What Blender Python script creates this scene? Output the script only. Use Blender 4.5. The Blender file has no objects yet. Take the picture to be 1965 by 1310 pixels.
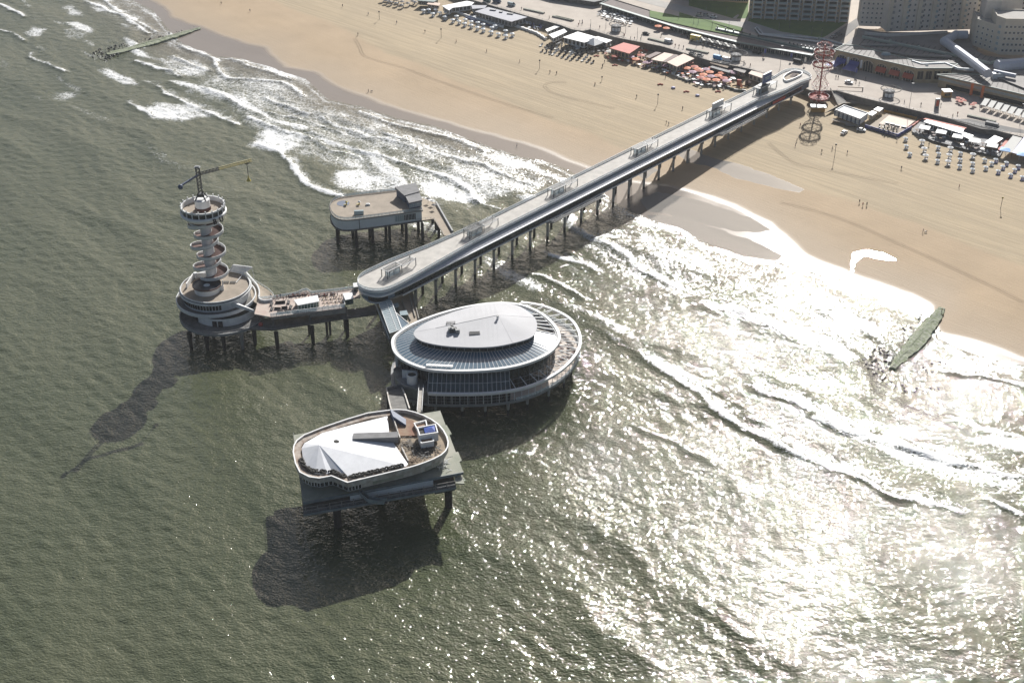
import bpy, bmesh, math, random
import numpy as np
from mathutils import Vector, Matrix
C = bpy.context.scene.collection
R = math.radians
random.seed(7); RNG = np.random.RandomState(11)

# ---------------- camera, sky, sun, exposure ----------------
CAM_H = 300.0; PITCH = R(31.4); FPX = 2635.0
cd = bpy.data.cameras.new('camera'); cam = bpy.data.objects.new('camera', cd); C.objects.link(cam)
cam.location = (0, 0, CAM_H); cam.rotation_euler = (R(90) - PITCH, 0, 0)
cd.sensor_width = 36; cd.lens = 36 * FPX / 1965; cd.clip_start = 1; cd.clip_end = 30000
bpy.context.scene.camera = cam
SUN_AZ, SUN_EL = R(15.8), R(31.7)
w = bpy.data.worlds.new('World'); bpy.context.scene.world = w; w.use_nodes = True
nt = w.node_tree
sk = nt.nodes.new('ShaderNodeTexSky'); sk.sky_type = 'NISHITA'; sk.sun_disc = False
sk.sun_elevation = SUN_EL; sk.sun_rotation = SUN_AZ; sk.dust_density = 3.0; sk.air_density = 1.0
bgn = nt.nodes['Background']; nt.links.new(sk.outputs[0], bgn.inputs[0]); bgn.inputs[1].default_value = 0.052
sd = bpy.data.lights.new('sun', 'SUN'); so = bpy.data.objects.new('sun', sd); C.objects.link(so)
sd.energy = 5.0; sd.angle = R(0.5); sd.color = (1, 0.98, 0.945)
sdir = Vector((math.sin(SUN_AZ) * math.cos(SUN_EL), math.cos(SUN_AZ) * math.cos(SUN_EL), math.sin(SUN_EL)))
so.rotation_euler = sdir.to_track_quat('Z', 'Y').to_euler(); so.location = (0, 400, 600)
vs = bpy.context.scene.view_settings
vs.view_transform = 'Standard'; vs.look = 'None'; vs.exposure = 0.4; vs.gamma = 1

# ---------------- helpers ----------------
ZOFF = 0.0; KS = 1.0       # a section may be built ZOFF lower and lifted afterwards
def W(px, py, z=0.0):
    """world point at height z seen at photograph coordinates (1965x1310)"""
    zr = z; z = z + ZOFF
    rx = px - 982.5
    ry = FPX * math.cos(PITCH) + (655 - py) * math.sin(PITCH)
    rz = -FPX * math.sin(PITCH) + (655 - py) * math.cos(PITCH)
    t = (z - CAM_H) / rz
    return Vector((rx * t, ry * t, zr))
# shore frame: s runs along the beach, u inland
BA = R(41.8)
SV = Vector((math.cos(BA), -math.sin(BA), 0)); UV = Vector((math.sin(BA), math.cos(BA), 0))
def su(p): return (p[0] * SV.x + p[1] * SV.y) / KS, (p[0] * UV.x + p[1] * UV.y) / KS
def xy(s, u, z=0.0): return Vector(((s * SV.x + u * UV.x) * KS, (s * SV.y + u * UV.y) * KS, z))
def section(dz, ks=1.0):
    global ZOFF, KS; ZOFF, KS = dz, ks; return set(bpy.data.objects)
def lift(before):
    global ZOFF, KS
    for o in bpy.data.objects:
        if o.parent is None and o not in before: o.location.z += ZOFF
    ZOFF, KS = 0.0, 1.0

def mat(name, col, rough=0.7, metal=0.0, noise=0.0, nscale=0.5, bump=0.0, bscale=3.0, col2=None, spec=0.5,
        alpha=None, stretch=None, trans=0.0, emit=None):
    m = bpy.data.materials.new(name); m.use_nodes = True; t = m.node_tree; b = t.nodes['Principled BSDF']
    b.inputs['Base Color'].default_value = (*col, 1); b.inputs['Roughness'].default_value = rough
    b.inputs['Metallic'].default_value = metal; b.inputs['Specular IOR Level'].default_value = spec
    if noise > 0 or bump > 0 or col2:
        tc = t.nodes.new('ShaderNodeTexCoord'); mp = t.nodes.new('ShaderNodeMapping')
        t.links.new(tc.outputs['Object'], mp.inputs[0])
        if stretch: mp.inputs['Scale'].default_value = stretch
        n = t.nodes.new('ShaderNodeTexNoise'); n.inputs['Scale'].default_value = nscale
        n.inputs['Detail'].default_value = 6; n.inputs['Roughness'].default_value = 0.65
        t.links.new(mp.outputs[0], n.inputs['Vector'])
        r = t.nodes.new('ShaderNodeValToRGB'); r.color_ramp.elements[0].position = 0.35; r.color_ramp.elements[1].position = 0.65
        c2 = col2 if col2 else tuple(c * (1 - noise) for c in col)
        r.color_ramp.elements[0].color = (*c2, 1)
        r.color_ramp.elements[1].color = (*[min(1, c * (1 + noise * 0.3)) for c in col], 1)
        t.links.new(n.outputs['Fac'], r.inputs[0]); t.links.new(r.outputs[0], b.inputs['Base Color'])
        if bump > 0:
            n2 = t.nodes.new('ShaderNodeTexNoise'); n2.inputs['Scale'].default_value = bscale; n2.inputs['Detail'].default_value = 4
            t.links.new(mp.outputs[0], n2.inputs['Vector'])
            bp = t.nodes.new('ShaderNodeBump'); bp.inputs['Strength'].default_value = bump; bp.inputs['Distance'].default_value = 0.3
            t.links.new(n2.outputs['Fac'], bp.inputs['Height']); t.links.new(bp.outputs[0], b.inputs['Normal'])
    if alpha is not None: b.inputs['Alpha'].default_value = alpha
    if trans: b.inputs['Transmission Weight'].default_value = trans
    return m

class MB:
    """collects faces and links them as ONE mesh object"""
    def __init__(s, base=None): s.v = []; s.f = []; s.o = Vector(base) if base else Vector((0, 0, 0))
    def pt(s, p): s.v.append(tuple(p)); return len(s.v) - 1
    def face(s, pts): s.f.append([s.pt(p) for p in pts]); return s
    def box(s, c, size, rz=0.0, M=None):
        """c: centre of the base"""
        cx, cy, cz = c; a, b, h = size[0] / 2, size[1] / 2, size[2]; co, si = math.cos(rz), math.sin(rz); i = len(s.v)
        for z in (cz, cz + h):
            for x, y in ((-a, -b), (a, -b), (a, b), (-a, b)):
                s.v.append((cx + x * co - y * si, cy + x * si + y * co, z))
        for q in ((3, 2, 1, 0), (4, 5, 6, 7), (0, 1, 5, 4), (1, 2, 6, 5), (2, 3, 7, 6), (3, 0, 4, 7)): s.f.append([i + k for k in q])
        return s
    def prism(s, poly, z0, z1, cap=True, bottom=True):
        """poly: xy list; z0/z1 floats or per-vertex lists"""
        n = len(poly); i = len(s.v)
        ar = sum(poly[k][0] * poly[(k + 1) % n][1] - poly[(k + 1) % n][0] * poly[k][1] for k in range(n))
        if ar < 0:
            poly = poly[::-1]
            if isinstance(z0, (list, tuple)): z0 = z0[::-1]
            if isinstance(z1, (list, tuple)): z1 = z1[::-1]
        g = lambda z, k: z[k] if isinstance(z, (list, tuple)) else z
        for k, p in enumerate(poly): s.v.append((p[0], p[1], g(z0, k)))
        for k, p in enumerate(poly): s.v.append((p[0], p[1], g(z1, k)))
        for k in range(n): s.f.append([i + k, i + (k + 1) % n, i + n + (k + 1) % n, i + n + k])
        if cap: s.f.append([i + n + k for k in range(n)])
        if bottom: s.f.append([i + k for k in range(n)][::-1])
        return s
    def beam(s, a, b, wd, h=None, up=Vector((0, 0, 1))):
        a, b = Vector(a), Vector(b); h = h or wd; d = (b - a)
        if d.length < 1e-6: return s
        d.normalize(); x = d.cross(up)
        if x.length < 1e-3: x = d.cross(Vector((1, 0, 0)))
        x.normalize(); y = x.cross(d).normalized(); i = len(s.v)
        for p in (a, b):
            for q, r in ((-1, -1), (1, -1), (1, 1), (-1, 1)): s.v.append(tuple(p + x * (q * wd / 2) + y * (r * h / 2)))
        for q in ((3, 2, 1, 0), (4, 5, 6, 7), (0, 1, 5, 4), (1, 2, 6, 5), (2, 3, 7, 6), (3, 0, 4, 7)): s.f.append([i + k for k in q])
        return s
    def cyl(s, c, r, h, n=12, r2=None, caps=True, cone=False):
        r2 = r if r2 is None else r2; i = len(s.v)
        for z, rr in ((c[2], r), (c[2] + h, r2)):
            for k in range(n): a = 2 * math.pi * k / n; s.v.append((c[0] + rr * math.cos(a), c[1] + rr * math.sin(a), z))
        for k in range(n): s.f.append([i + k, i + (k + 1) % n, i + n + (k + 1) % n, i + n + k])
        if caps: s.f.append([i + n + k for k in range(n)]); s.f.append([i + k for k in range(n)][::-1])
        return s
    def lathe(s, c, prof, n=48, a0=0, a1=None, sx=1, sy=1, rz=0.0):
        """prof: [(r, z)], open profile revolved"""
        full = a1 is None; a1 = a0 + 2 * math.pi if full else a1; m = len(prof); i = len(s.v); cols = n if full else n + 1
        co, si = math.cos(rz), math.sin(rz)
        for k in range(cols):
            a = a0 + (a1 - a0) * k / n
            for r, z in prof:
                x, y = sx * r * math.cos(a), sy * r * math.sin(a)
                s.v.append((c[0] + x * co - y * si, c[1] + x * si + y * co, c[2] + z))
        for k in range(n):
            k2 = (k + 1) % cols
            for j in range(m - 1): s.f.append([i + k * m + j, i + k2 * m + j, i + k2 * m + j + 1, i + k * m + j + 1])
        return s
    def strip(s, pts, wd, z=None, h=None):
        """closed ribbon or wall along a polyline; wd width, h height (solid)"""
        for k in range(len(pts) - 1):
            a, b = Vector(pts[k]), Vector(pts[k + 1])
            s.beam(a, b, wd, h or wd)
        return s
    def build(s, name, m, parent=None, smooth=False, bevel=0.0):
        me = bpy.data.meshes.new(name)
        o = s.o; vv = [(v[0] - o.x, v[1] - o.y, v[2] - o.z) for v in s.v] if o.length else s.v
        me.from_pydata(vv, [], s.f); me.update(); me.materials.append(m)
        ob = bpy.data.objects.new(name, me); C.objects.link(ob)
        if smooth:
            for p in me.polygons: p.use_smooth = True
        if o.length: ob.location = o if parent is None else o - (parent_loc(parent))
        elif parent is not None: ob.location = -parent_loc(parent)
        if parent is not None: ob.parent = parent
        if bevel:
            bm = ob.modifiers.new('bevel', 'BEVEL'); bm.width = bevel; bm.segments = 1; bm.limit_method = 'ANGLE'
        return ob
def parent_loc(p):
    l = Vector(p.location)
    while p.parent is not None: p = p.parent; l = l + p.location
    return l
def thing(name, label, cat, loc, group=None, rz=0.0):
    o = bpy.data.objects.new(name, None); C.objects.link(o); o.empty_display_size = 1
    o.location = Vector(loc); o.rotation_euler = (0, 0, rz); o['label'] = label; o['category'] = cat
    if group: o['group'] = group
    return o
def tag(o, label=None, cat=None, group=None, kind=None):
    if label: o['label'] = label
    if cat: o['category'] = cat
    if group: o['group'] = group
    if kind: o['kind'] = kind
    return o
def copy_tree(o, parent=None):
    kids = KIDS.get(o.name, None)
    if kids is None: kids = KIDS[o.name] = list(o.children)
    c = o.copy(); C.objects.link(c); c.parent = parent
    for ch in kids: copy_tree(ch, c)
    return c
KIDS = {}
def place(proto, state, loc, rz=0.0, label=None, group=None, scale=None):
    """first call uses the prototype itself, later calls copy it with its parts"""
    if not state.get(proto.name): state[proto.name] = 1; o = proto
    else: o = copy_tree(proto)
    o.location = loc; o.rotation_euler = (0, 0, rz)
    if scale: o.scale = (scale, scale, scale) if not isinstance(scale, tuple) else scale
    if label: o['label'] = label
    if group: o['group'] = group
    return o
USED = {}
ORD = ['first', 'second', 'third', 'fourth', 'fifth', 'sixth', 'seventh', 'eighth', 'ninth', 'tenth', 'eleventh', 'twelfth',
       'thirteenth', 'fourteenth', 'fifteenth', 'sixteenth', 'seventeenth', 'eighteenth', 'nineteenth', 'twentieth']
def ordn(k):
    if k < 20: return ORD[k]
    tens = {20: 'twenty', 30: 'thirty', 40: 'forty', 50: 'fifty', 60: 'sixty', 70: 'seventy', 80: 'eighty', 90: 'ninety'}
    n = k + 1; t, r = n // 10 * 10, n % 10
    if t >= 100: return 'number %d' % n
    return {20: 'twentieth', 30: 'thirtieth', 40: 'fortieth', 50: 'fiftieth', 60: 'sixtieth', 70: 'seventieth', 80: 'eightieth', 90: 'ninetieth'}[t] if r == 0 else tens[t] + '-' + ORD[r - 1]
def np_mesh(name, verts, quads, m, attrs=None, smooth=True):
    me = bpy.data.meshes.new(name); me.vertices.add(len(verts)); me.vertices.foreach_set('co', verts.astype(np.float32).ravel())
    nq = len(quads); me.loops.add(nq * 4); me.polygons.add(nq)
    me.loops.foreach_set('vertex_index', quads.astype(np.int32).ravel())
    me.polygons.foreach_set('loop_start', np.arange(0, nq * 4, 4, dtype=np.int32))
    me.update(calc_edges=True); me.materials.append(m)
    if smooth: me.polygons.foreach_set('use_smooth', np.ones(nq, dtype=bool))
    for k, a in (attrs or {}).items():
        at = me.attributes.new(k, 'FLOAT', 'POINT'); at.data.foreach_set('value', a.astype(np.float32).ravel())
    o = bpy.data.objects.new(name, me); C.objects.link(o); return o

# ---------------- shoreline and terrain height ----------------
def line_su(pts, z=0.0):
    q = sorted(su(W(x, y, z)) for x, y in pts); return np.array([a for a, b in q]), np.array([b for a, b in q])
WL_S, WL_U = line_su([(150, -60), (249, 0), (292, 21), (318, 53), (342, 80), (410, 108), (463, 114), (534, 135), (584, 152), (627, 192), (700, 207),
    (760, 228), (830, 243), (900, 268), (960, 290), (1000, 303), (1037, 309), (1073, 321), (1107, 338), (1150, 368), (1200, 404), (1258, 427), (1305, 440),
    (1344, 464), (1387, 480), (1441, 499), (1496, 506), (1550, 522), (1620, 540), (1687, 565), (1745, 588), (1780, 608), (1800, 650),
    (1823, 663), (1862, 680), (1965, 703), (2150, 745)])
WT_S, WT_U = line_su([(190, -60), (262, -10), (300, 5), (330, 35), (385, 55), (420, 75), (505, 95), (545, 130), (600, 140), (650, 170), (700, 190),
    (760, 212), (850, 235), (920, 255), (1000, 279), (1061, 300), (1122, 321), (1200, 350), (1278, 363), (1356, 386), (1402, 402), (1430, 415),
    (1472, 437), (1504, 464), (1543, 490), (1581, 508), (1624, 526), (1687, 550), (1745, 569), (1784, 589), (1800, 640), (1860, 655), (1965, 690), (2150, 730)])
def u_wl(s): return np.interp(s, WL_S, WL_U)
def u_wt(s): return np.maximum(np.interp(s, WT_S, WT_U), u_wl(s) + 1.5)
def zt(s, u):
    d = u - u_wl(s)
    return np.interp(d, [-200, -20, 0, 12, 35, 75, 130, 190, 260], [-6, -0.9, -0.05, 0.35, 1.5, 3.6, 5.2, 6.6, 7.2])
def G(px, py, dz=0.0):
    """beach point seen at photograph coordinates"""
    z = 3.0
    for _ in range(12):
        p = W(px, py, z); z = float(zt(*su(p))) + dz
    return W(px, py, z)
# ================= SEA =================
def value_noise(x, y, seed, n=512):
    r = np.random.RandomState(seed); g = r.rand(n, n)
    xi = np.floor(x).astype(int); yi = np.floor(y).astype(int); fx = x - xi; fy = y - yi
    fx = fx * fx * (3 - 2 * fx); fy = fy * fy * (3 - 2 * fy)
    a = g[xi % n, yi % n]; b = g[(xi + 1) % n, yi % n]; c = g[xi % n, (yi + 1) % n]; d = g[(xi + 1) % n, (yi + 1) % n]
    return (a * (1 - fx) + b * fx) * (1 - fy) + (c * (1 - fx) + d * fx) * fy
def fbm(x, y, seed, o=4):
    v = 0; a = 0.5
    for k in range(o): v = v + a * value_noise(x * 2 ** k + 17 * k, y * 2 ** k + 31 * k, seed + k); a *= 0.5
    return v / (1 - 0.5 ** o)
def sstep(a, b, x): t = np.clip((x - a) / (b - a), 0, 1); return t * t * (3 - 2 * t)
def in_poly(x, y, poly):
    r = np.zeros(x.shape, bool); n = len(poly)
    for i in range(n):
        x1, y1 = poly[i][:2]; x2, y2 = poly[(i + 1) % n][:2]
        c = ((y1 > y) != (y2 > y)); r ^= c & (x < (x2 - x1) * (y - y1) / ((y2 - y1) if y2 != y1 else 1e-9) + x1)
    return r
def seg_dist(x, y, a, b):
    dx, dy = b[0] - a[0], b[1] - a[1]; L = dx * dx + dy * dy + 1e-9
    t = np.clip(((x - a[0]) * dx + (y - a[1]) * dy) / L, 0, 1)
    ex, ey = x - (a[0] + t * dx), y - (a[1] + t * dy)
    side = dx * (y - a[1]) - dy * (x - a[0])
    return np.hypot(ex, ey), side
def edge_soft(x, y, poly, wd):
    """1 inside, fading to 0 over wd metres outside"""
    d = np.full(x.shape, 1e9)
    for i in range(len(poly)): d = np.minimum(d, seg_dist(x, y, poly[i], poly[(i + 1) % len(poly)])[0])
    return np.where(in_poly(x, y, poly), np.clip(0.55 + d / wd * .45, 0, 1), np.clip(0.55 - d / wd * 0.55, 0, 1))
STEP = 1.0
gx = np.arange(-430, 431, STEP); gy = np.arange(250, 1010, STEP)
X, Y = np.meshgrid(gx, gy, indexing='ij')
S_ = X * SV.x + Y * SV.y; U_ = X * UV.x + Y * UV.y
D = u_wl(S_) - U_                                    # metres offshore
keep = (D > -14) & (np.abs(X) < 0.40 * Y + 40)
def waves(X, Y, D, S_, U_):
    Z = np.zeros_like(X)
    r = np.random.RandomState(5)
    warp = 26 * (fbm(S_ / 90, U_ / 90, 3, 3) - 0.5) * 1.6
    near = sstep(330, 60, D)                         # swell steepens near the beach
    ph = (U_ - u_wl(S_) * 0.75 + warp) * 2 * math.pi / 31.0
    cr = (0.5 + 0.5 * np.sin(ph))
    env = 0.25 + 0.75 * sstep(0.35, 0.7, fbm(S_ / 70 + 9, U_ / 35, 21, 2))
    Z += (cr ** 2.5 - 0.3) * (0.35 + 0.65 * near) * env * sstep(0, 25, D)
    ph2 = (U_ + 0.25 * S_ + warp * 1.2) * 2 * math.pi / 47.0
    Z += 0.30 * np.sin(ph2)
    for k in range(46):
        L = 3.0 * (9.5 / 3.0) ** r.rand(); th = BA * 0 + math.radians(90 - 41.8) + r.normal(0, 0.75) - 0.35
        kx, ky = math.cos(th) * 2 * math.pi / L, math.sin(th) * 2 * math.pi / L
        a = 0.0038 * L ** 1.0 * (0.6 + 0.8 * r.rand())
        Z += a * np.sin(kx * X + ky * Y + r.rand() * 6.28)
    Z = Z * sstep(-6, 20, D)
    return Z, cr, env, near
Z, cr, env, near = waves(X, Y, D, S_, U_)
Zs = Z * 0.75 + 0.02 + np.where(D < 0, D * 0.02, 0)
# --- foam: traced breakers (photograph coordinates) plus foam where the swell steepens
def wpoly(p): return [W(x, y) for x, y in p]
foam = np.zeros_like(X)
BREAKERS = [  # polyline, width in metres, trail in metres, strength
    ([(0, 58), (22, 62), (46, 78)], 1.2, 3, .8), ([(0, 8), (20, 18), (48, 32)], 1.5, 3, .9), ([(55, 103), (72, 118), (95, 125), (128, 138)], 1.2, 4, .8),
    ([(165, 5), (185, 12), (235, 30), (272, 55), (282, 65)], 2.2, 9, .9), ([(192, -6), (225, 20), (262, 40), (298, 62)], 2, 9, .9),
    ([(260, 118), (300, 132), (330, 137), (346, 147)], 1.5, 5, .9), ([(333, 108), (370, 125), (405, 137)], 1.5, 10, .8),
    ([(345, 88), (372, 98), (412, 115), (418, 135), (440, 150), (480, 153), (540, 158), (568, 170), (578, 184)], 1.4, 6, .9),
    ([(446, 113), (480, 128), (520, 140), (560, 152)], 1.2, 8, .8), ([(302, 165), (322, 180), (355, 195), (385, 208), (415, 222), (450, 238)], 1.6, 8, .9),
    ([(395, 170), (430, 185), (460, 205), (480, 210)], 1.4, 7, .8), ([(245, 200), (275, 212), (292, 222)], 1.6, 7, .9),
    ([(508, 187), (530, 198), (565, 208), (590, 218)], 1, 4, .8), ([(480, 225), (520, 245), (560, 255), (592, 265)], 1.6, 6, .85),
    ([(520, 215), (570, 228), (620, 240), (660, 255)], 1.2, 5, .7), ([(500, 277), (525, 288), (545, 302), (558, 315), (570, 335), (590, 355), (620, 368), (652, 380)], 2.0, 6, 1),
    ([(620, 225), (655, 245), (700, 262), (760, 272), (800, 285)], 1.4, 6, .8), ([(690, 215), (740, 235), (800, 250), (860, 262), (930, 290)], 1.3, 5, .8),
    ([(690, 290), (740, 300), (800, 322), (850, 338), (900, 362), (918, 385)], 1.8, 8, .9), ([(740, 260), (800, 275), (860, 300), (930, 318), (990, 345), (1030, 355)], 1.6, 8, .8),
    ([(600, 270), (640, 290), (690, 300)], 1.3, 6, .7), ([(905, 380), (935, 395), (960, 400)], 1.4, 4, .7),
    ([(1012, 525), (1045, 530), (1080, 548), (1112, 566), (1125, 575)], 1.3, 3, .75), ([(1058, 490), (1090, 498), (1125, 510), (1150, 520)], 1.6, 6, .9),
    ([(1090, 430), (1130, 455), (1175, 470), (1230, 520), (1300, 550)], 1.6, 5, .8), ([(1210, 815), (1250, 835), (1300, 850), (1352, 880), (1370, 895)], 1.3, 3, .6),
    ([(1240, 690), (1330, 745), (1392, 800), (1465, 838), (1540, 878), (1620, 905), (1700, 948), (1760, 962), (1840, 985)], 2.0, 9, .85),
    ([(1450, 745), (1520, 770), (1580, 800), (1650, 830), (1720, 845), (1800, 880), (1880, 900), (1965, 915)], 2.0, 10, .9),
    ([(1560, 800), (1640, 835), (1710, 850), (1790, 868), (1850, 885)], 1.6, 8, .8), ([(1810, 712), (1880, 722), (1965, 740)], 1.4, 6, .9),
    ([(1820, 800), (1890, 825), (1965, 840)], 1.4, 5, .8), ([(1900, 955), (1965, 985)], 1.6, 3, .9),
    ([(1160, 640), (1230, 680), (1310, 715), (1370, 750), (1440, 790)], 1.4, 5, .5),
]
for pl, wd, tr, st in BREAKERS:
    q = wpoly(pl)
    bx0 = min(p.x for p in q) - 40; bx1 = max(p.x for p in q) + 40; by0 = min(p.y for p in q) - 40; by1 = max(p.y for p in q) + 40
    i0, i1 = np.searchsorted(gx, [bx0, bx1]); j0, j1 = np.searchsorted(gy, [by0, by1]); sl = (slice(i0, i1), slice(j0, j1))
    x, y = X[sl], Y[sl]
    if x.size == 0: continue
    jit = 3.0 * (fbm(x / 9, y / 9, 77, 3) - 0.5)
    best = np.full(x.shape, 1e9); sd_ = np.zeros(x.shape)
    for a, b in zip(q[:-1], q[1:]):
        d_, s2 = seg_dist(x + jit, y + jit, a, b); m_ = d_ < best; best = np.where(m_, d_, best); sd_ = np.where(m_, s2, sd_)
    shore = sd_ > 0                                  # left of left-to-right line is inland
    n_ = fbm(x / 6, y / 6, 91, 3)
    core = np.clip(1.25 - best / (wd * (.5 + n_)), 0, 1) * (.65 + .5 * n_)
    trail = np.where(shore, np.clip(1 - best / (tr * 1.9), 0, 1), np.clip(1 - best / (wd * 2.2), 0, 1) * .6) * (0.35 + 0.9 * n_) * .8
    Zs[sl] += np.where(shore, 0, 0) + st * (0.75 * np.exp(-(best / 1.9) ** 2) - 0.08 * np.exp(-((best - 4) / 2.5) ** 2))
    foam[sl] = np.maximum(foam[sl], st * np.maximum(core, trail))
PATCHES = [
    ([(400, 108), (560, 158), (700, 215), (950, 298), (1100, 342), (1020, 372), (900, 400), (700, 340), (560, 300), (480, 250), (380, 180)], 9, .62),
    ([(150, 0), (220, 0), (290, 50), (300, 70), (250, 62), (190, 30)], 6, .5), ([(1120, 420), (1330, 470), (1560, 530), (1740, 600), (1790, 650), (1700, 700), (1500, 640), (1250, 560), (1120, 500)], 10, .5),
    ([(296, 122), (330, 108), (385, 112), (408, 132), (395, 148), (345, 146), (310, 144)], 5, .78), ([(270, 212), (300, 196), (350, 200), (400, 205), (420, 222), (350, 234), (285, 230)], 5, .85),
    ([(478, 282), (490, 258), (500, 242), (560, 250), (592, 262), (575, 280), (545, 298), (520, 290)], 5, .95), ([(385, 150), (430, 152), (540, 160), (568, 172), (560, 190), (470, 190), (400, 200), (350, 178)], 8, .6),
    ([(625, 350), (640, 328), (690, 320), (760, 335), (790, 350), (780, 366), (700, 372), (650, 362)], 5, .9), ([(790, 350), (850, 345), (910, 368), (922, 388), (880, 392), (820, 380)], 5, .85),
    ([(115, 60), (150, 48), (172, 58), (165, 75), (130, 78)], 4, .55), ([(36, 62), (60, 50), (88, 55), (80, 70), (45, 74)], 4, .8), ([(118, 15), (135, 8), (175, 25), (165, 32), (130, 30)], 4, .75),
    ([(90, 192), (110, 175), (170, 176), (150, 190), (110, 198)], 5, .55), ([(230, 5), (280, 30), (305, 58), (285, 55), (250, 35), (205, 8)], 5, .6),
    ([(450, 112), (540, 135), (600, 170), (640, 200), (600, 200), (540, 175), (480, 150)], 5, .5), ([(620, 200), (700, 212), (760, 240), (720, 255), (650, 240)], 5, .5),
    ([(720, 262), (800, 275), (900, 305), (880, 330), (790, 312), (700, 285)], 6, .5), ([(930, 300), (1000, 315), (1060, 340), (1040, 356), (980, 345), (900, 315)], 5, .55),
    ([(1100, 480), (1130, 440), (1180, 420), (1260, 440), (1330, 480), (1300, 520), (1200, 510)], 8, .5), ([(1300, 560), (1400, 520), (1560, 540), (1700, 600), (1740, 640), (1650, 680), (1500, 650), (1380, 620)], 12, .5),
    ([(1400, 700), (1560, 690), (1660, 720), (1700, 760), (1650, 800), (1560, 780), (1450, 740)], 12, .5), ([(1790, 690), (1860, 688), (1965, 712), (1965, 735), (1880, 720), (1810, 712)], 5, .7),
    ([(1690, 860), (1760, 850), (1860, 880), (1960, 900), (1960, 930), (1860, 920), (1760, 900)], 7, .7),
]
for pl, wd, st in PATCHES:
    q = wpoly(pl)
    bx0 = min(p.x for p in q) - 40; bx1 = max(p.x for p in q) + 40; by0 = min(p.y for p in q) - 40; by1 = max(p.y for p in q) + 40
    i0, i1 = np.searchsorted(gx, [bx0, bx1]); j0, j1 = np.searchsorted(gy, [by0, by1]); sl = (slice(i0, i1), slice(j0, j1))
    x, y = X[sl], Y[sl]
    if x.size == 0: continue
    j1_ = 9 * (fbm(x / 12, y / 12, 41, 3) - 0.5); j2_ = 9 * (fbm(x / 12, y / 12, 52, 3) - 0.5)
    e = edge_soft(x + j1_, y + j2_, q, wd)
    foam[sl] = np.maximum(foam[sl], st * e * (0.55 + 0.6 * fbm(x / 14, y / 14, 63, 3)))
surf = sstep(190, 50, D) * sstep(0.44, 0.66, fbm(S_ / 45 + 3, U_ / 14, 33, 4))
foam = np.maximum(foam, surf * (0.35 + 0.45 * sstep(0.55, 0.95, cr)) * 0.9)
foam = np.maximum(foam, np.clip(1 - np.abs(D - 2) / 3.0, 0, 1) * (.45 + .4 * fbm(S_ / 12, U_ / 6, 88, 3)))     # swash
foam = np.maximum(foam, sstep(26, 3, D) * 0.42 * (0.5 + fbm(S_ / 9, U_ / 5, 89, 3)))
# outline indices
idx = -np.ones(X.shape, int)
kc = keep[:-1, :-1] & keep[1:, :-1] & keep[:-1, 1:] & keep[1:, 1:]
used = np.zeros(X.shape, bool)
used[:-1, :-1] |= kc; used[1:, :-1] |= kc; used[:-1, 1:] |= kc; used[1:, 1:] |= kc
idx[used] = np.arange(used.sum())
ii, jj = np.nonzero(kc)
quads = np.stack([idx[ii, jj], idx[ii + 1, jj], idx[ii + 1, jj + 1], idx[ii, jj + 1]], 1)
verts = np.stack([X[used], Y[used], Zs[used]], 1)

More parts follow.
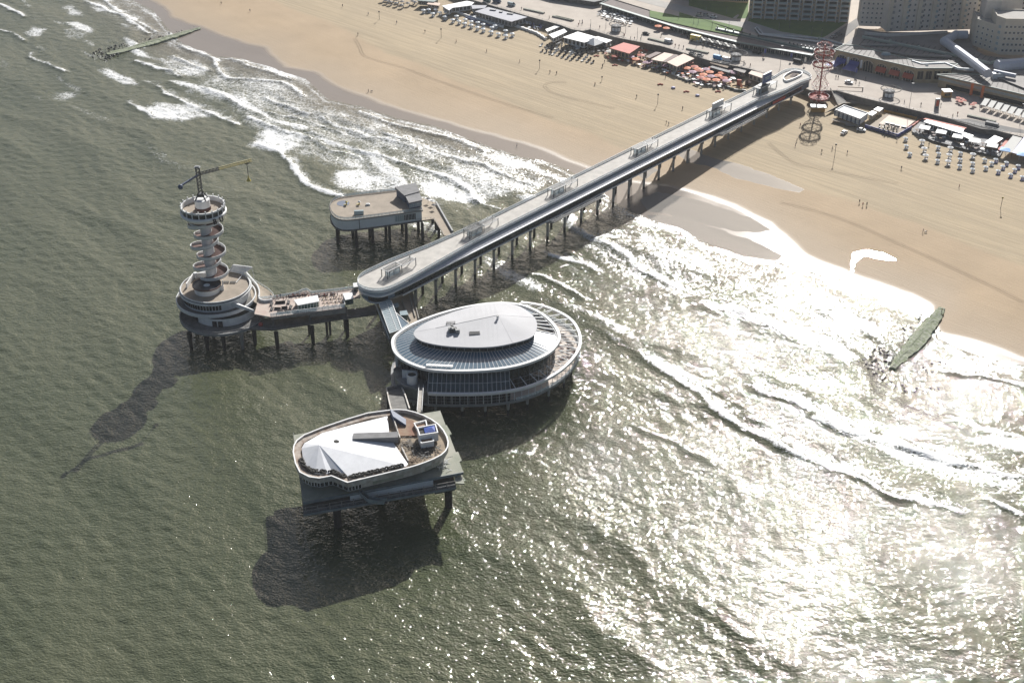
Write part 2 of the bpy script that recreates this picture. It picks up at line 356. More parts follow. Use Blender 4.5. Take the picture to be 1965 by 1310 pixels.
def water_mat():
    m = bpy.data.materials.new('sea_water'); m.use_nodes = True; t = m.node_tree; N = t.nodes; L = t.links
    b = N['Principled BSDF']
    geo = N.new('ShaderNodeNewGeometry')
    def noise(sc, det=3, rough=0.55, stretch=None, rot=0.0, dist=0.0):
        mp = N.new('ShaderNodeMapping'); L.new(geo.outputs['Position'], mp.inputs[0])
        mp.inputs['Rotation'].default_value = (0, 0, rot)
        mp.inputs['Scale'].default_value = stretch or (1, 1, 1)
        n = N.new('ShaderNodeTexNoise'); n.inputs['Scale'].default_value = sc; n.inputs['Detail'].default_value = det
        n.inputs['Roughness'].default_value = rough; n.inputs['Distortion'].default_value = dist
        L.new(mp.outputs[0], n.inputs['Vector']); return n.outputs['Fac']
    def math_(op, a, b_=None, c=None, clamp=False):
        n = N.new('ShaderNodeMath'); n.operation = op; n.use_clamp = clamp
        for k, v in enumerate((a, b_, c)):
            if v is None: continue
            if isinstance(v, (int, float)): n.inputs[k].default_value = v
            else: L.new(v, n.inputs[k])
        return n.outputs[0]
    at = N.new('ShaderNodeAttribute'); at.attribute_name = 'foam'; fo = at.outputs['Fac']
    at2 = N.new('ShaderNodeAttribute'); at2.attribute_name = 'shallow'; sh = at2.outputs['Fac']
    # ripples: elongated along the beach
    rot = R(-41.8) * -1
    n1 = noise(0.25, 2, .5, (0.8, 1.3, 1), R(15)); n2 = noise(0.8, 1, .5, (0.85, 1.2, 1), R(35)); n3 = noise(1.9, 0, .5, (0.8, 1.2, 1), R(-10))
    h = math_('ADD', math_('MULTIPLY', n1, 0.22), math_('ADD', math_('MULTIPLY', n2, 0.29), math_('MULTIPLY', n3, 0.135)))
    bp = N.new('ShaderNodeBump'); bp.inputs['Strength'].default_value = 1.0; bp.inputs['Distance'].default_value = 1.0
    L.new(h, bp.inputs['Height'])
    # foam mask with lacy break up
    f1 = noise(0.9, 5, .7, (1, 1, 1), 0.3, .8); f2 = noise(0.28, 4, .65, (0.6, 1.4, 1), .6)
    vor = N.new('ShaderNodeTexVoronoi'); vor.feature = 'DISTANCE_TO_EDGE'; vor.inputs['Scale'].default_value = 0.42
    dmp = N.new('ShaderNodeMixRGB'); dmp.blend_type = 'ADD'; dmp.inputs[0].default_value = 1.0
    nz = N.new('ShaderNodeTexNoise'); nz.inputs['Scale'].default_value = .5; nz.inputs['Detail'].default_value = 3
    L.new(geo.outputs['Position'], nz.inputs['Vector'])
    sc = N.new('ShaderNodeVectorMath'); sc.operation = 'SCALE'; sc.inputs['Scale'].default_value = 5.0; L.new(nz.outputs['Color'], sc.inputs[0])
    ad = N.new('ShaderNodeVectorMath'); ad.operation = 'ADD'; L.new(geo.outputs['Position'], ad.inputs[0]); L.new(sc.outputs[0], ad.inputs[1])
    L.new(ad.outputs[0], vor.inputs['Vector'])
    lace = math_('SUBTRACT', 1.0, math_('MULTIPLY', vor.outputs['Distance'], 2.6), clamp=True)
    tex = math_('ADD', math_('MULTIPLY', f1, 0.55), math_('ADD', math_('MULTIPLY', f2, 0.30), math_('MULTIPLY', lace, 0.22)))
    fm = math_('MULTIPLY', math_('SUBTRACT', math_('ADD', math_('MULTIPLY', fo, 0.80), tex), 0.90), 3.4, clamp=True)
    fm = math_('MULTIPLY', fm, math_('MULTIPLY', fo, 6.0, clamp=True))
    # water colour: olive deep water, sandier in the shallows, large soft patches
    big = noise(0.012, 4, .6, (1, 1, 1), 0)
    cr1 = N.new('ShaderNodeValToRGB'); cr1.color_ramp.elements[0].position = 0.3; cr1.color_ramp.elements[1].position = 0.7
    cr1.color_ramp.elements[0].color = (0.056, 0.069, 0.035, 1); cr1.color_ramp.elements[1].color = (0.086, 0.094, 0.053, 1); L.new(big, cr1.inputs[0])
    mx = N.new('ShaderNodeMixRGB'); L.new(sh, mx.inputs[0]); L.new(cr1.outputs[0], mx.inputs[1]); mx.inputs[2].default_value = (0.15, 0.135, 0.10, 1)
    mf = N.new('ShaderNodeMixRGB'); L.new(fm, mf.inputs[0]); L.new(mx.outputs[0], mf.inputs[1]); mf.inputs[2].default_value = (0.78, 0.79, 0.79, 1)
    L.new(mf.outputs[0], b.inputs['Base Color'])
    b.inputs['Specular IOR Level'].default_value = 0.9; rg = math_('ADD', 0.035, math_('MULTIPLY', fm, 0.5)); L.new(rg, b.inputs['Roughness'])
    b.inputs['IOR'].default_value = 1.4; L.new(bp.outputs[0], b.inputs['Normal'])
    return m
WATER = water_mat()
sea = np_mesh('sea', verts, quads, WATER, {'foam': foam[used], 'shallow': sstep(45, -2, D)[used]})
tag(sea, kind='structure')
# open sea beyond the frame
ob = MB()
ob.face([(-6000, -4000, -0.9), (6000, -4000, -0.9), (6000, 1600, -0.9), (-6000, 1600, -0.9)])
outer = ob.build('sea', WATER); tag(outer, kind='structure')

# ================= BEACH =================
bs = np.arange(-1150, 60, 2.0); buu = np.arange(-40, 330, 1.25)
BS, BU = np.meshgrid(bs, buu, indexing='ij'); UU = u_wl(BS) + BU
ZB = zt(BS, UU) + 0.10 * (fbm(BS / 14, UU / 6, 14, 3) - 0.5) * sstep(5, 40, BU) + 0.5 * (fbm(BS / 60, UU / 25, 15, 2) - .5) * sstep(40, 90, BU)
XB = BS * SV.x + UU * UV.x; YB = BS * SV.y + UU * UV.y
# the higher raked sand starts beyond this line
DR_S, DR_U = line_su([(380, -60), (500, 0), (560, 22), (640, 50), (690, 78), (740, 105), (800, 125), (880, 160), (960, 190), (1040, 225), (1120, 250), (1200, 285),
   (1330, 300), (1380, 318), (1450, 335), (1540, 365), (1650, 398), (1750, 430), (1850, 470), (1965, 515), (2150, 590)], 2.0)
rake = np.clip((UU - np.interp(BS, DR_S, DR_U) + 5 * (fbm(BS / 22, UU / 22, 4, 2) - .5)) / 4 + .5, 0, 1)
wet = sstep(5.0, -1.5, UU - u_wt(BS) + 6 * (fbm(BS / 25, UU / 25, 6, 3) - .5))
damp = sstep(40, 0, UU - u_wt(BS) + 14 * (fbm(BS / 40, UU / 40, 8, 3) - .5))
pool = np.zeros_like(XB)
def wp2(p, z): return [W(x, y, z) for x, y in p]
POOLS = [([(1300, 296), (1325, 290), (1360, 305), (1420, 320), (1480, 340), (1540, 366), (1530, 373), (1480, 360), (1420, 345), (1370, 325), (1320, 312)], 2.6),
         ([(1636, 486), (1665, 483), (1700, 491), (1726, 503), (1695, 500), (1662, 492), (1648, 496), (1641, 510), (1633, 527), (1625, 527), (1633, 508)], .5),
         ([(1225, 385), (1260, 372), (1330, 385), (1390, 405), (1440, 425), (1480, 445), (1440, 450), (1380, 440), (1290, 415), (1240, 405)], .15),
         ([(1240, 412), (1300, 418), (1370, 440), (1440, 462), (1500, 490), (1490, 500), (1420, 490), (1360, 470), (1300, 440), (1250, 428)], .15),
         ([(1200, 300), (1230, 310), (1262, 330), (1240, 345), (1200, 330)], 1.0)]
for pl, z in POOLS: pool = np.maximum(pool, edge_soft(XB + 3 * (fbm(XB / 6, YB / 6, 5, 2) - .5), YB + 3 * (fbm(XB / 6, YB / 6, 7, 2) - .5), wp2(pl, z), 2.5))
poolm = pool
def sand_mat():
    m = bpy.data.materials.new('beach_sand'); m.use_nodes = True; t = m.node_tree; N = t.nodes; L = t.links; b = N['Principled BSDF']
    geo = N.new('ShaderNodeNewGeometry')
    def attr(n):
        a = N.new('ShaderNodeAttribute'); a.attribute_name = n
        if n != 'pool': return a.outputs['Fac']
        r = N.new('ShaderNodeMapRange'); L.new(a.outputs['Fac'], r.inputs[0]); r.inputs[1].default_value = .52; r.inputs[2].default_value = .53; return r.outputs[0]
    def noise(sc, det, stretch=(1, 1, 1), rot=0.0, dist=0.0):
        m0 = N.new('ShaderNodeMapping'); L.new(geo.outputs['Position'], m0.inputs[0]); m0.inputs['Rotation'].default_value = (0, 0, rot)
        mp = N.new('ShaderNodeMapping'); L.new(m0.outputs[0], mp.inputs[0]); mp.inputs['Scale'].default_value = stretch
        n = N.new('ShaderNodeTexNoise'); n.inputs['Scale'].default_value = sc; n.inputs['Detail'].default_value = det
        n.inputs['Distortion'].default_value = dist; n.inputs['Roughness'].default_value = .6
        L.new(mp.outputs[0], n.inputs['Vector']); return n.outputs['Fac']
    def mix(f, a, b_, blend='MIX'):
        n = N.new('ShaderNodeMixRGB'); n.blend_type = blend
        for k, v in enumerate((f, a, b_)):
            if isinstance(v, (int, float)): n.inputs[k].default_value = v
            elif isinstance(v, tuple): n.inputs[k].default_value = (*v, 1)
            else: L.new(v, n.inputs[k])
        return n.outputs[0]
    def mr(v, a, b_, c=0.0, d=1.0):
        n = N.new('ShaderNodeMapRange'); L.new(v, n.inputs[0]); n.inputs[1].default_value = a; n.inputs[2].default_value = b_; n.inputs[3].default_value = c; n.inputs[4].default_value = d; return n.outputs[0]
    rot = R(41.8)
    streak = noise(1.0, 4, (0.012, 0.55, 1), rot, 0.35); streak2 = noise(1.0, 3, (0.035, 1.6, 1), rot + .06, 0.2)
    patch = noise(0.03, 4); fine = noise(1.2, 5)
    smooth_c = mix(mr(patch, .35, .65), (0.40, 0.29, 0.175), (0.46, 0.335, 0.205))
    rake_c = mix(mr(streak, .40, .62), (0.33, 0.252, 0.15), (0.46, 0.355, 0.215))
    rake_c = mix(mr(streak2, .35, .7, 0, .55), rake_c, (0.47, 0.375, 0.24))
    rake_c = mix(mr(patch, .4, .7, 0, .45), rake_c, (0.33, 0.26, 0.165))
    c = mix(attr('rake'), smooth_c, rake_c)
    c = mix(mr(fine, .3, .7, 0, .18), c, (0.30, 0.245, 0.175))
    c = mix(mr(attr('damp'), 0, 1, 0, .55), c, (0.32, 0.245, 0.165))
    c = mix(attr('wet'), c, (0.235, 0.20, 0.17))
    c = mix(attr('pool'), c, (0.27, 0.255, 0.235))
    L.new(c, b.inputs['Base Color'])
    r1 = mix(attr('damp'), (.85,) * 3, (.75,) * 3); r1 = mix(attr('wet'), r1, (.17,) * 3); r1 = mix(attr('pool'), r1, (.05,) * 3)
    sp = N.new('ShaderNodeSeparateColor'); L.new(r1, sp.inputs[0]); L.new(sp.outputs[0], b.inputs['Roughness'])
    bp = N.new('ShaderNodeBump'); bp.inputs['Distance'].default_value = .25
    inv = N.new('ShaderNodeMath'); inv.operation = 'SUBTRACT'; inv.inputs[0].default_value = 0.5
    mxx = N.new('ShaderNodeMath'); mxx.operation = 'MAXIMUM'; L.new(attr('wet'), mxx.inputs[0]); L.new(attr('pool'), mxx.inputs[1])
    half = N.new('ShaderNodeMath'); half.operation = 'MULTIPLY'; half.inputs[1].default_value = .47; L.new(mxx.outputs[0], half.inputs[0])
    L.new(half.outputs[0], inv.inputs[1]); L.new(inv.outputs[0], bp.inputs['Strength'])
    hh = N.new('ShaderNodeMath'); hh.operation = 'ADD'; L.new(streak2, hh.inputs[0]); L.new(fine, hh.inputs[1]); L.new(hh.outputs[0], bp.inputs['Height'])
    L.new(bp.outputs[0], b.inputs['Normal'])
    return m
SAND = sand_mat()
n0, n1_ = BS.shape
qi = np.arange(n0 * n1_).reshape(n0, n1_)
quads = np.stack([qi[:-1, :-1], qi[1:, :-1], qi[1:, 1:], qi[:-1, 1:]], -1).reshape(-1, 4)
beach = np_mesh('beach', np.stack([XB, YB, ZB], -1).reshape(-1, 3), quads, SAND,
                {'rake': rake.ravel(), 'wet': wet.ravel(), 'damp': damp.ravel(), 'pool': poolm.ravel()})
tag(beach, kind='structure')
# ================= MATERIALS =================
M = {}
M['white'] = mat('white_paint', (0.72, 0.73, 0.73), .55, noise=.18, nscale=.35)
M['white2'] = mat('bright_white_paint', (0.80, 0.80, 0.79), .5, noise=.07, nscale=.3)
M['stain'] = mat('stained_white_paint', (0.58, 0.57, 0.54), .65, col2=(0.36, 0.31, 0.26), nscale=.45)
M['sidep'] = mat('blue_grey_panel', (0.50, 0.58, 0.64), .5, noise=.15, nscale=.8)
M['sglass'] = mat('slate_glass', (0.045, 0.075, 0.09), .15, noise=.4, nscale=.3)
M['conc'] = mat('weathered_concrete', (0.33, 0.31, 0.28), .85, noise=.35, nscale=.3, bump=.3, bscale=2)
M['dconc'] = mat('dark_concrete', (0.16, 0.155, 0.145), .85, noise=.4, nscale=.4)
M['deck'] = mat('pier_deck', (0.56, 0.53, 0.485), .8, col2=(0.42, 0.40, 0.365), nscale=.25, stretch=(1, 1, 1))
M['bdeck'] = mat('building_deck', (0.36, 0.30, 0.235), .8, col2=(0.27, 0.225, 0.175), nscale=.25)
M['glass'] = mat('dark_glass', (0.02, 0.028, 0.032), .12, noise=.5, nscale=.5)
M['gglass'] = mat('green_glass', (0.08, 0.13, 0.12), .12, noise=.4, nscale=.4)
M['bglass'] = mat('blue_glass', (0.10, 0.155, 0.21), .16, col2=(0.14, 0.20, 0.25), nscale=.12)
M['pglass'] = mat('pale_glass', (0.30, 0.38, 0.41), .25, col2=(0.36, 0.43, 0.45), nscale=.4)
M['clear'] = mat('clear_railing_glass', (0.62, 0.74, 0.80), .25, alpha=.38)
M['steel'] = mat('grey_steel', (0.26, 0.27, 0.275), .5, noise=.2)
M['dsteel'] = mat('dark_steel', (0.055, 0.06, 0.065), .5, noise=.3)
M['silver'] = mat('ribbed_steel_cladding', (0.30, 0.31, 0.33), .38, metal=.6, noise=.3, nscale=.5)
M['roofg'] = mat('pale_grey_roof', (0.50, 0.50, 0.515), .7, noise=.10, nscale=.08)
M['slate'] = mat('grey_roof_felt', (0.20, 0.20, 0.205), .75, noise=.25, nscale=.3)
M['gallery'] = mat('ribbed_gallery_roof', (0.58, 0.59, 0.63), .5, noise=.10, nscale=.6)
M['algae'] = mat('algae_concrete', (0.38, 0.375, 0.32), .85, col2=(0.25, 0.27, 0.21), nscale=.16, bump=.3)
M['rust'] = mat('rusty_roof', (0.21, 0.10, 0.065), .85, col2=(0.30, 0.22, 0.15), nscale=.25)
M['brown'] = mat('red_brown_paint', (0.10, 0.042, 0.032), .7, noise=.35)
M['red'] = mat('red_paint', (0.45, 0.06, 0.05), .5, noise=.15)
M['lattice'] = mat('red_lattice_paint', (0.40, 0.085, 0.07), .5, noise=.15)
M['yellow'] = mat('yellow_paint', (0.62, 0.50, 0.10), .5, noise=.2)
M['jib'] = mat('pale_yellow_jib', (0.66, 0.59, 0.32), .5, noise=.15)
M['black'] = mat('black_paint', (0.02, 0.02, 0.023), .5)
M['blue'] = mat('blue_tarpaulin', (0.02, 0.07, 0.34), .55, noise=.2, nscale=1)
M['navy'] = mat('navy_panel', (0.02, 0.06, 0.22), .45, noise=.1)
M['tyre'] = mat('black_rubber', (0.035, 0.034, 0.03), .85, noise=.3)
M['sand_c'] = mat('sandy_paving', (0.40, 0.335, 0.26), .85, col2=(0.33, 0.275, 0.21), nscale=.4)
M['slateblue'] = mat('slate_blue_cladding', (0.07, 0.10, 0.17), .6, noise=.25)
M['panelw'] = mat('pale_wall_panels', (0.66, 0.70, 0.73), .6, noise=.10, nscale=.15)
M['orange'] = mat('orange_cloth', (0.65, 0.17, 0.05), .7, noise=.1)
M['wood'] = mat('weathered_wood', (0.26, 0.19, 0.13), .8, noise=.3)
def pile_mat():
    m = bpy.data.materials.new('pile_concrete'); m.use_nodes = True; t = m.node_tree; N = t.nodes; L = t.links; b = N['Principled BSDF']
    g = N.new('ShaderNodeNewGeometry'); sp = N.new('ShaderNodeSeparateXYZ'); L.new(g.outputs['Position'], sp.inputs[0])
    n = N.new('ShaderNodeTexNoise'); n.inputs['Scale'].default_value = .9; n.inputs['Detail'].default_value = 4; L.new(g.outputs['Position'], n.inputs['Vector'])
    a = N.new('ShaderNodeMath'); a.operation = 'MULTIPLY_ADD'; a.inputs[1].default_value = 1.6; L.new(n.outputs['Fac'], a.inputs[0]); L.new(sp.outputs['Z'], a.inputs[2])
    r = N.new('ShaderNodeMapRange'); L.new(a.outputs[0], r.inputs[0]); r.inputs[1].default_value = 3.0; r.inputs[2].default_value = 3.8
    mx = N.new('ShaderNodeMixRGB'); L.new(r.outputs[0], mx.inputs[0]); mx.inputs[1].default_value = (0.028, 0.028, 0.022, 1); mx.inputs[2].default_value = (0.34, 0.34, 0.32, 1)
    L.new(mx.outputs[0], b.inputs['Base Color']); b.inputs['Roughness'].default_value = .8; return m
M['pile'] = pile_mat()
M['dpile'] = mat('dark_pile', (0.035, 0.033, 0.028), .8, noise=.4)  # evenly dark tone from foot to head
def T(pts, z, ox, oy, k):
    return [W(ox + x / k, oy + y / k, z) for x, y in pts]
def PX(pts, z): return [W(x, y, z) for x, y in pts]
def smooth_poly(pts, it=1, closed=True):
    for _ in range(it):
        q = []; n = len(pts)
        for i in range(n if closed else n - 1):
            a, b = pts[i], pts[(i + 1) % n]; q += [a * .75 + b * .25, a * .25 + b * .75]
        if not closed: q = [pts[0]] + q + [pts[-1]]
        pts = q
    return pts
def resample(pts, step, closed=False):
    pts = list(pts) + ([pts[0]] if closed else []); L = [0]
    for a, b in zip(pts[:-1], pts[1:]): L.append(L[-1] + (b - a).length)
    n = max(2, int(round(L[-1] / step))); out = []; j = 0
    for k in range(n if closed else n + 1):
        d = L[-1] * k / n
        while j < len(L) - 2 and L[j + 1] < d: j += 1
        f = (d - L[j]) / max(1e-6, L[j + 1] - L[j]); out.append(pts[j].lerp(pts[j + 1], f))
    return out
def atz(pts, z): return [Vector((p[0], p[1], z)) for p in pts]
def inset(poly, d):
    """move a closed outline inwards by d metres (negative: outwards)"""
    n = len(poly); ar = sum(poly[k][0] * poly[(k + 1) % n][1] - poly[(k + 1) % n][0] * poly[k][1] for k in range(n)); sg = 1 if ar > 0 else -1; out = []
    for k in range(n):
        a, b, c = poly[k - 1], poly[k], poly[(k + 1) % n]
        e1 = Vector((b[0] - a[0], b[1] - a[1])); e2 = Vector((c[0] - b[0], c[1] - b[1]))
        if e1.length < 1e-6: e1 = e2
        if e2.length < 1e-6: e2 = e1
        n1 = Vector((-e1.y, e1.x)).normalized() * sg; n2 = Vector((-e2.y, e2.x)).normalized() * sg; m_ = (n1 + n2)
        m_ = m_ / max(.35, m_.length ** 2 / 2) if m_.length > 1e-6 else n1
        out.append(Vector((b[0] + m_.x * d, b[1] + m_.y * d, b[2] if len(b) > 2 else 0)))
    return out
def railing(name, pts, z, parent, h=1.1, step=2.0, closed=False, m='white', wd=.09, glass=False, mid=True):
    P_ = resample([Vector((p[0], p[1], z)) for p in pts], step, closed); mb = MB()
    seq = P_ + ([P_[0]] if closed else [])
    for p in P_: mb.box((p.x, p.y, z), (wd, wd, h))
    for a, b in zip(seq[:-1], seq[1:]):
        mb.beam(a + Vector((0, 0, h)), b + Vector((0, 0, h)), wd * 1.1, wd * .8)
        if mid: mb.beam(a + Vector((0, 0, h * .5)), b + Vector((0, 0, h * .5)), wd * .5)
    r = mb.build(name, M[m], parent)
    if glass:
        g = MB()
        for a, b in zip(seq[:-1], seq[1:]): g.beam(a + Vector((0, 0, h * .5)), b + Vector((0, 0, h * .5)), .03, h * .9)
        g.build('railing_glass', M['clear'], r)
    return r
def ring_wall(mb, outer, z0, z1, th, closed=True):
    """solid parapet with thickness following an outline"""
    inn = inset(outer, th); n = len(outer); i = len(mb.v)
    for p, q in zip(outer, inn):
        mb.v += [(p[0], p[1], z0), (p[0], p[1], z1), (q[0], q[1], z1), (q[0], q[1], z0)]
    for k in range(n if closed else n - 1):
        k2 = (k + 1) % n
        for a in range(4): mb.f.append([i + k * 4 + a, i + k2 * 4 + a, i + k2 * 4 + (a + 1) % 4, i + k * 4 + (a + 1) % 4])
    return mb
def pile(parent, x, y, z0, z1, r=.75, m='pile', head=True, n=14):
    mb = MB(); mb.cyl((x, y, z0), r, z1 - z0, n)
    if head: mb.cyl((x, y, z1 - 1.3), r, 1.3 - .003, n, r2=r * 1.7)
    return mb.build('pile', M[m], parent)

# ================= PIER BRIDGE =================
before = section(2.8, .9901)
SL, SR, SG = -389.8, -379.3, -375.9        # left rail, right rail, gallery edge
pier = thing('pier_bridge', 'long straight pier bridge with beige deck and pale gallery roof along one side', 'pier', xy(-384, 345, 11))
ZD = 16.6
tip = [Vector((p.x, p.y, 0)) for p in T([(820.5, 470), (746.6, 498), (722, 510), (696, 522), (688, 530), (685.5, 538), (687, 543), (693, 548), (709, 553.7), (728, 554.5), (748, 550), (774, 537.5), (805, 520)], 17.6, 0, 0, 1)]
tip = smooth_poly(tip, 2, False)
far = [Vector((p.x, p.y, 0)) for p in T([(1509, 169.5), (1539, 154), (1553, 150), (1558.5, 147.5), (1555, 141.7), (1547, 136.8), (1534, 132.3), (1519, 131.3), (1504.5, 134.3), (1490.6, 143.7)], 17.6, 0, 0, 1)]
far = smooth_poly(far, 2, False)
def clamp_s(P_, near):
    out = []
    for p in P_:
        s, u = su(p); out.append(xy(s, u))
    return out
tip_u = [su(p)[1] for p in tip]
deck_out = tip + [xy(SR, u) for u in range(400, 640, 12)] + far + [xy(SL, u) for u in range(640, 400, -12)]
mb = MB(); mb.prism([(p.x, p.y) for p in deck_out], ZD - .4, ZD); mb.build('upper_deck', M['deck'], pier)
mb = MB(); ring_wall(mb, deck_out, ZD + .002, ZD + .22, .3); ring_wall(mb, inset(deck_out, -.18), ZD - .65, ZD - .02, .17); mb.build('deck_edge', M['white'], pier)
railing('railing', resample(deck_out, 2.0, True), ZD + .2, pier, h=1.1, step=2.2, closed=True, m='white', wd=.13, glass=True)
# band of windows and wall between the decks
inner = inset(deck_out, .9)
mb = MB(); ring_wall(mb, inner, 11.3, ZD - .42, .3); mb.build('window_band', M['bglass'], pier)
mb = MB(); ring_wall(mb, inset(deck_out, .55), ZD - 1.7, ZD - .42, .3); mb.build('deck_side_panel', M['sidep'], pier)
mb = MB(); rs = resample(atz(inset(inner, -.05), 0), 2.2, True)
for p in rs: mb.box((p.x, p.y, 13.9), (.14, .14, ZD - .45 - 13.9))

for p, q in zip(rs, rs[1:] + rs[:1]):
    for z in (13.95, 15.1, ZD - .5): mb.beam(Vector((p.x, p.y, z)), Vector((q.x, q.y, z)), .12, .12)
mb.build('window_mullions', M['steel'], pier)
# gallery roof with the lower storey below it
def off(u): return SG
roof_in = [xy(SR + .75, u) for u in range(372, 662, 10)]
tipf = [p for p in tip if su(p)[1] < 372]
ro = inset(deck_out, -.9)
mb = MB()
us = list(range(352, 660, 11)) + [672]
for a, b in zip(us[:-1], us[1:]):
    mb.face([xy(SR - .1, a, 14.95), xy(SG, a, 14.15), xy(SG, b, 14.15), xy(SR - .1, b, 14.95)])
    mb.face([xy(SG, a, 14.15), xy(SG, a, 13.85), xy(SG, b, 13.85), xy(SG, b, 14.15)])
    mb.face([xy(SG, a, 13.85), xy(SR - .1, a, 13.85), xy(SR - .1, b, 13.85), xy(SG, b, 13.85)])
mb.face([xy(SR - .1, us[0], 14.95), xy(SR - .1, us[0], 13.85), xy(SG, us[0], 13.85), xy(SG, us[0], 14.15)])
mb.face([xy(SR - .1, us[-1], 14.95), xy(SG, us[-1], 14.15), xy(SG, us[-1], 13.85), xy(SR - .1, us[-1], 13.85)])
mb.build('gallery_roof', M['gallery'], pier)
mb = MB()
for k in range(146): mb.beam(xy(SR, 354 + k * 2.17, 15.0), xy(SG + .02, 354 + k * 2.17, 14.20), .10, .05)
mb.build('roof_seams', M['white'], pier)
mb = MB(); mb.beam(xy(SG - .02, 351, 14.08), xy(SG - .02, 672, 14.08), .16, .34); mb.build('roof_gutter', M['white2'], pier)
# rounded white fascia round the tip
tf = [p for p in smooth_poly([Vector((p.x, p.y, 0)) for p in T([(687, 552), (690, 557), (698, 563), (715, 568), (732, 568.5), (750.5, 562.5), (767, 554)], 14.2, 0, 0, 1)], 2, False)]
mb = MB()
back = [xy(SL - .2, su(tf[0])[1] + 8)] + tf + [xy(SG - .3, 356)]
tin = [q for q in inset(back + [xy(-384, 372)], 1.8)][:len(back)]
for (a, b, c, d) in zip(back[:-1], back[1:], tin[1:], tin[:-1]):
    mb.face([(a.x, a.y, 14.1), (b.x, b.y, 14.1), (c.x, c.y, 14.6), (d.x, d.y, 14.6)]); mb.face([(a.x, a.y, 13.5), (b.x, b.y, 13.5), (b.x, b.y, 14.1), (a.x, a.y, 14.1)])
mb.build('tip_fascia', M['white'], pier)
lower_tip = smooth_poly([Vector((p.x, p.y, 0)) for p in T([(692, 563), (698, 572), (709, 579.6), (722, 582), (735, 580), (748, 575)], 11, 0, 0, 1)], 2, False)
low_out = [xy(SL + .3, 664)] + [xy(SL + .3, 400), xy(SL + .2, 370)] + lower_tip + [xy(SG + .15, u) for u in range(356, 672, 12)] + [xy(SG + .15, 672)]
mb = MB(); mb.prism([(p.x, p.y) for p in low_out], 10.6, 11.25); mb.build('lower_deck', M['conc'], pier)
mb = MB(); mb.beam(xy(SG + .35, 350, 11.05), xy(SG + .35, 672, 11.05), .35, .5)
for a, b in zip(lower_tip[:-1], lower_tip[1:]): mb.beam(Vector((a.x, a.y, 11.05)), Vector((b.x, b.y, 11.05)), .35, .5)
mb.build('lower_fascia', M['white'], pier)
ti = inset(low_out, 0.5)
mb = MB(); mb.prism([(p.x, p.y) for p in ti], 11.25, 13.8, cap=False, bottom=False); mb.build('gallery_glazing', M['glass'], pier)
mb = MB()
for k in range(80): p = xy(SG - .38, 352 + k * 4.0); mb.box((p.x, p.y, 11.25), (.16, .16, 2.6), -BA)

for z in (11.4, 12.5, 13.7): mb.beam(xy(SG - .38, 351.5, z), xy(SG - .38, 669, z), .1, .1)
mb.build('gallery_posts', M['dsteel'], pier)
for a, b in ((446, 486), (586, 630)):                # balconies hung below the gallery edge
    mb = MB(); mb.prism([xy(SG + .5, a - 2)[:2], xy(SG + 3.0, a + 1)[:2], xy(SG + 3.0, b)[:2], xy(SG + .5, b)[:2]], 10.3, 10.7)
    rail = mb.build('balcony', M['conc'], pier)
    railing('balcony_rail', [xy(SG + .6, a - 2), xy(SG + 2.9, a + 1), xy(SG + 2.9, b), xy(SG + .6, b)], 10.7, pier, m='white', step=3, wd=.1)
mb = MB(); mb.beam(xy(SG + .08, 640, 12.4), xy(SG + .08, 653, 12.4), .06, 1.6); mb.build('red_panel', M['red'], pier)
# cross beams and piles in pairs
for k in range(26):
    u = 358 + k * 12.6 if k else 358
    if u > 668: break
    mb = MB(); mb.beam(xy(-386.5, u, 10.1), xy(-375.4, u, 10.1), 1.1, 1.0); mb.build('cross_beam', M['dconc'], pier)
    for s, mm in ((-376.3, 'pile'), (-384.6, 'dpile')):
        z0 = float(zt(s, u)) - 4.2; p = xy(s, u) / KS; pile(pier, p.x, p.y, z0, 9.75, .62, mm)

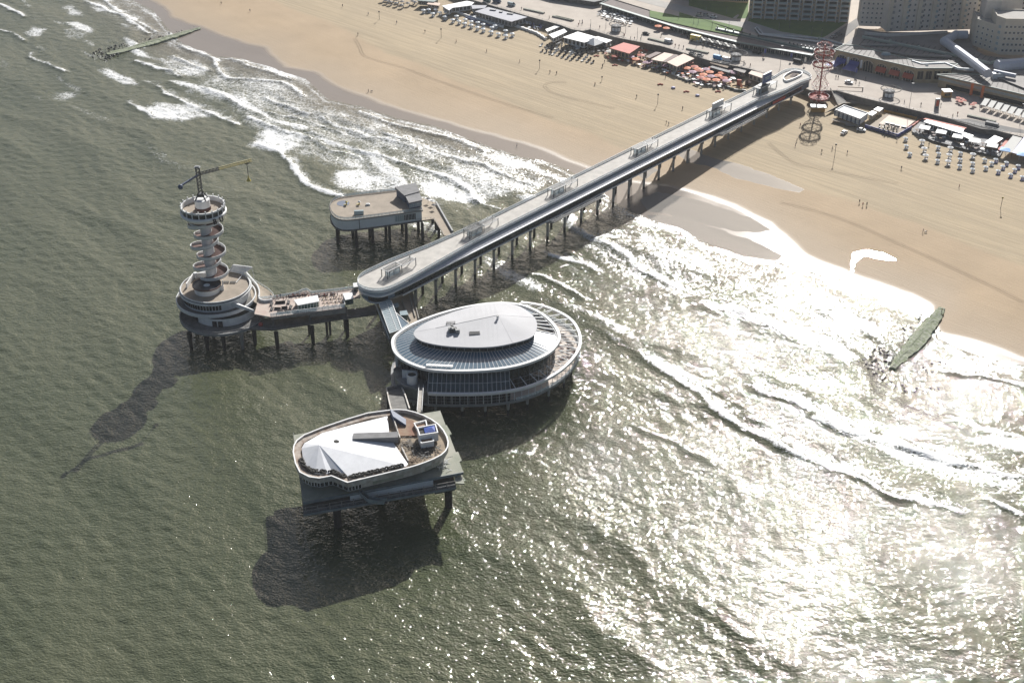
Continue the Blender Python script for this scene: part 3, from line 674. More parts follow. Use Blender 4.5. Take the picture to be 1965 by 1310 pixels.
# ---- glass wind shelters on the deck ----
def shelter(u, label, kind=0, s0=-384.6, ln=9.0):
    t = thing('deck_shelter', label, 'shelter', xy(s0, u, ZD), 'steel and glass shelters along the pier deck')
    z = ZD; H_ = 3.6
    def pt(ds, du, dz): return xy(s0 + ds, u + du, z + dz)
    posts = [(-1.8, -ln), (1.8, -ln), (-1.8, 0), (1.8, 0), (-1.8, ln), (1.8, ln)]
    for ds, du in posts: mb = MB(); mb.beam(pt(ds, du, 0), pt(ds, du, H_), .34); mb.build('post', M['dsteel'], t)
    for a, b, hh in ((-ln, 0, H_), (0, ln, H_ - .7)):
        mb = MB()
        for ds in (-2, 2): mb.beam(pt(ds, a, hh), pt(ds, b, hh), .2, .25)
        for du in (a, b): mb.beam(pt(-2, du, hh), pt(2, du, hh), .2, .25)
        mb.build('roof_frame', M['white'], t)
        mb = MB(); n = 9
        for k in range(1, n):
            du = a + (b - a) * k / n; mb.beam(pt(-2, du, hh + .02), pt(2, du, hh + .02), .55, .1)
        mb.build('louvres', M['dsteel'], t)
    mb = MB()
    for a, b in (((-1.2, -ln + 1.6), (1.3, -ln + 1.6)), ((1.3, -ln + 1.6), (1.3, -.6)), ((-1.2, -ln + 1.6), (-1.2, -.6)), ((-1.2, -.6), (1.3, -.6))):
        mb.beam(pt(*a, 1.3), pt(*b, 1.3), .05, 2.4)
    mb.build('glass_screen', M['clear'], t)
    mb = MB()
    for ds, du in ((-1.2, -ln + 1.6), (1.3, -ln + 1.6), (1.3, -.6), (-1.2, -.6), (1.3, -ln / 2), (-1.2, -ln / 2)): mb.beam(pt(ds, du, 0), pt(ds, du, 2.7), .26)
    mb.beam(pt(1.3, -ln + 1.6, 2.6), pt(1.3, -.6, 2.6), .22); mb.beam(pt(-1.2, -ln + 1.6, 2.6), pt(-1.2, -.6, 2.6), .12)
    mb.build('screen_frame', M['dsteel'], t)
    mb = MB(); mb.beam(pt(0, -ln + 3, .45), pt(0, -2, .45), .5, .08); mb.build('bench', M['wood'], t)
    if kind == 1:      # box cage instead of the flat roof
        mb = MB()
        for dz in (1.9, 2.5, 3.1, 3.7, 4.3):
            for ds in (-2.1, 2.1): mb.beam(pt(ds, -ln, dz), pt(ds, -1, dz), .1, .22)
            for du in (-ln, -1): mb.beam(pt(-2.1, du, dz), pt(2.1, du, dz), .1, .22)
        mb.build('slatted_box', M['steel'], t)
        mb = MB()
        for k in range(5): mb = MB(); mb.beam(pt(-2.2, -ln + 4 * k, 3), pt(-2.2, -ln + 4 * k, 7), .12); mb.build('flag_mast', M['steel'], t)
    if kind in (2, 3):
        m_ = M['navy'] if kind == 3 else M['panelw']; h0, h1 = (4.2, 9.4) if kind == 3 else (3.9, 6.6)
        mb = MB(); a, b = (-3, 5.5) if kind == 3 else (-6, 4)
        mb.beam(pt(-.4, a, (h0 + h1) / 2), pt(-.4, b, (h0 + h1) / 2), .8, h1 - h0); bd = mb.build('billboard', m_, t)
        mb = MB(); mb.beam(pt(-.4, a, h1 + .12), pt(-.4, b, h1 + .12), 1.0, .22); mb.beam(pt(-.4, a, h0), pt(-.4, b, h0), 1.0, .2)
        for q in (a, b): mb.beam(pt(-.4, q, h0), pt(-.4, q, h1), 1.0, .22)
        mb.build('billboard_frame', M['white'], bd)
        mb = MB()
        for q in (a + 1, b - 1): mb.beam(pt(-.4, q, H_), pt(-.4, q, h0), .3)
        mb.build('support', M['dsteel'], bd)
        if kind == 3:
            mb = MB()
            mb.beam(pt(.08, a + 1.6, 7.3), pt(.08, b - 1.4, 7.3), .06, .5); mb.beam(pt(.08, a + 2.2, 6.3), pt(.08, b - 2.2, 6.3), .06, .4)
            mb.build('billboard_stripes', M['pglass'], bd)
            mb = MB(); mb.prism([pt(-1.5, -6, 0)[:2], pt(1.5, -6, 0)[:2], pt(1.5, 0, 0)[:2], pt(-1.5, 0, 0)[:2]], z, z + 3.9); mb.build('ticket_booth', M['dsteel'], t)
    return t
shelter(su(W(757, 520, ZD))[1] + 1.5, 'steel and glass shelter with slatted roof on the rounded sea end of the deck', 0, -385.0, 8.5)
shelter(su(W(917, 440, ZD))[1], 'shelter topped by a slatted box and thin masts beside the walkway to the left hall', 1, -384.6, 9.5)
shelter(su(W(1077, 364, ZD))[1], 'slatted shelter over the first surf, between the boxed shelter and the waterline', 0)
shelter(su(W(1238, 288, ZD))[1], 'slatted shelter on the deck above the wet sand edge', 0)
shelter(su(W(1380, 217, ZD))[1], 'shelter carrying a grey blank billboard above the dry beach', 2)
shelter(su(W(1476, 175, ZD))[1], 'shelter with ticket booth under the large blue billboard at the landward end', 3)
# oval stair opening at the land end
st = thing('stair_well', 'oval white walled stair opening in the landward end of the deck', 'stairs', W(1524, 148, ZD))
ov = smooth_poly([Vector((p.x, p.y, 0)) for p in T([(620, 400), (740, 320), (830, 285), (960, 300), (1020, 330), (960, 390), (720, 490), (650, 480)], ZD, 1440, 110, 10.078)], 2)
mb = MB(); ring_wall(mb, ov, ZD + .01, ZD + 1.2, .35); mb.build('parapet', M['white2'], st)
mb = MB(); mb.prism([(p.x, p.y) for p in inset(ov, .36)], ZD + .01, ZD + .05); mb.build('landing', M['sand_c'], st)
mb = MB(); c0 = sum(ov, Vector()) / len(ov)
for k in range(9): q = c0 + UV * (k * .5 - 1); mb.box((q.x, q.y, ZD + .05), (2.6, .45, .12 + .1 * k), -BA)
mb.build('steps', M['brown'], st)

lift(before)
# ================= LEFT HALL ON PILES =================
hk = (620, 340, 7.558)
hall = thing('pier_hall', 'pale hall with rounded end and beige roof terrace on dark piles left of the bridge', 'building', T([(700, 500)], 9.5, *hk)[0])
hr = [Vector((p.x, p.y, 0)) for p in T([(420, 614), (300, 620), (200, 597), (130, 535), (97, 440), (120, 370), (180, 320), (280, 285), (500, 255), (750, 228), (1040, 195), (1345, 160), (1430, 478), (900, 552)], 14.8, *hk)]
hr2 = smooth_poly(hr[:9], 1, False) + hr[9:]
mb = MB(); mb.prism([(p.x, p.y) for p in hr2], 9.6, 14.4, cap=False); mb.build('wall', M['panelw'], hall)
mb = MB(); mb.prism([(p.x, p.y) for p in inset(hr2, -.4)], 14.4, 14.8); mb.build('roof_terrace', M['bdeck'], hall)
mb = MB(); mb.prism([(p.x, p.y) for p in inset(hr2, -.5)], 8.9, 9.6); mb.build('floor_slab', M['dconc'], hall)
mb = MB(); ring_wall(mb, inset(hr2, -.5), 14.3, 15.0, .22); mb.build('roof_edge', M['steel'], hall)
railing('railing', hr2, 14.95, hall, h=1.2, step=1.8, closed=True, m='conc', wd=.13, glass=True)
def wall_windows(name, a, b, z0, z1, n, parent, m='glass', gap=.25, offs=.06, frame=None):
    """row of n panes standing just proud of a wall from a to b (b to the right seen from outside)"""
    a, b = Vector((a[0], a[1], 0)), Vector((b[0], b[1], 0)); d = (b - a); L = d.length; d.normalize(); nn = Vector((d.y, -d.x, 0)); w_ = L / n
    mb = MB()
    for k in range(n):
        p = a + d * (w_ * (k + gap / 2)) + nn * offs; q = a + d * (w_ * (k + 1 - gap / 2)) + nn * offs; m0 = Vector((0, 0, (z0 + z1) / 2))
        mb.beam(p + m0, q + m0, .08, z1 - z0)
    o = mb.build(name, M[m] if isinstance(m, str) else m, parent)
    if frame:
        fb = MB()
        for k in range(n):
            p = a + d * (w_ * (k + gap / 2)) + nn * offs * 1.2; q = a + d * (w_ * (k + 1 - gap / 2)) + nn * offs * 1.2
            for z in (z0, z1): fb.beam(p + Vector((0, 0, z)), q + Vector((0, 0, z)), .14, .12)
            for r in (p, q): fb.beam(r + Vector((0, 0, z0)), r + Vector((0, 0, z1)), .14, .12)
        fb.build('window_frame', M[frame], o)
    return o
fa, fb_ = hr[0], hr[12]
def lerp2(a, b, f): return a + (b - a) * f
wall_windows('window_row', lerp2(fa, fb_, .47), lerp2(fa, fb_, .55), 10.6, 13.6, 3, hall, 'glass', .2, .1)
wall_windows('pale_window_row', lerp2(fa, fb_, .55), lerp2(fa, fb_, .74), 10.6, 13.6, 6, hall, 'pglass', .12, .1)
wall_windows('window_row', lerp2(fa, fb_, .74), lerp2(fa, fb_, .91), 10.6, 13.6, 8, hall, 'glass', .3, .1)
mb = MB(); q = lerp2(fa, fb_, .1); mb.box((q.x, q.y - .12, 9.6), (.25, .1, 4.8)); mb.build('downpipe', M['dsteel'], hall)
# upper cabin
cz = 18.6
cb = [Vector((p.x, p.y, 0)) for p in T([(1040, 170), (1345, 110), (1400, 215), (1180, 275)], cz, *hk)]
cb2 = [Vector((p.x, p.y, 0)) for p in T([(1190, 278), (1395, 222), (1440, 345), (1245, 388)], cz - .6, *hk)]
mb = MB(); mb.prism([(p.x, p.y) for p in inset(cb, .5)], 14.8, cz - .01, cap=False); mb.prism([(p.x, p.y) for p in inset(cb2, .3)], 14.8, cz - .7, cap=False); mb.build('cabin_wall', M['slateblue'], hall)
mb = MB(); mb.prism([(p.x, p.y) for p in cb], cz, [cz + 1.0, cz + 1.0, cz + .3, cz + .3]); mb.prism([(p.x, p.y) for p in cb2], cz - .65, cz - .1); mb.build('cabin_roof', M['slate'], hall)
wall_windows('cabin_window', inset(cb2, .28)[3], inset(cb2, .28)[2], 15.7, 17.6, 6, hall, 'pglass', .2, .05, 'white')
# things on the roof terrace
pd = MB(); c = T([(290, 380)], 14.82, *hk)[0]; pd.cyl((c.x, c.y, 14.81), 3.0, .05, 28); tag(pd.build('play_mat', M['slateblue'], None), 'round blue grey mat at the rounded end of the left hall roof', 'mat')
for n_, (px, py, lb) in enumerate(((340, 400, 'yellow play structure on the blue round mat of the left hall roof'), (525, 395, 'small yellow and white play figure right of the round mat on the left hall roof'))):
    c = T([(px, py)], 14.86, *hk)[0]; t = thing('play_structure', lb, 'play structure', c)
    mb = MB(); mb.cyl((c.x, c.y, c.z), .25, 1.4, 8); mb.build('post', M['yellow'], t)
    mb = MB(); mb.cyl((c.x, c.y, c.z + 1.4), .75, .5, 10, r2=.15); mb.build('top', M['yellow' if n_ == 0 else 'white2'], t)
    mb = MB(); mb.beam(c + Vector((.2, 0, .1)), c + Vector((-1.2, -1.0, .5)), .5, .3); mb.build('slide', M['yellow'], t)
mb = MB(); c = T([(650, 405)], 14.8, *hk)[0]; mb.box((c.x, c.y, 14.8), (2.0, 1.3, .6), .3); mb.box((c.x - .2, c.y, 15.4), (1.4, .9, .25), .3); tag(mb.build('roof_hatch', M['white'], None), 'low white roof hatch in the middle of the left hall roof', 'hatch')
c = T([(520, 545)], 14.8, *hk)[0]
t = thing('glass_shelter', 'small glazed box shelter by the front railing of the left hall roof', 'shelter', c)
mb = MB(); mb.box((c.x, c.y + .6, 14.82), (4.4, 1.2, 1.9), .08); mb.build('glazing', M['pglass'], t)
mb = MB()
for k in range(5): mb.box((c.x - 2.2 + k * 1.1, c.y - .02, 14.82), (.1, .1, 2.0), .08)
mb.build('frame', M['steel'], t)
for (x, y) in ((215, 950), (225, 830), (490, 1005), (435, 880), (725, 960), (680, 860), (970, 920), (915, 850), (1210, 900), (1150, 760), (1445, 900), (1385, 790), (1680, 860), (1640, 760), (1590, 660)):
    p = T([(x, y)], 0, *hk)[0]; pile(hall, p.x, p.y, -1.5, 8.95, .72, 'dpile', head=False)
acc = thing('access_walkway', 'concrete walkway with railings from the bridge to the left hall', 'walkway', T([(1650, 600)], 9.6, *hk)[0])
ap = T([(1340, 640), (1600, 603), (1640, 660), (1755, 850), (1900, 830), (1640, 375), (1560, 345), (1430, 300)], 9.6, *hk)
mb = MB(); mb.prism([(p.x, p.y) for p in ap], 9.0, 9.61); mb.build('slab', M['sand_c'], acc)
railing('railing', [ap[0], ap[1], ap[2], ap[3]], 9.61, acc, m='steel', step=2.5)
mb = MB(); mb.beam(T([(1880, 800)], 9.7, *hk)[0] + Vector((0, 0, .4)), T([(1640, 378)], 9.7, *hk)[0] + Vector((0, 0, .4)), .7, 1.1); mb.build('wind_wall', M['steel'], acc)
for k, (x, y) in enumerate(((1525, 370), (1590, 400), (1610, 460))):
    c = T([(x, y)], 9.62, *hk)[0]; t = thing('parasol', ['grey', 'white', 'grey'][k] + ' square parasol, %s on the landing of the left hall' % ['farthest', 'middle one', 'nearest'][k], 'parasol', c)
    mb = MB(); mb.cyl((c.x, c.y, c.z), .08, 2.3, 6); mb.build('pole', M['steel'], t); mb = MB(); mb.cyl((c.x, c.y, c.z + 2.2), 1.5, .5, 4, r2=.1); mb.build('canopy', M['white' if k == 1 else 'slate'], t)

# ================= TOWER AND ITS ROUND BUILDING =================
TX, TY = -127.3, 511.5
rb = thing('round_pavilion', 'round white two storey pavilion with glazed band at the foot of the lookout tower', 'building', (-123, 502, 9))
def circ(cx, cy, r, n=56, a0=0, a1=360, ry=None, rot=0):
    out = []
    for k in range(n + (0 if a1 - a0 == 360 else 1)):
        a = R(a0 + (a1 - a0) * k / n); x, y = r * math.cos(a), (ry or r) * math.sin(a)
        out.append(Vector((cx + x * math.cos(rot) - y * math.sin(rot), cy + x * math.sin(rot) + y * math.cos(rot), 0)))
    return out
lowc = circ(-121.5, 499.8, 18.0)
mb = MB(); mb.prism([(p.x, p.y) for p in lowc], 8.4, 9.1); mb.build('lower_deck', M['dconc'], rb)
mb = MB(); ring_wall(mb, inset(lowc, -.15), 8.3, 9.35, .4); mb.build('lower_deck_edge', M['steel'], rb)
railing('railing', lowc, 9.3, rb, closed=True, m='steel', step=2.2, wd=.08)
wallc = circ(-121.0, 502, 13.8)
mb = MB(); mb.prism([(p.x, p.y) for p in wallc], 9.1, 12.6, cap=False, bottom=False); mb.build('lower_wall', M['white'], rb)
mb = MB()
for a in (262, 272): p = Vector((-121 + 13.85 * math.cos(R(a)), 502 + 13.85 * math.sin(R(a)), 0)); mb.box((p.x, p.y, 9.1), (1.9, .35, 2.5), R(a - 270))
mb.build('door', M['black'], rb)
mb = MB()
for a in range(196, 226, 7): p = Vector((-121 + 13.8 * math.cos(R(a)), 502 + 13.8 * math.sin(R(a)), 0)); mb.box((p.x, p.y, 9.3), (1.4, .4, 2.4), R(a - 270))
mb.build('lower_window', M['glass'], rb)
balc = circ(-125.2, 506, 16.6)
mb = MB(); mb.prism([(p.x, p.y) for p in balc], 12.6, 13.1); mb.build('balcony_floor', M['dconc'], rb)
mb = MB(); ring_wall(mb, inset(balc, -.1), 12.5, 13.9, .45); mb.build('balcony_parapet', M['white'], rb)
upw = circ(-125.3, 507, 13.9)
mb = MB(); mb.prism([(p.x, p.y) for p in upw], 13.1, 16.8, cap=False, bottom=False); mb.build('upper_wall', M['white'], rb)
mb = MB(); wn = circ(-125.3, 507, 14.0, 16, 205, 290)
for a, b in zip(wn[:-1], wn[1:]):
    d = (b - a).normalized(); mb.beam(a + d * .15 + Vector((0, 0, 15)), b - d * .15 + Vector((0, 0, 15)), .12, 2.2)
mb.build('upper_window', M['glass'], rb)
rfc = circ(-125.3, 507.2, 14.6)
mb = MB(); mb.prism([(p.x, p.y) for p in rfc], 16.8, 17.3); mb.build('roof', M['bdeck'], rb)
mb = MB(); ring_wall(mb, rfc, 17.31, 18.1, .35); ring_wall(mb, inset(rfc, -.5), 16.5, 17.25, .45); mb.build('roof_parapet', M['white'], rb)
mb = MB(); ring_wall(mb, inset(rfc, -.06), 17.32, 17.6, .05); mb.build('roof_band', M['dsteel'], rb)
# drum with a dark dished roof, plus white walls around the foot of the tower
dk = (330, 480, 6.238)
dc = T([(415, 408)], 20.3, *dk)[0]
mb = MB(); mb.cyl((dc.x, dc.y, 17.3), 5.3, 2.6, 32); mb.build('drum_wall', M['white2'], rb)
mb = MB(); mb.lathe((dc.x, dc.y, 0), [(5.3, 19.9), (5.9, 19.9), (5.9, 20.4), (5.5, 20.4), (5.4, 20.05), (0.01, 19.85)], 36); mb.build('dished_roof', mat('wet_dark_roof', (0.035, 0.033, 0.036), .25, col2=(0.10, 0.105, 0.12), nscale=.35), rb)
mb = MB(); mb.lathe((dc.x, dc.y, 0), [(5.92, 20.1), (6.02, 20.1), (6.02, 20.5), (5.8, 20.5)], 36); mb.build('roof_rim', M['brown'], rb)
wl = T([(170, 400), (250, 280), (320, 270), (400, 265), (430, 275)], 19.6, *dk)
mb = MB()
for a, b in zip(wl[:-1], wl[1:]): mb.beam(Vector((a.x, a.y, 18.45)), Vector((b.x, b.y, 18.45)), .5, 2.3)
a = T([(290, 500)], 17.4, *dk)[0]; b = T([(610, 495)], 17.4, *dk)[0]; mb.beam(Vector((a.x, a.y + 1.5, 18.4)), Vector((b.x, b.y + 1.2, 18.4)), .5, 2.2)
c_ = T([(610, 410)], 17.4, *dk)[0]; mb.beam(Vector((b.x, b.y + 1.2, 18.4)), Vector((c_.x, c_.y, 18.4)), .5, 2.2); mb.build('screen_wall', M['white2'], rb)
mb = MB(); c = T([(285, 330)], 17.4, *dk)[0]; mb.cyl((c.x, c.y, 17.3), .8, 2.6, 10); mb.build('flue', M['white'], rb)
# slanted white canopy behind
cp = [T([p], z, *dk)[0] for p, z in (((690, 250), 17.8), ((735, 178), 20.2), ((960, 205), 20.6), ((855, 278), 17.9))]
mb = MB(); mb.face(cp).face([q - Vector((0, 0, .35)) for q in cp][::-1])
for a, b in zip(cp, cp[1:] + cp[:1]): mb.beam(a, b, .45, .45)
mb.build('canopy', M['white'], rb)
mb = MB(); q = cp[2]; mb.beam(q, Vector((q.x + .5, q.y - .6, 13)), .16); a = T([(770, 390)], 17.4, *dk)[0]; mb.beam(cp[3], a + Vector((0, 0, .1)), .3); mb.build('canopy_strut', M['white'], rb)
for k in range(2):
    c = T([((650, 730)[k], 390)], 17.32, *dk)[0]; t = thing('roof_bench', 'low slatted bench on the round pavilion roof, %s of two' % ('left' if k == 0 else 'right'), 'bench', c)
    mb = MB()
    for j in range(3): mb.beam(c + Vector((-1.2, j * .55 - .5, .4)), c + Vector((1.2, j * .55 - .5, .4)), .3, .08)
    mb.build('seat', M['dsteel'], t); mb = MB(); mb.box((c.x - .9, c.y, c.z), (.1, 1.2, .36)).box((c.x + .9, c.y, c.z), (.1, 1.2, .36)); mb.build('leg', M['dsteel'], t)
for (x, y) in ((235, 1190), (430, 1190), (630, 1180), (850, 1175), (1000, 1130)):
    p = T([(x, y)], 0, *dk)[0]; mb = MB(); mb.cyl((p.x, p.y, -1.5), .6, 9.9, 12, r2=1.1); mb.build('pile', M['dpile' if x != 850 else 'conc'], rb)
for (x, y) in ((-134, 500), (-126, 496), (-114, 497), (-132, 510), (-120, 512), (-109, 508)): pile(rb, x, y, -1.5, 8.5, .8, 'dpile', head=False)
# ramped outer walkway at right of the drum
mb = MB(); arc = smooth_poly([Vector((p.x, p.y, 0)) for p in T([(880, 250), (960, 340), (1030, 420), (1050, 500), (1035, 570), (1090, 600), (1200, 585)], 14.3, *dk)], 2, False)
for a, b in zip(arc[:-1], arc[1:]): mb.beam(Vector((a.x, a.y, 13.7)), Vector((b.x, b.y, 13.7)), .5, 1.3)
mb.build('curved_parapet', M['white'], rb)
mb = MB(); p1 = T([(640, 612), (960, 690), (985, 705), (650, 640)], 15.2, *dk)
mb.prism([(p.x, p.y) for p in p1], [14.6, 13.6, 13.6, 14.6], [17.0, 14.6, 14.6, 17.0]); mb.build('sloping_stair_wall', M['white'], rb)
fl = smooth_poly([Vector((p.x, p.y, 0)) for p in T([(940, 350), (1090, 440), (1180, 500), (1230, 560), (1200, 600), (1100, 640), (1000, 640), (940, 560)], 13.1, *dk)], 1)
mb = MB(); mb.prism([(p.x, p.y) for p in fl], 12.7, 13.16); mb.build('terrace_wing', M['sand_c'], rb)
railing('railing', fl[:9], 13.16, rb, m='white', step=2.2)

# ---- lookout tower ----
tw = thing('lookout_tower', 'white lookout tower with red brown spiral ramps and a bowl shaped crown', 'tower', (TX, TY, 17.3))
mb = MB(); mb.cyl((TX, TY, 17.0), 2.35, 31, 28); mb.build('core', M['white2'], tw, smooth=False)
mb = MB(); mbf = MB(); mbr = MB(); mbs = MB()
N_ = 300; prev = None; turns = 5.4; zA, zB = 20.3, 46.5
for k in range(N_ + 1):
    f = k / N_; a = 2 * math.pi * turns * f + 3.6; z = zA + (zB - zA) * f
    sw = 1.6 * math.sin(2 * math.pi * turns * f * .5 + .8)      # loops swing out alternately
    ex, ey = TX + sw, TY - .5
    ro_, ri = 6.1, 3.4
    c, s = math.cos(a), math.sin(a)
    cur = [Vector((ex + ro_ * c, ey + ro_ * .92 * s, z)), Vector((ex + (ro_ - .3) * c, ey + (ro_ - .3) * .92 * s, z)), Vector((TX + 2.37 * c, TY + 2.37 * s, z))]
    if prev:
        o0, i0, n0_ = prev; o1, i1, n1 = cur; up = Vector((0, 0, 1))
        mb.face([o0, o1, o1 + up * 1.35, o0 + up * 1.35]); mb.face([o0 + up * 1.35, o1 + up * 1.35, i1 + up * 1.35, i0 + up * 1.35]); mb.face([i0 + up * .1, i0 + up * 1.35, i1 + up * 1.35, i1 + up * .1])
        mid0, mid1 = n0_.lerp(i0, .05), n1.lerp(i1, .05)
        dd = (math.sin(a * .5 + .4) > -2)
        mbf.face([mid0 + up * .1, i0 + up * .1, i1 + up * .1, mid1 + up * .1]); mbs.face([mid0 - up * .15, mid1 - up * .15, o1 - up * .1, o0 - up * .1])
        mbs.face([o0 - up * .1, o1 - up * .1, o1, o0])
        if k % 9 == 0: mbr.box((i0.x, i0.y, z + .1), (.12, .12, 1.3))
    prev = cur
pr = mb.build('spiral_parapet', M['white'], tw); mbf.build('ramp_floor', M['brown'], tw); mbs.build('ramp_underside', M['dconc'], tw); mbr.build('parapet_posts', M['dsteel'], pr)
zc_ = 46.3
mb = MB(); mb.lathe((TX, TY, zc_), [(5.2, -.6), (6.3, -.4), (6.3, .5), (5.9, .5), (5.9, 0), (5.2, -.2)], 40); mb.build('collar', M['white'], tw)
mb = MB(); mb.lathe((TX, TY, zc_), [(2.7, -.3), (5.6, -.3), (5.4, 1.3)], 40); mb.build('collar_soffit', M['brown'], tw)
zb = 47.6
mb = MB(); mb.lathe((TX, TY, zb), [(3.0, -.3), (5.6, 0.0), (8.3, 1.1), (9.4, 2.3), (9.5, 3.3), (9.1, 3.5), (8.8, 3.5)], 56); bowl = mb.build('bowl', M['white2'], tw, smooth=True)
mb = MB(); mb.lathe((TX, TY, zb), [(8.7, 3.2), (8.7, 5.6)], 56); mb.build('window_band', M['glass'], tw)
mb = MB(); mb.lathe((TX, TY, zb), [(8.8, 5.4), (9.05, 5.4), (9.05, 6.1), (8.5, 6.1), (8.5, 4.0)], 56); mb.build('top_rail', M['white'], tw)
mb = MB(); mb.lathe((TX, TY, zb), [(2.7, 4.0), (8.5, 4.0)], 40); mb.build('crown_floor', M['bdeck'], tw)
for k in range(20):
    a = 2 * math.pi * k / 20; mb = MB(); x, y = TX + 8.95 * math.cos(a), TY + 8.95 * math.sin(a)
    mb.box((x, y, zb + 3.3), (.35, .35, 3.3), a); mb.cyl((x, y, zb + 6.6), .16, .35, 6, r2=.28); mb.build('post', M['white2'], tw)
mb = MB(); mb.cyl((TX, TY, zb + 4.0), 3.25, 1.4, 28); mb.build('machine_room_base', M['brown'], tw)
mb = MB(); mb.cyl((TX, TY, zb + 5.4), 3.1, 3.2, 28); mb.cyl((TX, TY, zb + 5.4), 2.95, 3.205, 28); mb.build('machine_room', M['white2'], tw)
def letters(txt, cx, cy, cz, r, a0, da, size, m, parent, name):
    for k, ch in enumerate(txt):
        cu = bpy.data.curves.new('letter', 'FONT'); cu.body = ch; cu.size = size; cu.extrude = .1; cu.align_x = 'CENTER'; cu.align_y = 'CENTER'; cu.offset = .09
        o = bpy.data.objects.new('tmp', cu); C.objects.link(o)
        dg = bpy.context.evaluated_depsgraph_get(); me = bpy.data.meshes.new_from_object(o.evaluated_get(dg)); bpy.data.objects.remove(o)
        a = a0 + da * k; M_ = Matrix.Translation((cx + r * math.cos(a), cy + r * math.sin(a), cz)) @ Matrix.Rotation(a + math.pi / 2, 4, 'Z') @ Matrix.Rotation(R(78), 4, 'X')
        me.transform(Matrix.Translation(-parent_loc(parent)) @ M_); me.materials.clear(); me.materials.append(M[m]); me.name = name
        ob = bpy.data.objects.new(name, me); C.objects.link(ob); ob.parent = parent
letters('BU', TX, TY, zb + 2.0, 9.85, R(-52), R(19), 3.1, 'black', tw, 'letter')
# ---- crane ----
cr_ = thing('tower_crane', 'dark lattice tower crane with pale yellow jib on top of the lookout tower', 'crane', (TX, TY, zb + 8.6))
mx_, my_ = TX - .2, TY
mb = MB()
for sx in (-1, 1):
    for sy in (-1, 1):
        mb.beam((mx_ + sx * 2.2, my_ + sy * 2.0, zb + 8.5), (mx_ + sx * .75, my_ + sy * .75, 59.2), .4); mb.beam((mx_ + sx * .7, my_ + sy * .7, 59), (mx_ + sx * .7, my_ + sy * .7, 70.3), .26)
for k in range(8):
    z0, z1 = 59 + k * 1.4, 59 + (k + 1) * 1.4
    for sx in (-1, 1): mb.beam((mx_ + sx * .7, my_ - .7, z0), (mx_ + sx * .7, my_ + .7, z1), .13); mb.beam((mx_ - .7, my_ + sx * .7, z0), (mx_ + .7, my_ + sx * .7, z1), .13); mb.beam((mx_ - .7, my_ + sx * .7, z1), (mx_ + .7, my_ + sx * .7, z1), .12)
mb.box((mx_, my_, 57.5), (2.6, 2.4, 1.3)); mb.build('mast', M['dsteel'], cr_)
mb = MB(); mb.box((mx_, my_, 70.3), (2.4, 1.8, .25)); mb.box((mx_, my_, 70.5), (1.6, 1.2, .4)); mb.build('mast_cap', M['steel'], cr_)
zj = 67.0; JT = W(483, 309, zj + .6); CT = W(346, 357, zj - .6); jb = Vector((mx_, my_, zj)); dj = (JT - jb); LJ = dj.length; dj.normalize(); sj = Vector((-dj.y, dj.x, 0)).normalized()
def truss(a, L0, L1, wd, hh, n, m, name, rad=.22):
    mb = MB(); d = dj
    P3 = lambda L, i: a + d * L + (sj * wd if i == 0 else -sj * wd if i == 1 else Vector((0, 0, hh)))
    for i in range(3): mb.beam(P3(L0, i), P3(L1, i), rad)
    for k in range(n):
        x0, x1 = L0 + (L1 - L0) * k / n, L0 + (L1 - L0) * (k + 1) / n
        for i in range(2): mb.beam(P3(x0, i), P3((x0 + x1) / 2, 2), rad * .7); mb.beam(P3((x0 + x1) / 2, 2), P3(x1, i), rad * .7)
        mb.beam(P3(x0, 0), P3(x0, 1), rad * .7); mb.beam(P3(x0, 0), P3(x1, 1), rad * .6)
    return mb.build(name, M[m], cr_)
truss(jb, 0, 9, .55, 1.0, 6, 'dsteel', 'jib_root'); truss(jb, 9, LJ, .55, 1.0, 14, 'jib', 'jib')
mb = MB(); mb.beam(jb, CT, .55, .7); mb.build('counter_jib', M['slateblue'], cr_)
mb = MB(); mb.lathe((CT.x, CT.y, CT.z - .4), [(.01, -1.1), (.8, -.8), (1.1, 0), (.8, .8), (.01, 1.1)], 14); mb.build('counterweight', M['slateblue'], cr_, smooth=True)
tr = jb + dj * (LJ - 2.2); mb = MB(); mb.box((tr.x, tr.y, tr.z - .7), (1.6, 1.0, .5), .6); mb.build('trolley', M['dsteel'], cr_)
mb = MB(); mb.cyl((tr.x, tr.y, tr.z - 7.2), .14, 6.6, 6); mb.build('cable', M['dsteel'], cr_)
mb = MB(); mb.cyl((tr.x, tr.y, tr.z - 8.4), 1.0, 1.3, 12, r2=.35); mb.cyl((tr.x, tr.y, tr.z - 7.1), .3, 1.2, 8, r2=.15); mb.build('jump_cage', M['yellow'], cr_)
# ================= TERRACE BRIDGE (tower to pier) =================
ck = (480, 530, 7.558)
tb = thing('terrace_bridge', 'two level link bridge with open air terrace between the round pavilion and the pier tip', 'bridge', (-83, 497, 8.6))
lo = T([(0, 760), (330, 770), (1400, 600), (1830, 545), (1830, 400), (1650, 450), (1380, 480), (880, 560), (0, 620)], 8.9, *ck)
mb = MB(); mb.prism([(p.x, p.y) for p in lo], 8.2, 8.9); mb.build('lower_walkway', M['dconc'], tb)
railing('railing', [lo[3], lo[2], lo[1]], 8.9, tb, m='dsteel', step=2.5); railing('railing', [lo[4], lo[5], lo[6], lo[7]], 8.9, tb, m='steel', step=2.5)
up_ = T([(60, 545), (300, 590), (1380, 455), (1350, 330), (1600, 300), (1560, 165), (1330, 200), (880, 250), (840, 205), (760, 212), (700, 255), (350, 312), (120, 330)], 13.3, *ck)
mb = MB(); mb.prism([(p.x, p.y) for p in up_], 12.7, 13.3); mb.build('terrace_deck', mat('terrace_paving', (0.54, 0.47, 0.41), .8, col2=(0.45, 0.34, 0.29), nscale=.5), tb)
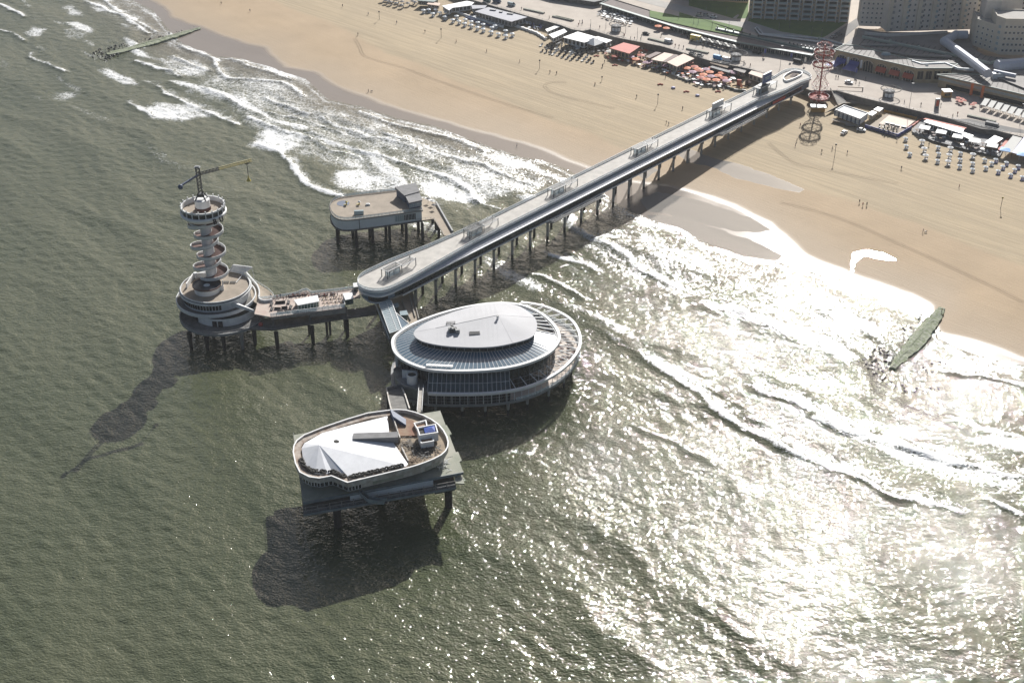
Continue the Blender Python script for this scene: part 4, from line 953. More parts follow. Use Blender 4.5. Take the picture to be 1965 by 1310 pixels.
railing('railing', up_[5:], 13.3, tb, m='white', step=2.0, wd=.12, glass=True)
railing('glass_screen', [up_[1], up_[2]], 13.3, tb, h=1.7, m='white', step=2.3, wd=.16, glass=True)
railing('glass_screen', [up_[2], up_[3]], 13.3, tb, h=1.7, m='white', step=1.8, wd=.16, glass=True)
mb = MB(); a, b = up_[1], up_[2]; mb.beam(Vector((a.x, a.y, 12.4)), Vector((b.x, b.y, 12.4)), .5, .8); m0 = a.lerp(b, .52); mb.beam(Vector((m0.x, m0.y - .1, 11.6)), Vector((b.x, b.y - .1, 11.6)), .3, 1.5); mb.build('edge_beam', M['conc'], tb)
for (x, y, r) in ((400, 1050, .95), (915, 965, .95), (1415, 875, .95), (1120, 850, .6), (1165, 840, .6), (1380, 780, .6), (860, 840, .6)):
    p = T([(x, y)], 0, *ck)[0]; mb = MB(); mb.cyl((p.x, p.y, -1.5), r * .75, 9.6, 12, r2=r); mb.build('pile', M['dpile'], tb)
for (x, y) in ((330, 590), (860, 530), (1385, 450)):
    p = T([(x, y)], 12.7, *ck)[0]; mb = MB(); mb.box((p.x, p.y, 8.9), (.9, .9, 3.8)); mb.build('pier_column', M['dconc'], tb)
# white bar tent on the terrace
t = thing('bar_pavilion', 'white roofed glazed bar in the middle of the terrace bridge', 'bar', T([(830, 480)], 13.3, *ck)[0])
q = T([(640, 420), (985, 350), (1010, 440), (700, 500)], 13.3, *ck)
mb = MB(); mb.prism([(p.x, p.y) for p in inset(q, .3)], 13.3, 15.6, cap=False); mb.build('glazing', M['gglass'], t)
mb = MB(); mb.prism([(p.x, p.y) for p in q], 15.6, 15.95); mb.build('roof', M['white2'], t)
mb = MB()
for k in range(8): p = q[3].lerp(q[2], k / 7); mb.box((p.x, p.y, 13.3), (.14, .14, 2.3))
mb.build('frame', M['white'], t)
for n_, pg in enumerate((((1340, 245), (1480, 235), (1500, 320), (1380, 345)), ((1490, 100), (1560, 90), (1570, 150), (1500, 160)))):
    q = T(pg, 15.6, *ck); t = thing('kiosk', ['flat roofed glazed kiosk where the terrace bridge meets the pier tip', 'small pale lift box against the left side of the pier tip'][n_], 'kiosk', Vector((q[0].x, q[0].y, 13.3)))
    mb = MB(); mb.prism([(p.x, p.y) for p in inset(q, .2)], 12.9, 15.4, cap=False); mb.build('glazing', M['gglass'], t)
    mb = MB(); mb.prism([(p.x, p.y) for p in q], 15.4, 15.65); mb.build('roof', M['white'], t)
# furniture
def lounge_set(c, rz, lb):
    t = thing('lounge_sofa', lb, 'sofa', c, 'black lounge sofas on the terrace bridge', rz)
    mb = MB(t.location); x, y, z = t.location
    return t
def sofa_proto():
    t = thing('lounge_sofa', 'x', 'sofa', (0, 0, 0), 'black lounge sofas on the terrace bridge')
    mb = MB(); mb.box((0, 0, .1), (2.6, .9, .35)); mb.build('seat', M['black'], t)
    mb = MB(); mb.box((0, .42, .45), (2.6, .2, .5)); mb.build('backrest', M['black'], t); return t
def table_proto(name='cafe_table', top='white2', group=None, r=.55):
    t = thing(name, 'x', 'table', (0, 0, 0), group)
    mb = MB(); mb.cyl((0, 0, .7), r, .06, 10); mb.build('tabletop', M[top], t); mb = MB(); mb.cyl((0, 0, 0), .08, .7, 6); mb.build('stem', M['dsteel'], t); return t
def person_proto(top, legs, name='person'):
    """standing figure about 1.75 m tall as one continuous skinned body with clothing as children"""
    t = bpy.data.meshes.new('body'); bm = bmesh.new(); V = []
    J = [((0, 0, .95), .13), ((0, 0, 1.2), .13), ((0, 0, 1.42), .14), ((0, 0, 1.52), .055), ((0, .01, 1.66), .10), ((0, .01, 1.74), .07),
         ((.11, 0, .9), .09), ((.13, .08, .5), .065), ((.13, .02, .08), .05), ((.13, .14, .04), .04),
         ((-.11, 0, .9), .09), ((-.13, -.10, .5), .065), ((-.13, -.2, .1), .05), ((-.13, -.10, .05), .04),
         ((.2, 0, 1.40), .06), ((.25, -.03, 1.13), .045), ((.25, .08, .88), .035), ((.25, .12, .80), .03),
         ((-.2, 0, 1.40), .06), ((-.25, .04, 1.13), .045), ((-.25, .14, .9), .035), ((-.25, .18, .82), .03)]
    E = [(0, 1), (1, 2), (2, 3), (3, 4), (4, 5), (0, 6), (6, 7), (7, 8), (8, 9), (0, 10), (10, 11), (11, 12), (12, 13), (2, 14), (14, 15), (15, 16), (16, 17), (2, 18), (18, 19), (19, 20), (20, 21)]
    for p, r in J: V.append(bm.verts.new(p))
    for a, b in E: bm.edges.new((V[a], V[b]))
    bm.to_mesh(t); bm.free()
    o = bpy.data.objects.new('person', t); C.objects.link(o); md = o.modifiers.new('skin', 'SKIN')
    for k, (p, r) in enumerate(J): t.skin_vertices[0].data[k].radius = (r, r * .8 if k < 3 else r)
    t.skin_vertices[0].data[0].use_root = True
    dg = bpy.context.evaluated_depsgraph_get(); me = bpy.data.meshes.new_from_object(o.evaluated_get(dg)); bpy.data.objects.remove(o)
    me.materials.clear(); me.materials.append(M[legs]); me.materials.append(M[top]); me.materials.append(M['skin']); me.materials.append(M['hair'])
    for p in me.polygons:
        z = p.center.z; x = abs(p.center.x)
        p.material_index = 3 if z > 1.68 else 2 if z > 1.5 or (x > .17 and z < 1.0 and z > .7) else 1 if z > .95 else 0
    ob = bpy.data.objects.new('person', me); C.objects.link(ob); ob['category'] = 'person'; return ob
M['skin'] = mat('skin', (0.45, 0.28, 0.2), .6); M['hair'] = mat('hair', (0.06, 0.04, 0.03), .7)
M['jeans'] = mat('blue_jeans', (0.04, 0.06, 0.12), .8); M['dcloth'] = mat('dark_cloth', (0.03, 0.03, 0.035), .8); M['redcloth'] = mat('red_cloth', (0.35, 0.04, 0.04), .8); M['wcloth'] = mat('white_cloth', (0.65, 0.64, 0.6), .8)
PEOPLE = {k: person_proto(*v) for k, v in {'dark': ('dcloth', 'dcloth'), 'blue': ('slateblue', 'jeans'), 'white': ('wcloth', 'jeans'), 'red': ('redcloth', 'dcloth')}.items()}
PSTATE = set(); CLOTH = {'dark': 'dark clothes', 'blue': 'a blue top', 'white': 'a white top', 'red': 'a red top'}
def person(kind, loc, label, rz=None, group=None, sc=1.0):
    pr_ = PEOPLE[kind]
    if kind in PSTATE: o = pr_.copy(); C.objects.link(o)
    else: PSTATE.add(kind); o = pr_
    o.location = loc; o.rotation_euler = (0, 0, random.uniform(0, 6.28) if rz is None else rz); o.scale = (sc,) * 3
    o['label'] = label; o['category'] = 'person'
    if group: o['group'] = group
    return o
ST = {}
sofa = sofa_proto()
for k, (x, y) in enumerate(((315, 410), (320, 480), (410, 395), (465, 390), (560, 385), (400, 470), (500, 470), (590, 455), (440, 520), (540, 520))):
    place(sofa, ST, T([(x, y)], 13.3, *ck)[0], [1.5, 1.5, .1, .1, 1.6, 3.1, .2, 1.5, 3.2, .1][k], 'black lounge sofa, %s from the left in the black seating area of the terrace bridge' % ordn(k))
tabp = table_proto('terrace_table', 'wood', 'small tables on the right half of the terrace bridge')
k = 0
for i in range(5):
    for j in range(3):
        p = T([(1060 + 60 * i + 12 * j, 330 + 45 * j - 6 * i)], 13.3, *ck)[0]; place(tabp, ST, p, 0, 'small terrace table, number %d in rows between the white bar and the kiosk' % (k + 1))
        if (i * 3 + j) % 2 == 0: person(['dark', 'red', 'white', 'blue'][k % 4], p + Vector((.9, .2, 0)), 'person in %s beside the terrace tables, %s from the white bar' % (CLOTH[['dark', 'red', 'white', 'blue'][k % 4]], ordn(k // 2)), group='visitors on the terrace bridge', sc=.95)
        k += 1
for q_ in range(22):
    p = T([(300 + q_ * 46, 300 - q_ * 2 + (q_ * 37) % 50)], 13.3, *ck)[0]; kd = ['dark', 'white', 'red', 'blue', 'dark'][q_ % 5]; person(kd, p, 'person in %s at the rear of the terrace bridge, %s from left' % (CLOTH[kd], ordn(q_)), group='walkers on the terrace bridge', sc=1.0)
for k, (x, y) in enumerate(((590, 265), (650, 255), (720, 250), (800, 240), (940, 265), (1000, 262), (1090, 250), (1200, 240))):
    p = T([(x, y + 20)], 13.3, *ck)[0]; t = thing('planter_seat', 'rounded brown seat against the rear railing of the terrace bridge, %s from the left' % ordn(k), 'seat', p, 'seats along the rear railing of the terrace bridge')
    mb = MB(); mb.cyl((p.x, p.y, p.z), 1.2, .5, 12); mb.build('seat', M['brown'], t); mb = MB(); mb.cyl((p.x, p.y, p.z + .5), .6, .3, 10, r2=.4); mb.build('cushion', M['slate'], t)
for k, (x, y, z) in enumerate(((170, 590, 8.9), (155, 715, 8.9))):
    p = T([(x, y)], z, *ck)[0]; mb = MB(); mb.lathe((p.x, p.y, z), [(.01, 0), (.8, .1), (.95, .7), (.7, 1.2), (.01, 1.35)], 12); tag(mb.build('float_buoy', M['red'], None, smooth=True), 'red rounded buoy on the lower walkway, %s one' % ['farther', 'nearer'][k], 'buoy')

# ================= OVAL PAVILION =================
ek = (680, 540, 4.0935)
op = thing('oval_pavilion', 'large oval glazed pavilion with egg shaped grey roof and white rings on slender piles', 'building', (-12, 464, 7.6))
upr = [Vector((x, y, 0)) for x, y in [(-47.9, 462.9), (-47.5, 466.8), (-45.2, 471.2), (-40.5, 477.2), (-33.1, 483.3), (-25.5, 488.0), (-17.8, 491.6), (-9.9, 494.0), (-2.0, 494.5), (4.3, 492.7), (10.0, 488.5), (15.1, 481.8), (18.5, 473.7), (19.6, 466.8), (18.7, 461.9), (16.0, 455.7), (11.9, 451.0), (5.5, 446.4), (-1.9, 443.2), (-11.6, 441.4), (-21.3, 441.0), (-31.0, 441.9), (-37.0, 444.6), (-42.7, 449.2), (-46.6, 455.3)]]
upr = resample(smooth_poly([p * ((300 - 19.7) / (300 - 17.5)) for p in upr], 2), 2.0, True)
orr = [Vector((x, y, 0)) for x, y in [(-31.7, 433.0), (-25.9, 432.6), (-16.3, 432.5), (-6.7, 433.2), (3.0, 435.8), (10.3, 440.2), (17.8, 447.4), (23.1, 455.7), (26.7, 464.3), (27.8, 473.0), (26.6, 482.1), (23.8, 489.2), (19.2, 494.5), (14.0, 498.7), (8.7, 501.1), (3.8, 501.9)]]
orr = smooth_poly(orr, 2, False)
base = [Vector((x, y, 0)) for x, y in [(-31.7, 433.2), (-36.0, 434.6), (-41.8, 437.2), (-45.5, 442), (-47.3, 450), (-47.8, 461), (-45.5, 470), (-40, 478), (-32, 485), (-22, 492), (-10, 498.5), (0, 501.8)]]
basep = orr[::-1] + smooth_poly(base, 1, False)[1:] ; basep = resample(basep, 2.0, True)
mb = MB(); mb.prism([(p.x, p.y) for p in basep], 7.0, 7.7); mb.build('floor_slab', M['steel'], op)
mb = MB(); mb.prism([(p.x, p.y) for p in inset(basep, 1.0)], 7.7, 7.78); mb.build('terrace_floor', mat('terrace_boards', (0.66, 0.58, 0.50), .8, col2=(0.54, 0.46, 0.40), nscale=.35), op)
mb = MB(); ring_wall(mb, inset(basep, -.15), 6.9, 7.95, .4); mb.build('floor_edge', M['steel'], op)
# inner body walls under the upper ring
body = inset(upr, 2.2)
mb = MB(); mb.prism([(p.x, p.y) for p in body], 7.78, 18.8, cap=False, bottom=False); mb.build('glazed_wall', M['glass'], op)
mb = MB(); bb = resample(inset(body, -.08), 2.4, True)
for p in bb: mb.box((p.x, p.y, 7.8), (.16, .16, 8.8))
for z in (10.3, 12.6, 17.1):
    for a, b in zip(bb, bb[1:] + bb[:1]): mb.beam(Vector((a.x, a.y, z)), Vector((b.x, b.y, z)), .16, .14)
mb.build('wall_mullions', M['steel'], op)
# white ring
mb = MB(); ring_wall(mb, upr, 18.7, 19.7, 1.15); mb.build('upper_ring', M['white2'], op)
mb = MB(); ring_wall(mb, inset(upr, 1.18), 18.4, 19.4, .6); mb.build('gutter', M['steel'], op)
# glass slope between ring and clerestory
rfp = [Vector((x, y, 0)) for x, y in [(-39.0, 462.9), (-38.2, 466.3), (-34.5, 471.8), (-27.6, 477.3), (-18.5, 483.5), (-9.8, 486.9), (-3.0, 487.6), (3.2, 485.0), (8.3, 477.8), (10.2, 471.8), (9.6, 463.9), (7.6, 460.0), (3.1, 457.1), (-4.4, 453.8), (-11.7, 452.6), (-19.1, 452.9), (-26.6, 453.8), (-33.6, 456.2), (-37.3, 459.1)]]
rfp = smooth_poly([p * ((300 - 23.2) / (300 - 21.0)) for p in rfp], 2)
ri = inset(upr, 1.8); cc = Vector((-14.0, 469.0, 0))
def ray_poly(c, ang, poly):
    d = Vector((math.cos(ang), math.sin(ang))); best = None
    for a, b in zip(poly, poly[1:] + poly[:1]):
        ex, ey = b.x - a.x, b.y - a.y; den = d.x * ey - d.y * ex
        if abs(den) < 1e-9: continue
        t_ = ((a.x - c.x) * ey - (a.y - c.y) * ex) / den; s_ = ((a.x - c.x) * d.y - (a.y - c.y) * d.x) / den
        if t_ > 0 and -1e-6 <= s_ <= 1 + 1e-6: best = t_ if best is None else min(best, t_)
    return Vector((c.x + d.x * best, c.y + d.y * best, 0))
cl = inset(rfp, .9)
NS = 110; inn = [ray_poly(cc, 2 * math.pi * k / NS, cl) for k in range(NS)]; outp = [ray_poly(cc, 2 * math.pi * k / NS, ri) for k in range(NS)]
ZC = 20.5
mb = MB(); mm = MB(); fins = MB()
def is_open(k): a = 360 * k / NS; return a < 27 or a > 352
for k in range(NS):
    a, b, c, d = inn[k], inn[(k + 1) % NS], outp[(k + 1) % NS], outp[k]
    A_, D_ = Vector((a.x, a.y, ZC)), Vector((d.x, d.y, 19.1))
    if not is_open(k):
        mb.face([A_, D_, Vector((c.x, c.y, 19.1)), Vector((b.x, b.y, ZC))]); mm.beam(A_ + Vector((0, 0, .06)), D_ + Vector((0, 0, .06)), .16, .12)
    elif k % 2 == 0: fins.beam(A_, D_, .35, .7)
mb.build('glass_roof', M['bglass'], op); mm.build('roof_bars', M['white'], op); fins.build('roof_fins', M['white'], op)
mb = MB(); mb.prism([(p.x, p.y) for p in cl], 7.8, 22.8, cap=False, bottom=False); mb.build('clerestory', M['glass'], op)
mb = MB(); cr2 = resample(inset(cl, -.08), 3.0, True)
for p in cr2: mb.box((p.x, p.y, ZC - .3), (.18, .18, 2.4))
for a, b in zip(cr2, cr2[1:] + cr2[:1]): mb.beam(Vector((a.x, a.y, ZC + .1)), Vector((b.x, b.y, ZC + .1)), .2, .25)
mb.build('clerestory_bars', M['steel'], op)
# shallow egg roof with an off centre ridge point
mb = MB(); pk = Vector((-5.5, 471.0, 24.8)); pk2 = Vector((-30, 462.8, 23.6)); n = len(rfp)
ring0 = [Vector((p.x, p.y, 22.8)) for p in rfp]
i0 = len(mb.v)
for p in ring0: mb.v.append((p.x, p.y, 22.75))
for p in ring0: mb.v.append((p.x, p.y, 23.2))
for k in range(n): mb.f.append([k, (k + 1) % n, n + (k + 1) % n, n + k][::-1])
mb.f.append([k for k in range(n)])
for k in range(n):
    a, b = ring0[k].copy(), ring0[(k + 1) % n].copy(); a.z = b.z = 23.2
    fa_ = max(0, min(1, (a.x + 5.5) / -24.5)); fb2 = max(0, min(1, (b.x + 5.5) / -24.5)); ra, rb_ = pk.lerp(pk2, fa_), pk.lerp(pk2, fb2)
    mb.face([a, ra, b] if (ra - rb_).length < .01 else [a, ra, rb_, b])
egg = mb.build('egg_roof', M['roofg'], op)
bm = bmesh.new(); bm.from_mesh(egg.data); bmesh.ops.remove_doubles(bm, verts=bm.verts, dist=.001); bmesh.ops.recalc_face_normals(bm, faces=bm.faces); bm.to_mesh(egg.data); bm.free()
mb = MB()
for k in range(0, n, 16): mb.beam(Vector((ring0[k].x, ring0[k].y, 23.25)), pk.lerp(pk2, max(0, min(1, (ring0[k].x + 5.5) / -24.5))) + Vector((0, 0, .01)), .06, .03)
mb.build('roof_seams', mat('roof_seam', (0.44, 0.44, 0.455), .7), op)
mb = MB(); mb.beam(pk2 + Vector((0, 0, .04)), pk + Vector((0, 0, .04)), .14, .08); mb.build('roof_ridge', M['steel'], op)
def on_roof(x, y, z=23.8): return T([(x, y)], z, *ek)[0]
c = on_roof(785, 400, 23.8); t = thing('roof_plant', 'cluster of grey ventilation machines on the egg shaped roof', 'machine', c)
rr = random.Random(3)
for k in range(7):
    x, y = c.x + rr.uniform(-1.9, 1.9), c.y + rr.uniform(-2.6, 2.6); mb = MB(); s = rr.uniform(.7, 1.4); mb.box((x, y, 23.2), (s * 1.4, s, .9 + s), .2)
    if k % 2: mb.cyl((x, y, 24.1 + s), s * .35, .4, 8)
    mb.build('fan_unit', M['steel' if k % 3 else 'dsteel'], t)
c = on_roof(945, 410, 23.6); mb = MB(); mb.box((c.x, c.y, 23.4), (4.2, 2.2, .6), .12)
t = thing('roof_vent', 'low louvred rectangular vent on the egg shaped roof', 'vent', c); mb.build('curb', M['slate'], t)
mb = MB()
for k in range(5): mb.beam((c.x - 1.9, c.y - .8 + .4 * k, 24.06), (c.x + 1.9, c.y - .75 + .4 * k + .2, 24.06), .16, .1)
mb.build('louvre', M['dsteel'], t)
c = on_roof(757, 330, 23.8); t = thing('roof_frame', 'short ladder like steel frame beyond the machines on the egg roof', 'frame', c); mb = MB()
for k in range(3): mb.beam((c.x - 1.8, c.y - .9 + .9 * k, 24.1), (c.x + 1.8, c.y - .7 + .9 * k, 24.1), .15)
mb.build('rails', M['dsteel'], t); mb = MB()
for q in (-1.6, 0, 1.6): mb.box((c.x + q, c.y, 23.4), (.12, 1.8, .7))
mb.build('legs', M['dsteel'], t)
c = on_roof(1125, 290, 24.8); mb = MB(); mb.cyl((c.x, c.y, 24.5), .45, 1.4, 10); t = thing('roof_flue', 'small white flue at the ridge end of the egg roof', 'flue', c); mb.build('pipe', M['white2'], t); mb = MB(); mb.cyl((c.x, c.y, 25.9), .6, .25, 10); mb.build('cowl', M['steel'], t)
# maintenance gantry on the blue glass
g0, g1 = T([(565, 655)], 20.1, *ek)[0], T([(775, 665)], 20.1, *ek)[0]
t = thing('cleaning_gantry', 'white walkway gantry lying across the blue glass roof', 'gantry', g0)
mb = MB(); mb.beam(g0, g1, 1.5, .35); mb.build('platform', M['white2'], t); railing('gantry_rail', [g0 + Vector((0, .7, 0)), g1 + Vector((0, .7, 0))], 20.3, t, h=1.0, step=1.2, m='white')
# lower glass slope and facade
fz = 12.6
fr = [p for p in orr if p.x < -2.0]
fr2 = resample(atz([Vector((-32.0, 433.1, 0))] + [p for p in orr if -31 < p.x < 1.6], 0), 1.75)
def up_match(p):
    f = (p.x + 32) / 34; return Vector((-31.7 + f * 33.2, 440.6 - .3 * f + 1.3 * max(0, f - .6) * 3, 17.2))
mb = MB(); mm = MB(); fac = MB()
for a, b in zip(fr2[:-1], fr2[1:]):
    ua, ub = up_match(a), up_match(b); mb.face([Vector((a.x, a.y, fz)), Vector((b.x, b.y, fz)), ub, ua])
for a in fr2: ua = up_match(a); mm.beam(Vector((a.x, a.y, fz + .06)), ua + Vector((0, 0, .06)), .15, .1)
for f in (.5, 1.0):
    for a, b in zip(fr2[:-1], fr2[1:]):
        A_ = Vector((a.x, a.y, fz)).lerp(up_match(a), f); B_ = Vector((b.x, b.y, fz)).lerp(up_match(b), f); mm.beam(A_ + Vector((0, 0, .05)), B_ + Vector((0, 0, .05)), .14 if f < 1 else .3, .1)
mb.build('lower_glass_slope', M['sglass'], op); mm.build('slope_bars', M['white'], op)
mb = MB(); fw = [Vector((p.x, p.y + .25, 0)) for p in fr2]
for a, b in zip(fw[:-1], fw[1:]): mb.face([Vector((a.x, a.y, 7.8)), Vector((b.x, b.y, 7.8)), Vector((b.x, b.y, fz - .2)), Vector((a.x, a.y, fz - .2))])
a = fw[0]; mb.face([Vector((a.x, a.y, 7.8)), Vector((a.x, a.y, fz - .2)), Vector((-31.6, 440.6, 17.0)), Vector((-31.6, 440.6, 7.8))]); b = fw[-1]; ub = up_match(fr2[-1]); mb.face([Vector((b.x, b.y, 7.8)), Vector((ub.x, ub.y, 7.8)), Vector((ub.x, ub.y, 17)), Vector((b.x, b.y, fz - .2))]); mb.build('front_glazing', M['glass'], op)
mb = MB()
for p in fr2[::1]: mb.box((p.x, p.y - .02, 7.9), (.13, .13, fz - 8))
for z in (9.2, 10.6):
    for a, b in zip(fr2[:-1], fr2[1:]): mb.beam(Vector((a.x, a.y, z)), Vector((b.x, b.y, z)), .12, .12)
mb.build('facade_bars', M['steel'], op)
# outer white ring carried round the open terrace, with trusses
mb = MB()
for a, b in zip(orr[:-1], orr[1:]): mb.beam(Vector((a.x, a.y, fz)), Vector((b.x, b.y, fz)), 1.15, .95)
mb.build('outer_ring', M['white2'], op)
op_ring = resample([p for p in orr if p.x > 1.5 or p.y > 470], 5.0); rin = inset(upr, .5)
mb = MB()
for k, p in enumerate(op_ring):
    q = min(rin, key=lambda r: (r - p).length); A_ = Vector((p.x, p.y, fz + .1)); ang = math.atan2(p.y - cc.y, p.x - cc.x); q = ray_poly(cc, ang, rin); B_ = Vector((q.x, q.y, 14.2)); mb.beam(A_, B_, .22, .3)
    if k + 1 < len(op_ring):
        n_ = op_ring[k + 1]; q2 = ray_poly(cc, math.atan2(n_.y - cc.y, n_.x - cc.x), rin)
        if n_.x > 12: mb.beam(A_, Vector((q2.x, q2.y, 14.2)), .12); mb.beam(Vector((n_.x, n_.y, fz)), B_, .12)
mb.build('ring_struts', M['white'], op)
mb = MB()
for p in resample(orr, 3.0): mb.box((p.x, p.y, 7.9), (.2, .2, fz - 8.2))
mb.build('ring_posts', M['white'], op)
railing('terrace_railing', [p for p in orr if p.x > 1.5 or p.y > 470], 7.9, op, h=1.2, step=2.4, m='white', glass=True, wd=.12)
# drum at the left end, white cooling tower, short roof
dr = resample([Vector((x, y, 0)) for x, y in [(-32.2, 434.0), (-36.0, 435.3), (-41.0, 437.9), (-44.6, 442.2), (-46.2, 450), (-44, 452), (-32.2, 446)]], 1.2, True)
mb = MB(); mb.prism([(p.x, p.y) for p in dr], 7.75, 12.3); mb.build('steel_drum', M['silver'], op)
mb = MB(); ring_wall(mb, dr, 12.31, 13.1, .25); mb.build('drum_parapet', M['steel'], op)
c = T([(455, 790)], 12.4, *ek)[0]; t = thing('cooling_tower', 'short white round topped cooling tower on the left end of the oval pavilion', 'cooling tower', c)
mb = MB(); mb.cyl((c.x, c.y, 12.32), 2.1, 3.2, 20, r2=1.95); mb.build('casing', M['white2'], t); mb = MB(); mb.lathe((c.x, c.y, 15.5), [(1.95, 0), (2.15, .1), (2.15, .6), (1.7, .6), (1.7, .2)], 20); rim = mb.build('rim', M['white2'], t)
mb = MB(); mb.cyl((c.x, c.y, 15.55), 1.7, .08, 20); mb.beam((c.x - 1.6, c.y, 15.8), (c.x + 1.6, c.y, 15.8), .3, .08); mb.beam((c.x, c.y - 1.6, 15.8), (c.x, c.y + 1.6, 15.8), .3, .08); mb.build('fan', M['dsteel'], t)
mb = MB(); a, b = T([(375, 705)], 15.2, *ek)[0], T([(590, 715)], 15.2, *ek)[0]; mb.beam(Vector((a.x, a.y, 14.0)), Vector((b.x, b.y, 14.0)), .6, 3.4); mb.build('plant_screen', M['panelw'], op)
mb = MB(); a = T([(328, 545)], 17.0, *ek)[0]; mb.beam(Vector((a.x, a.y, 7.8)), Vector((a.x, a.y, 17)), 1.0); mb.build('corner_column', M['panelw'], op)
for x, y in ((-19.1, 436.1), (-10.2, 436.0), (-1.5, 437.0), (5.9, 441), (14.3, 446.5), (20.5, 456.0), (24, 466), (24.5, 477), (-29.3, 436.5), (-38, 440)):
    mb = MB(); mb.cyl((x, y, -1.5), .42, 4.2, 12); mb.cyl((x, y, 2.7), .5, 4.3, 12, r2=.75); mb.build('pile', M['pile'], op)
for x, y in ((-38, 455), (-30, 448), (-20, 452), (-10, 450), (0, 455), (8, 462), (-38, 470), (-25, 470), (-12, 470), (0, 475), (12, 480), (-15, 485), (0, 490)): pile(op, x, y, -1.5, 7.0, .55, 'dpile', head=False)
# furniture on the open terrace
k = 0; PT = []; rr = random.Random(8); tp = table_proto('pavilion_table', 'brown', 'tables on the open terrace of the oval pavilion', .8)
for i in range(60):
    a = rr.uniform(-12, 40); rad = rr.uniform(24.5, 39); p = Vector((cc.x + rad * math.cos(R(a)), cc.y + rad * .9 * math.sin(R(a)), 7.8))
    if not (in_poly(np.array([p.x]), np.array([p.y]), [(q.x, q.y) for q in inset(basep, 1.5)])[0]): continue
    if k > 30: break
    PT.append(place(tp, ST, p, 0)); k += 1
for k, o in enumerate(sorted(PT, key=lambda o: o.location.x / o.location.y)): o['label'] = 'brown table, %s from the left on the open terrace of the oval pavilion' % ordn(k)
for i in range(0):
    a = rr.uniform(2, 28); rad = rr.uniform(25.5, 31); p = Vector((cc.x + rad * math.cos(R(a)), cc.y + rad * .9 * math.sin(R(a)), 15.6)); mb = MB(p)
mb = MB(); 
fl_ = [ray_poly(cc, 2 * math.pi * k / NS, inset(upr, 1.6)) for k in list(range(NS - 4, NS)) + list(range(0, 10))]
fi_ = [ray_poly(cc, 2 * math.pi * k / NS, cl) for k in list(range(NS - 4, NS)) + list(range(0, 10))]
mb.prism([(p.x, p.y) for p in fl_ + fi_[::-1]], 16.2, 16.6); mb.build('upper_terrace_floor', M['bdeck'], op)
ub_ = table_proto('upper_terrace_table', 'black', 'dark tables under the roof fins of the oval pavilion', .8)
for k in range(16):
    q0, q1 = fi_[k % 13 + 1 if k % 13 + 1 < len(fi_) else 1], fl_[k % 13 + 1 if k % 13 + 1 < len(fl_) else 1]; p = q0.lerp(q1, .35 + .35 * (k % 2)); place(ub_, ST, Vector((p.x, p.y, 16.6)), 0, 'dark table, number %d counted clockwise between the roof fins of the oval pavilion' % (k + 1))

# ================= CORRIDOR FROM PIER TO OVAL PAVILION =================
bk = (670, 470, 7.706)
gc = thing('glass_corridor', 'pale glass roofed corridor from the pier tip down to the oval pavilion', 'corridor', T([(600, 1050)], 8, *bk)[0])
rq = T([(440, 862), (590, 792), (625, 830), (775, 1245), (600, 1305)], 14.2, *bk)
mb = MB(); mb.prism([(p.x, p.y) for p in inset(rq, .3)], 8.6, 13.9, cap=False); mb.build('glass_wall', M['gglass'], gc)
mb = MB(); mb.prism([(p.x, p.y) for p in rq], 13.9, 14.2); mb.build('glass_roof', M['pglass'], gc)
mb = MB(); a0, a1, b0, b1 = rq[0], rq[4], rq[2], rq[3]
for k in range(17):
    f = k / 16; p, q = a0.lerp(a1, f), b0.lerp(b1, f); mb.beam(Vector((p.x, p.y, 14.28)), Vector((q.x, q.y, 14.28)), .14, .14)
mb.beam(Vector((b0.x, b0.y, 14.3)), Vector((b1.x, b1.y, 14.3)), .3, .3); mb.beam(Vector((a0.x, a0.y, 14.3)), Vector((a1.x, a1.y, 14.3)), .2, .2); m1, m2 = a0.lerp(b0, .6), a1.lerp(b1, .62); mb.beam(Vector((m1.x, m1.y, 14.3)), Vector((m2.x, m2.y, 14.3)), .16, .16)
mb.build('roof_bars', M['white'], gc)
tq = T([(690, 1000), (885, 1165), (780, 1240)], 13.4, *bk); mb = MB(); mb.prism([(p.x, p.y) for p in tq], 9.5, 13.4); mb.build('side_vestibule', M['bglass'], gc)
mb = MB()
for a, b in zip(tq, tq[1:] + tq[:1]): mb.beam(Vector((a.x, a.y, 13.5)), Vector((b.x, b.y, 13.5)), .25, .25)
mb.build('vestibule_frame', M['white'], gc)
ws = T([(385, 880), (420, 870), (610, 1310), (750, 1640), (700, 1640), (535, 1310)], 8.9, *bk); mb = MB(); mb.prism([(p.x, p.y) for p in ws], 8.2, 8.9); mb.build('service_walkway', M['dconc'], gc)
mb = MB(); a, b = ws[0], ws[4]; mb.beam(Vector((a.x, a.y, 9.5)), Vector((b.x, b.y, 9.5)), .3, 1.3); mb.build('walkway_parapet', M['white'], gc)
wd_ = thing('lower_ramp', 'broad concrete walkway between the glass corridor and the pier piles', 'walkway', T([(900, 950)], 8.5, *bk)[0])
wq = T([(590, 850), (620, 810), (860, 700), (935, 700), (1030, 1095), (900, 1200), (700, 1000)], 8.9, *bk)
mb = MB(); mb.prism([(p.x, p.y) for p in wq], 8.2, 8.9); mb.build('slab', M['sand_c'], wd_)
for pa, pb in (((780, 820), (905, 1110)), ((880, 700), (975, 1060)), ((935, 700), (1030, 1095))):
    a, b = T([pa, pb], 9.2, *bk); mb = MB(); mb.beam(a, b, .35, .9); mb.build('low_wall', M['conc'], wd_)
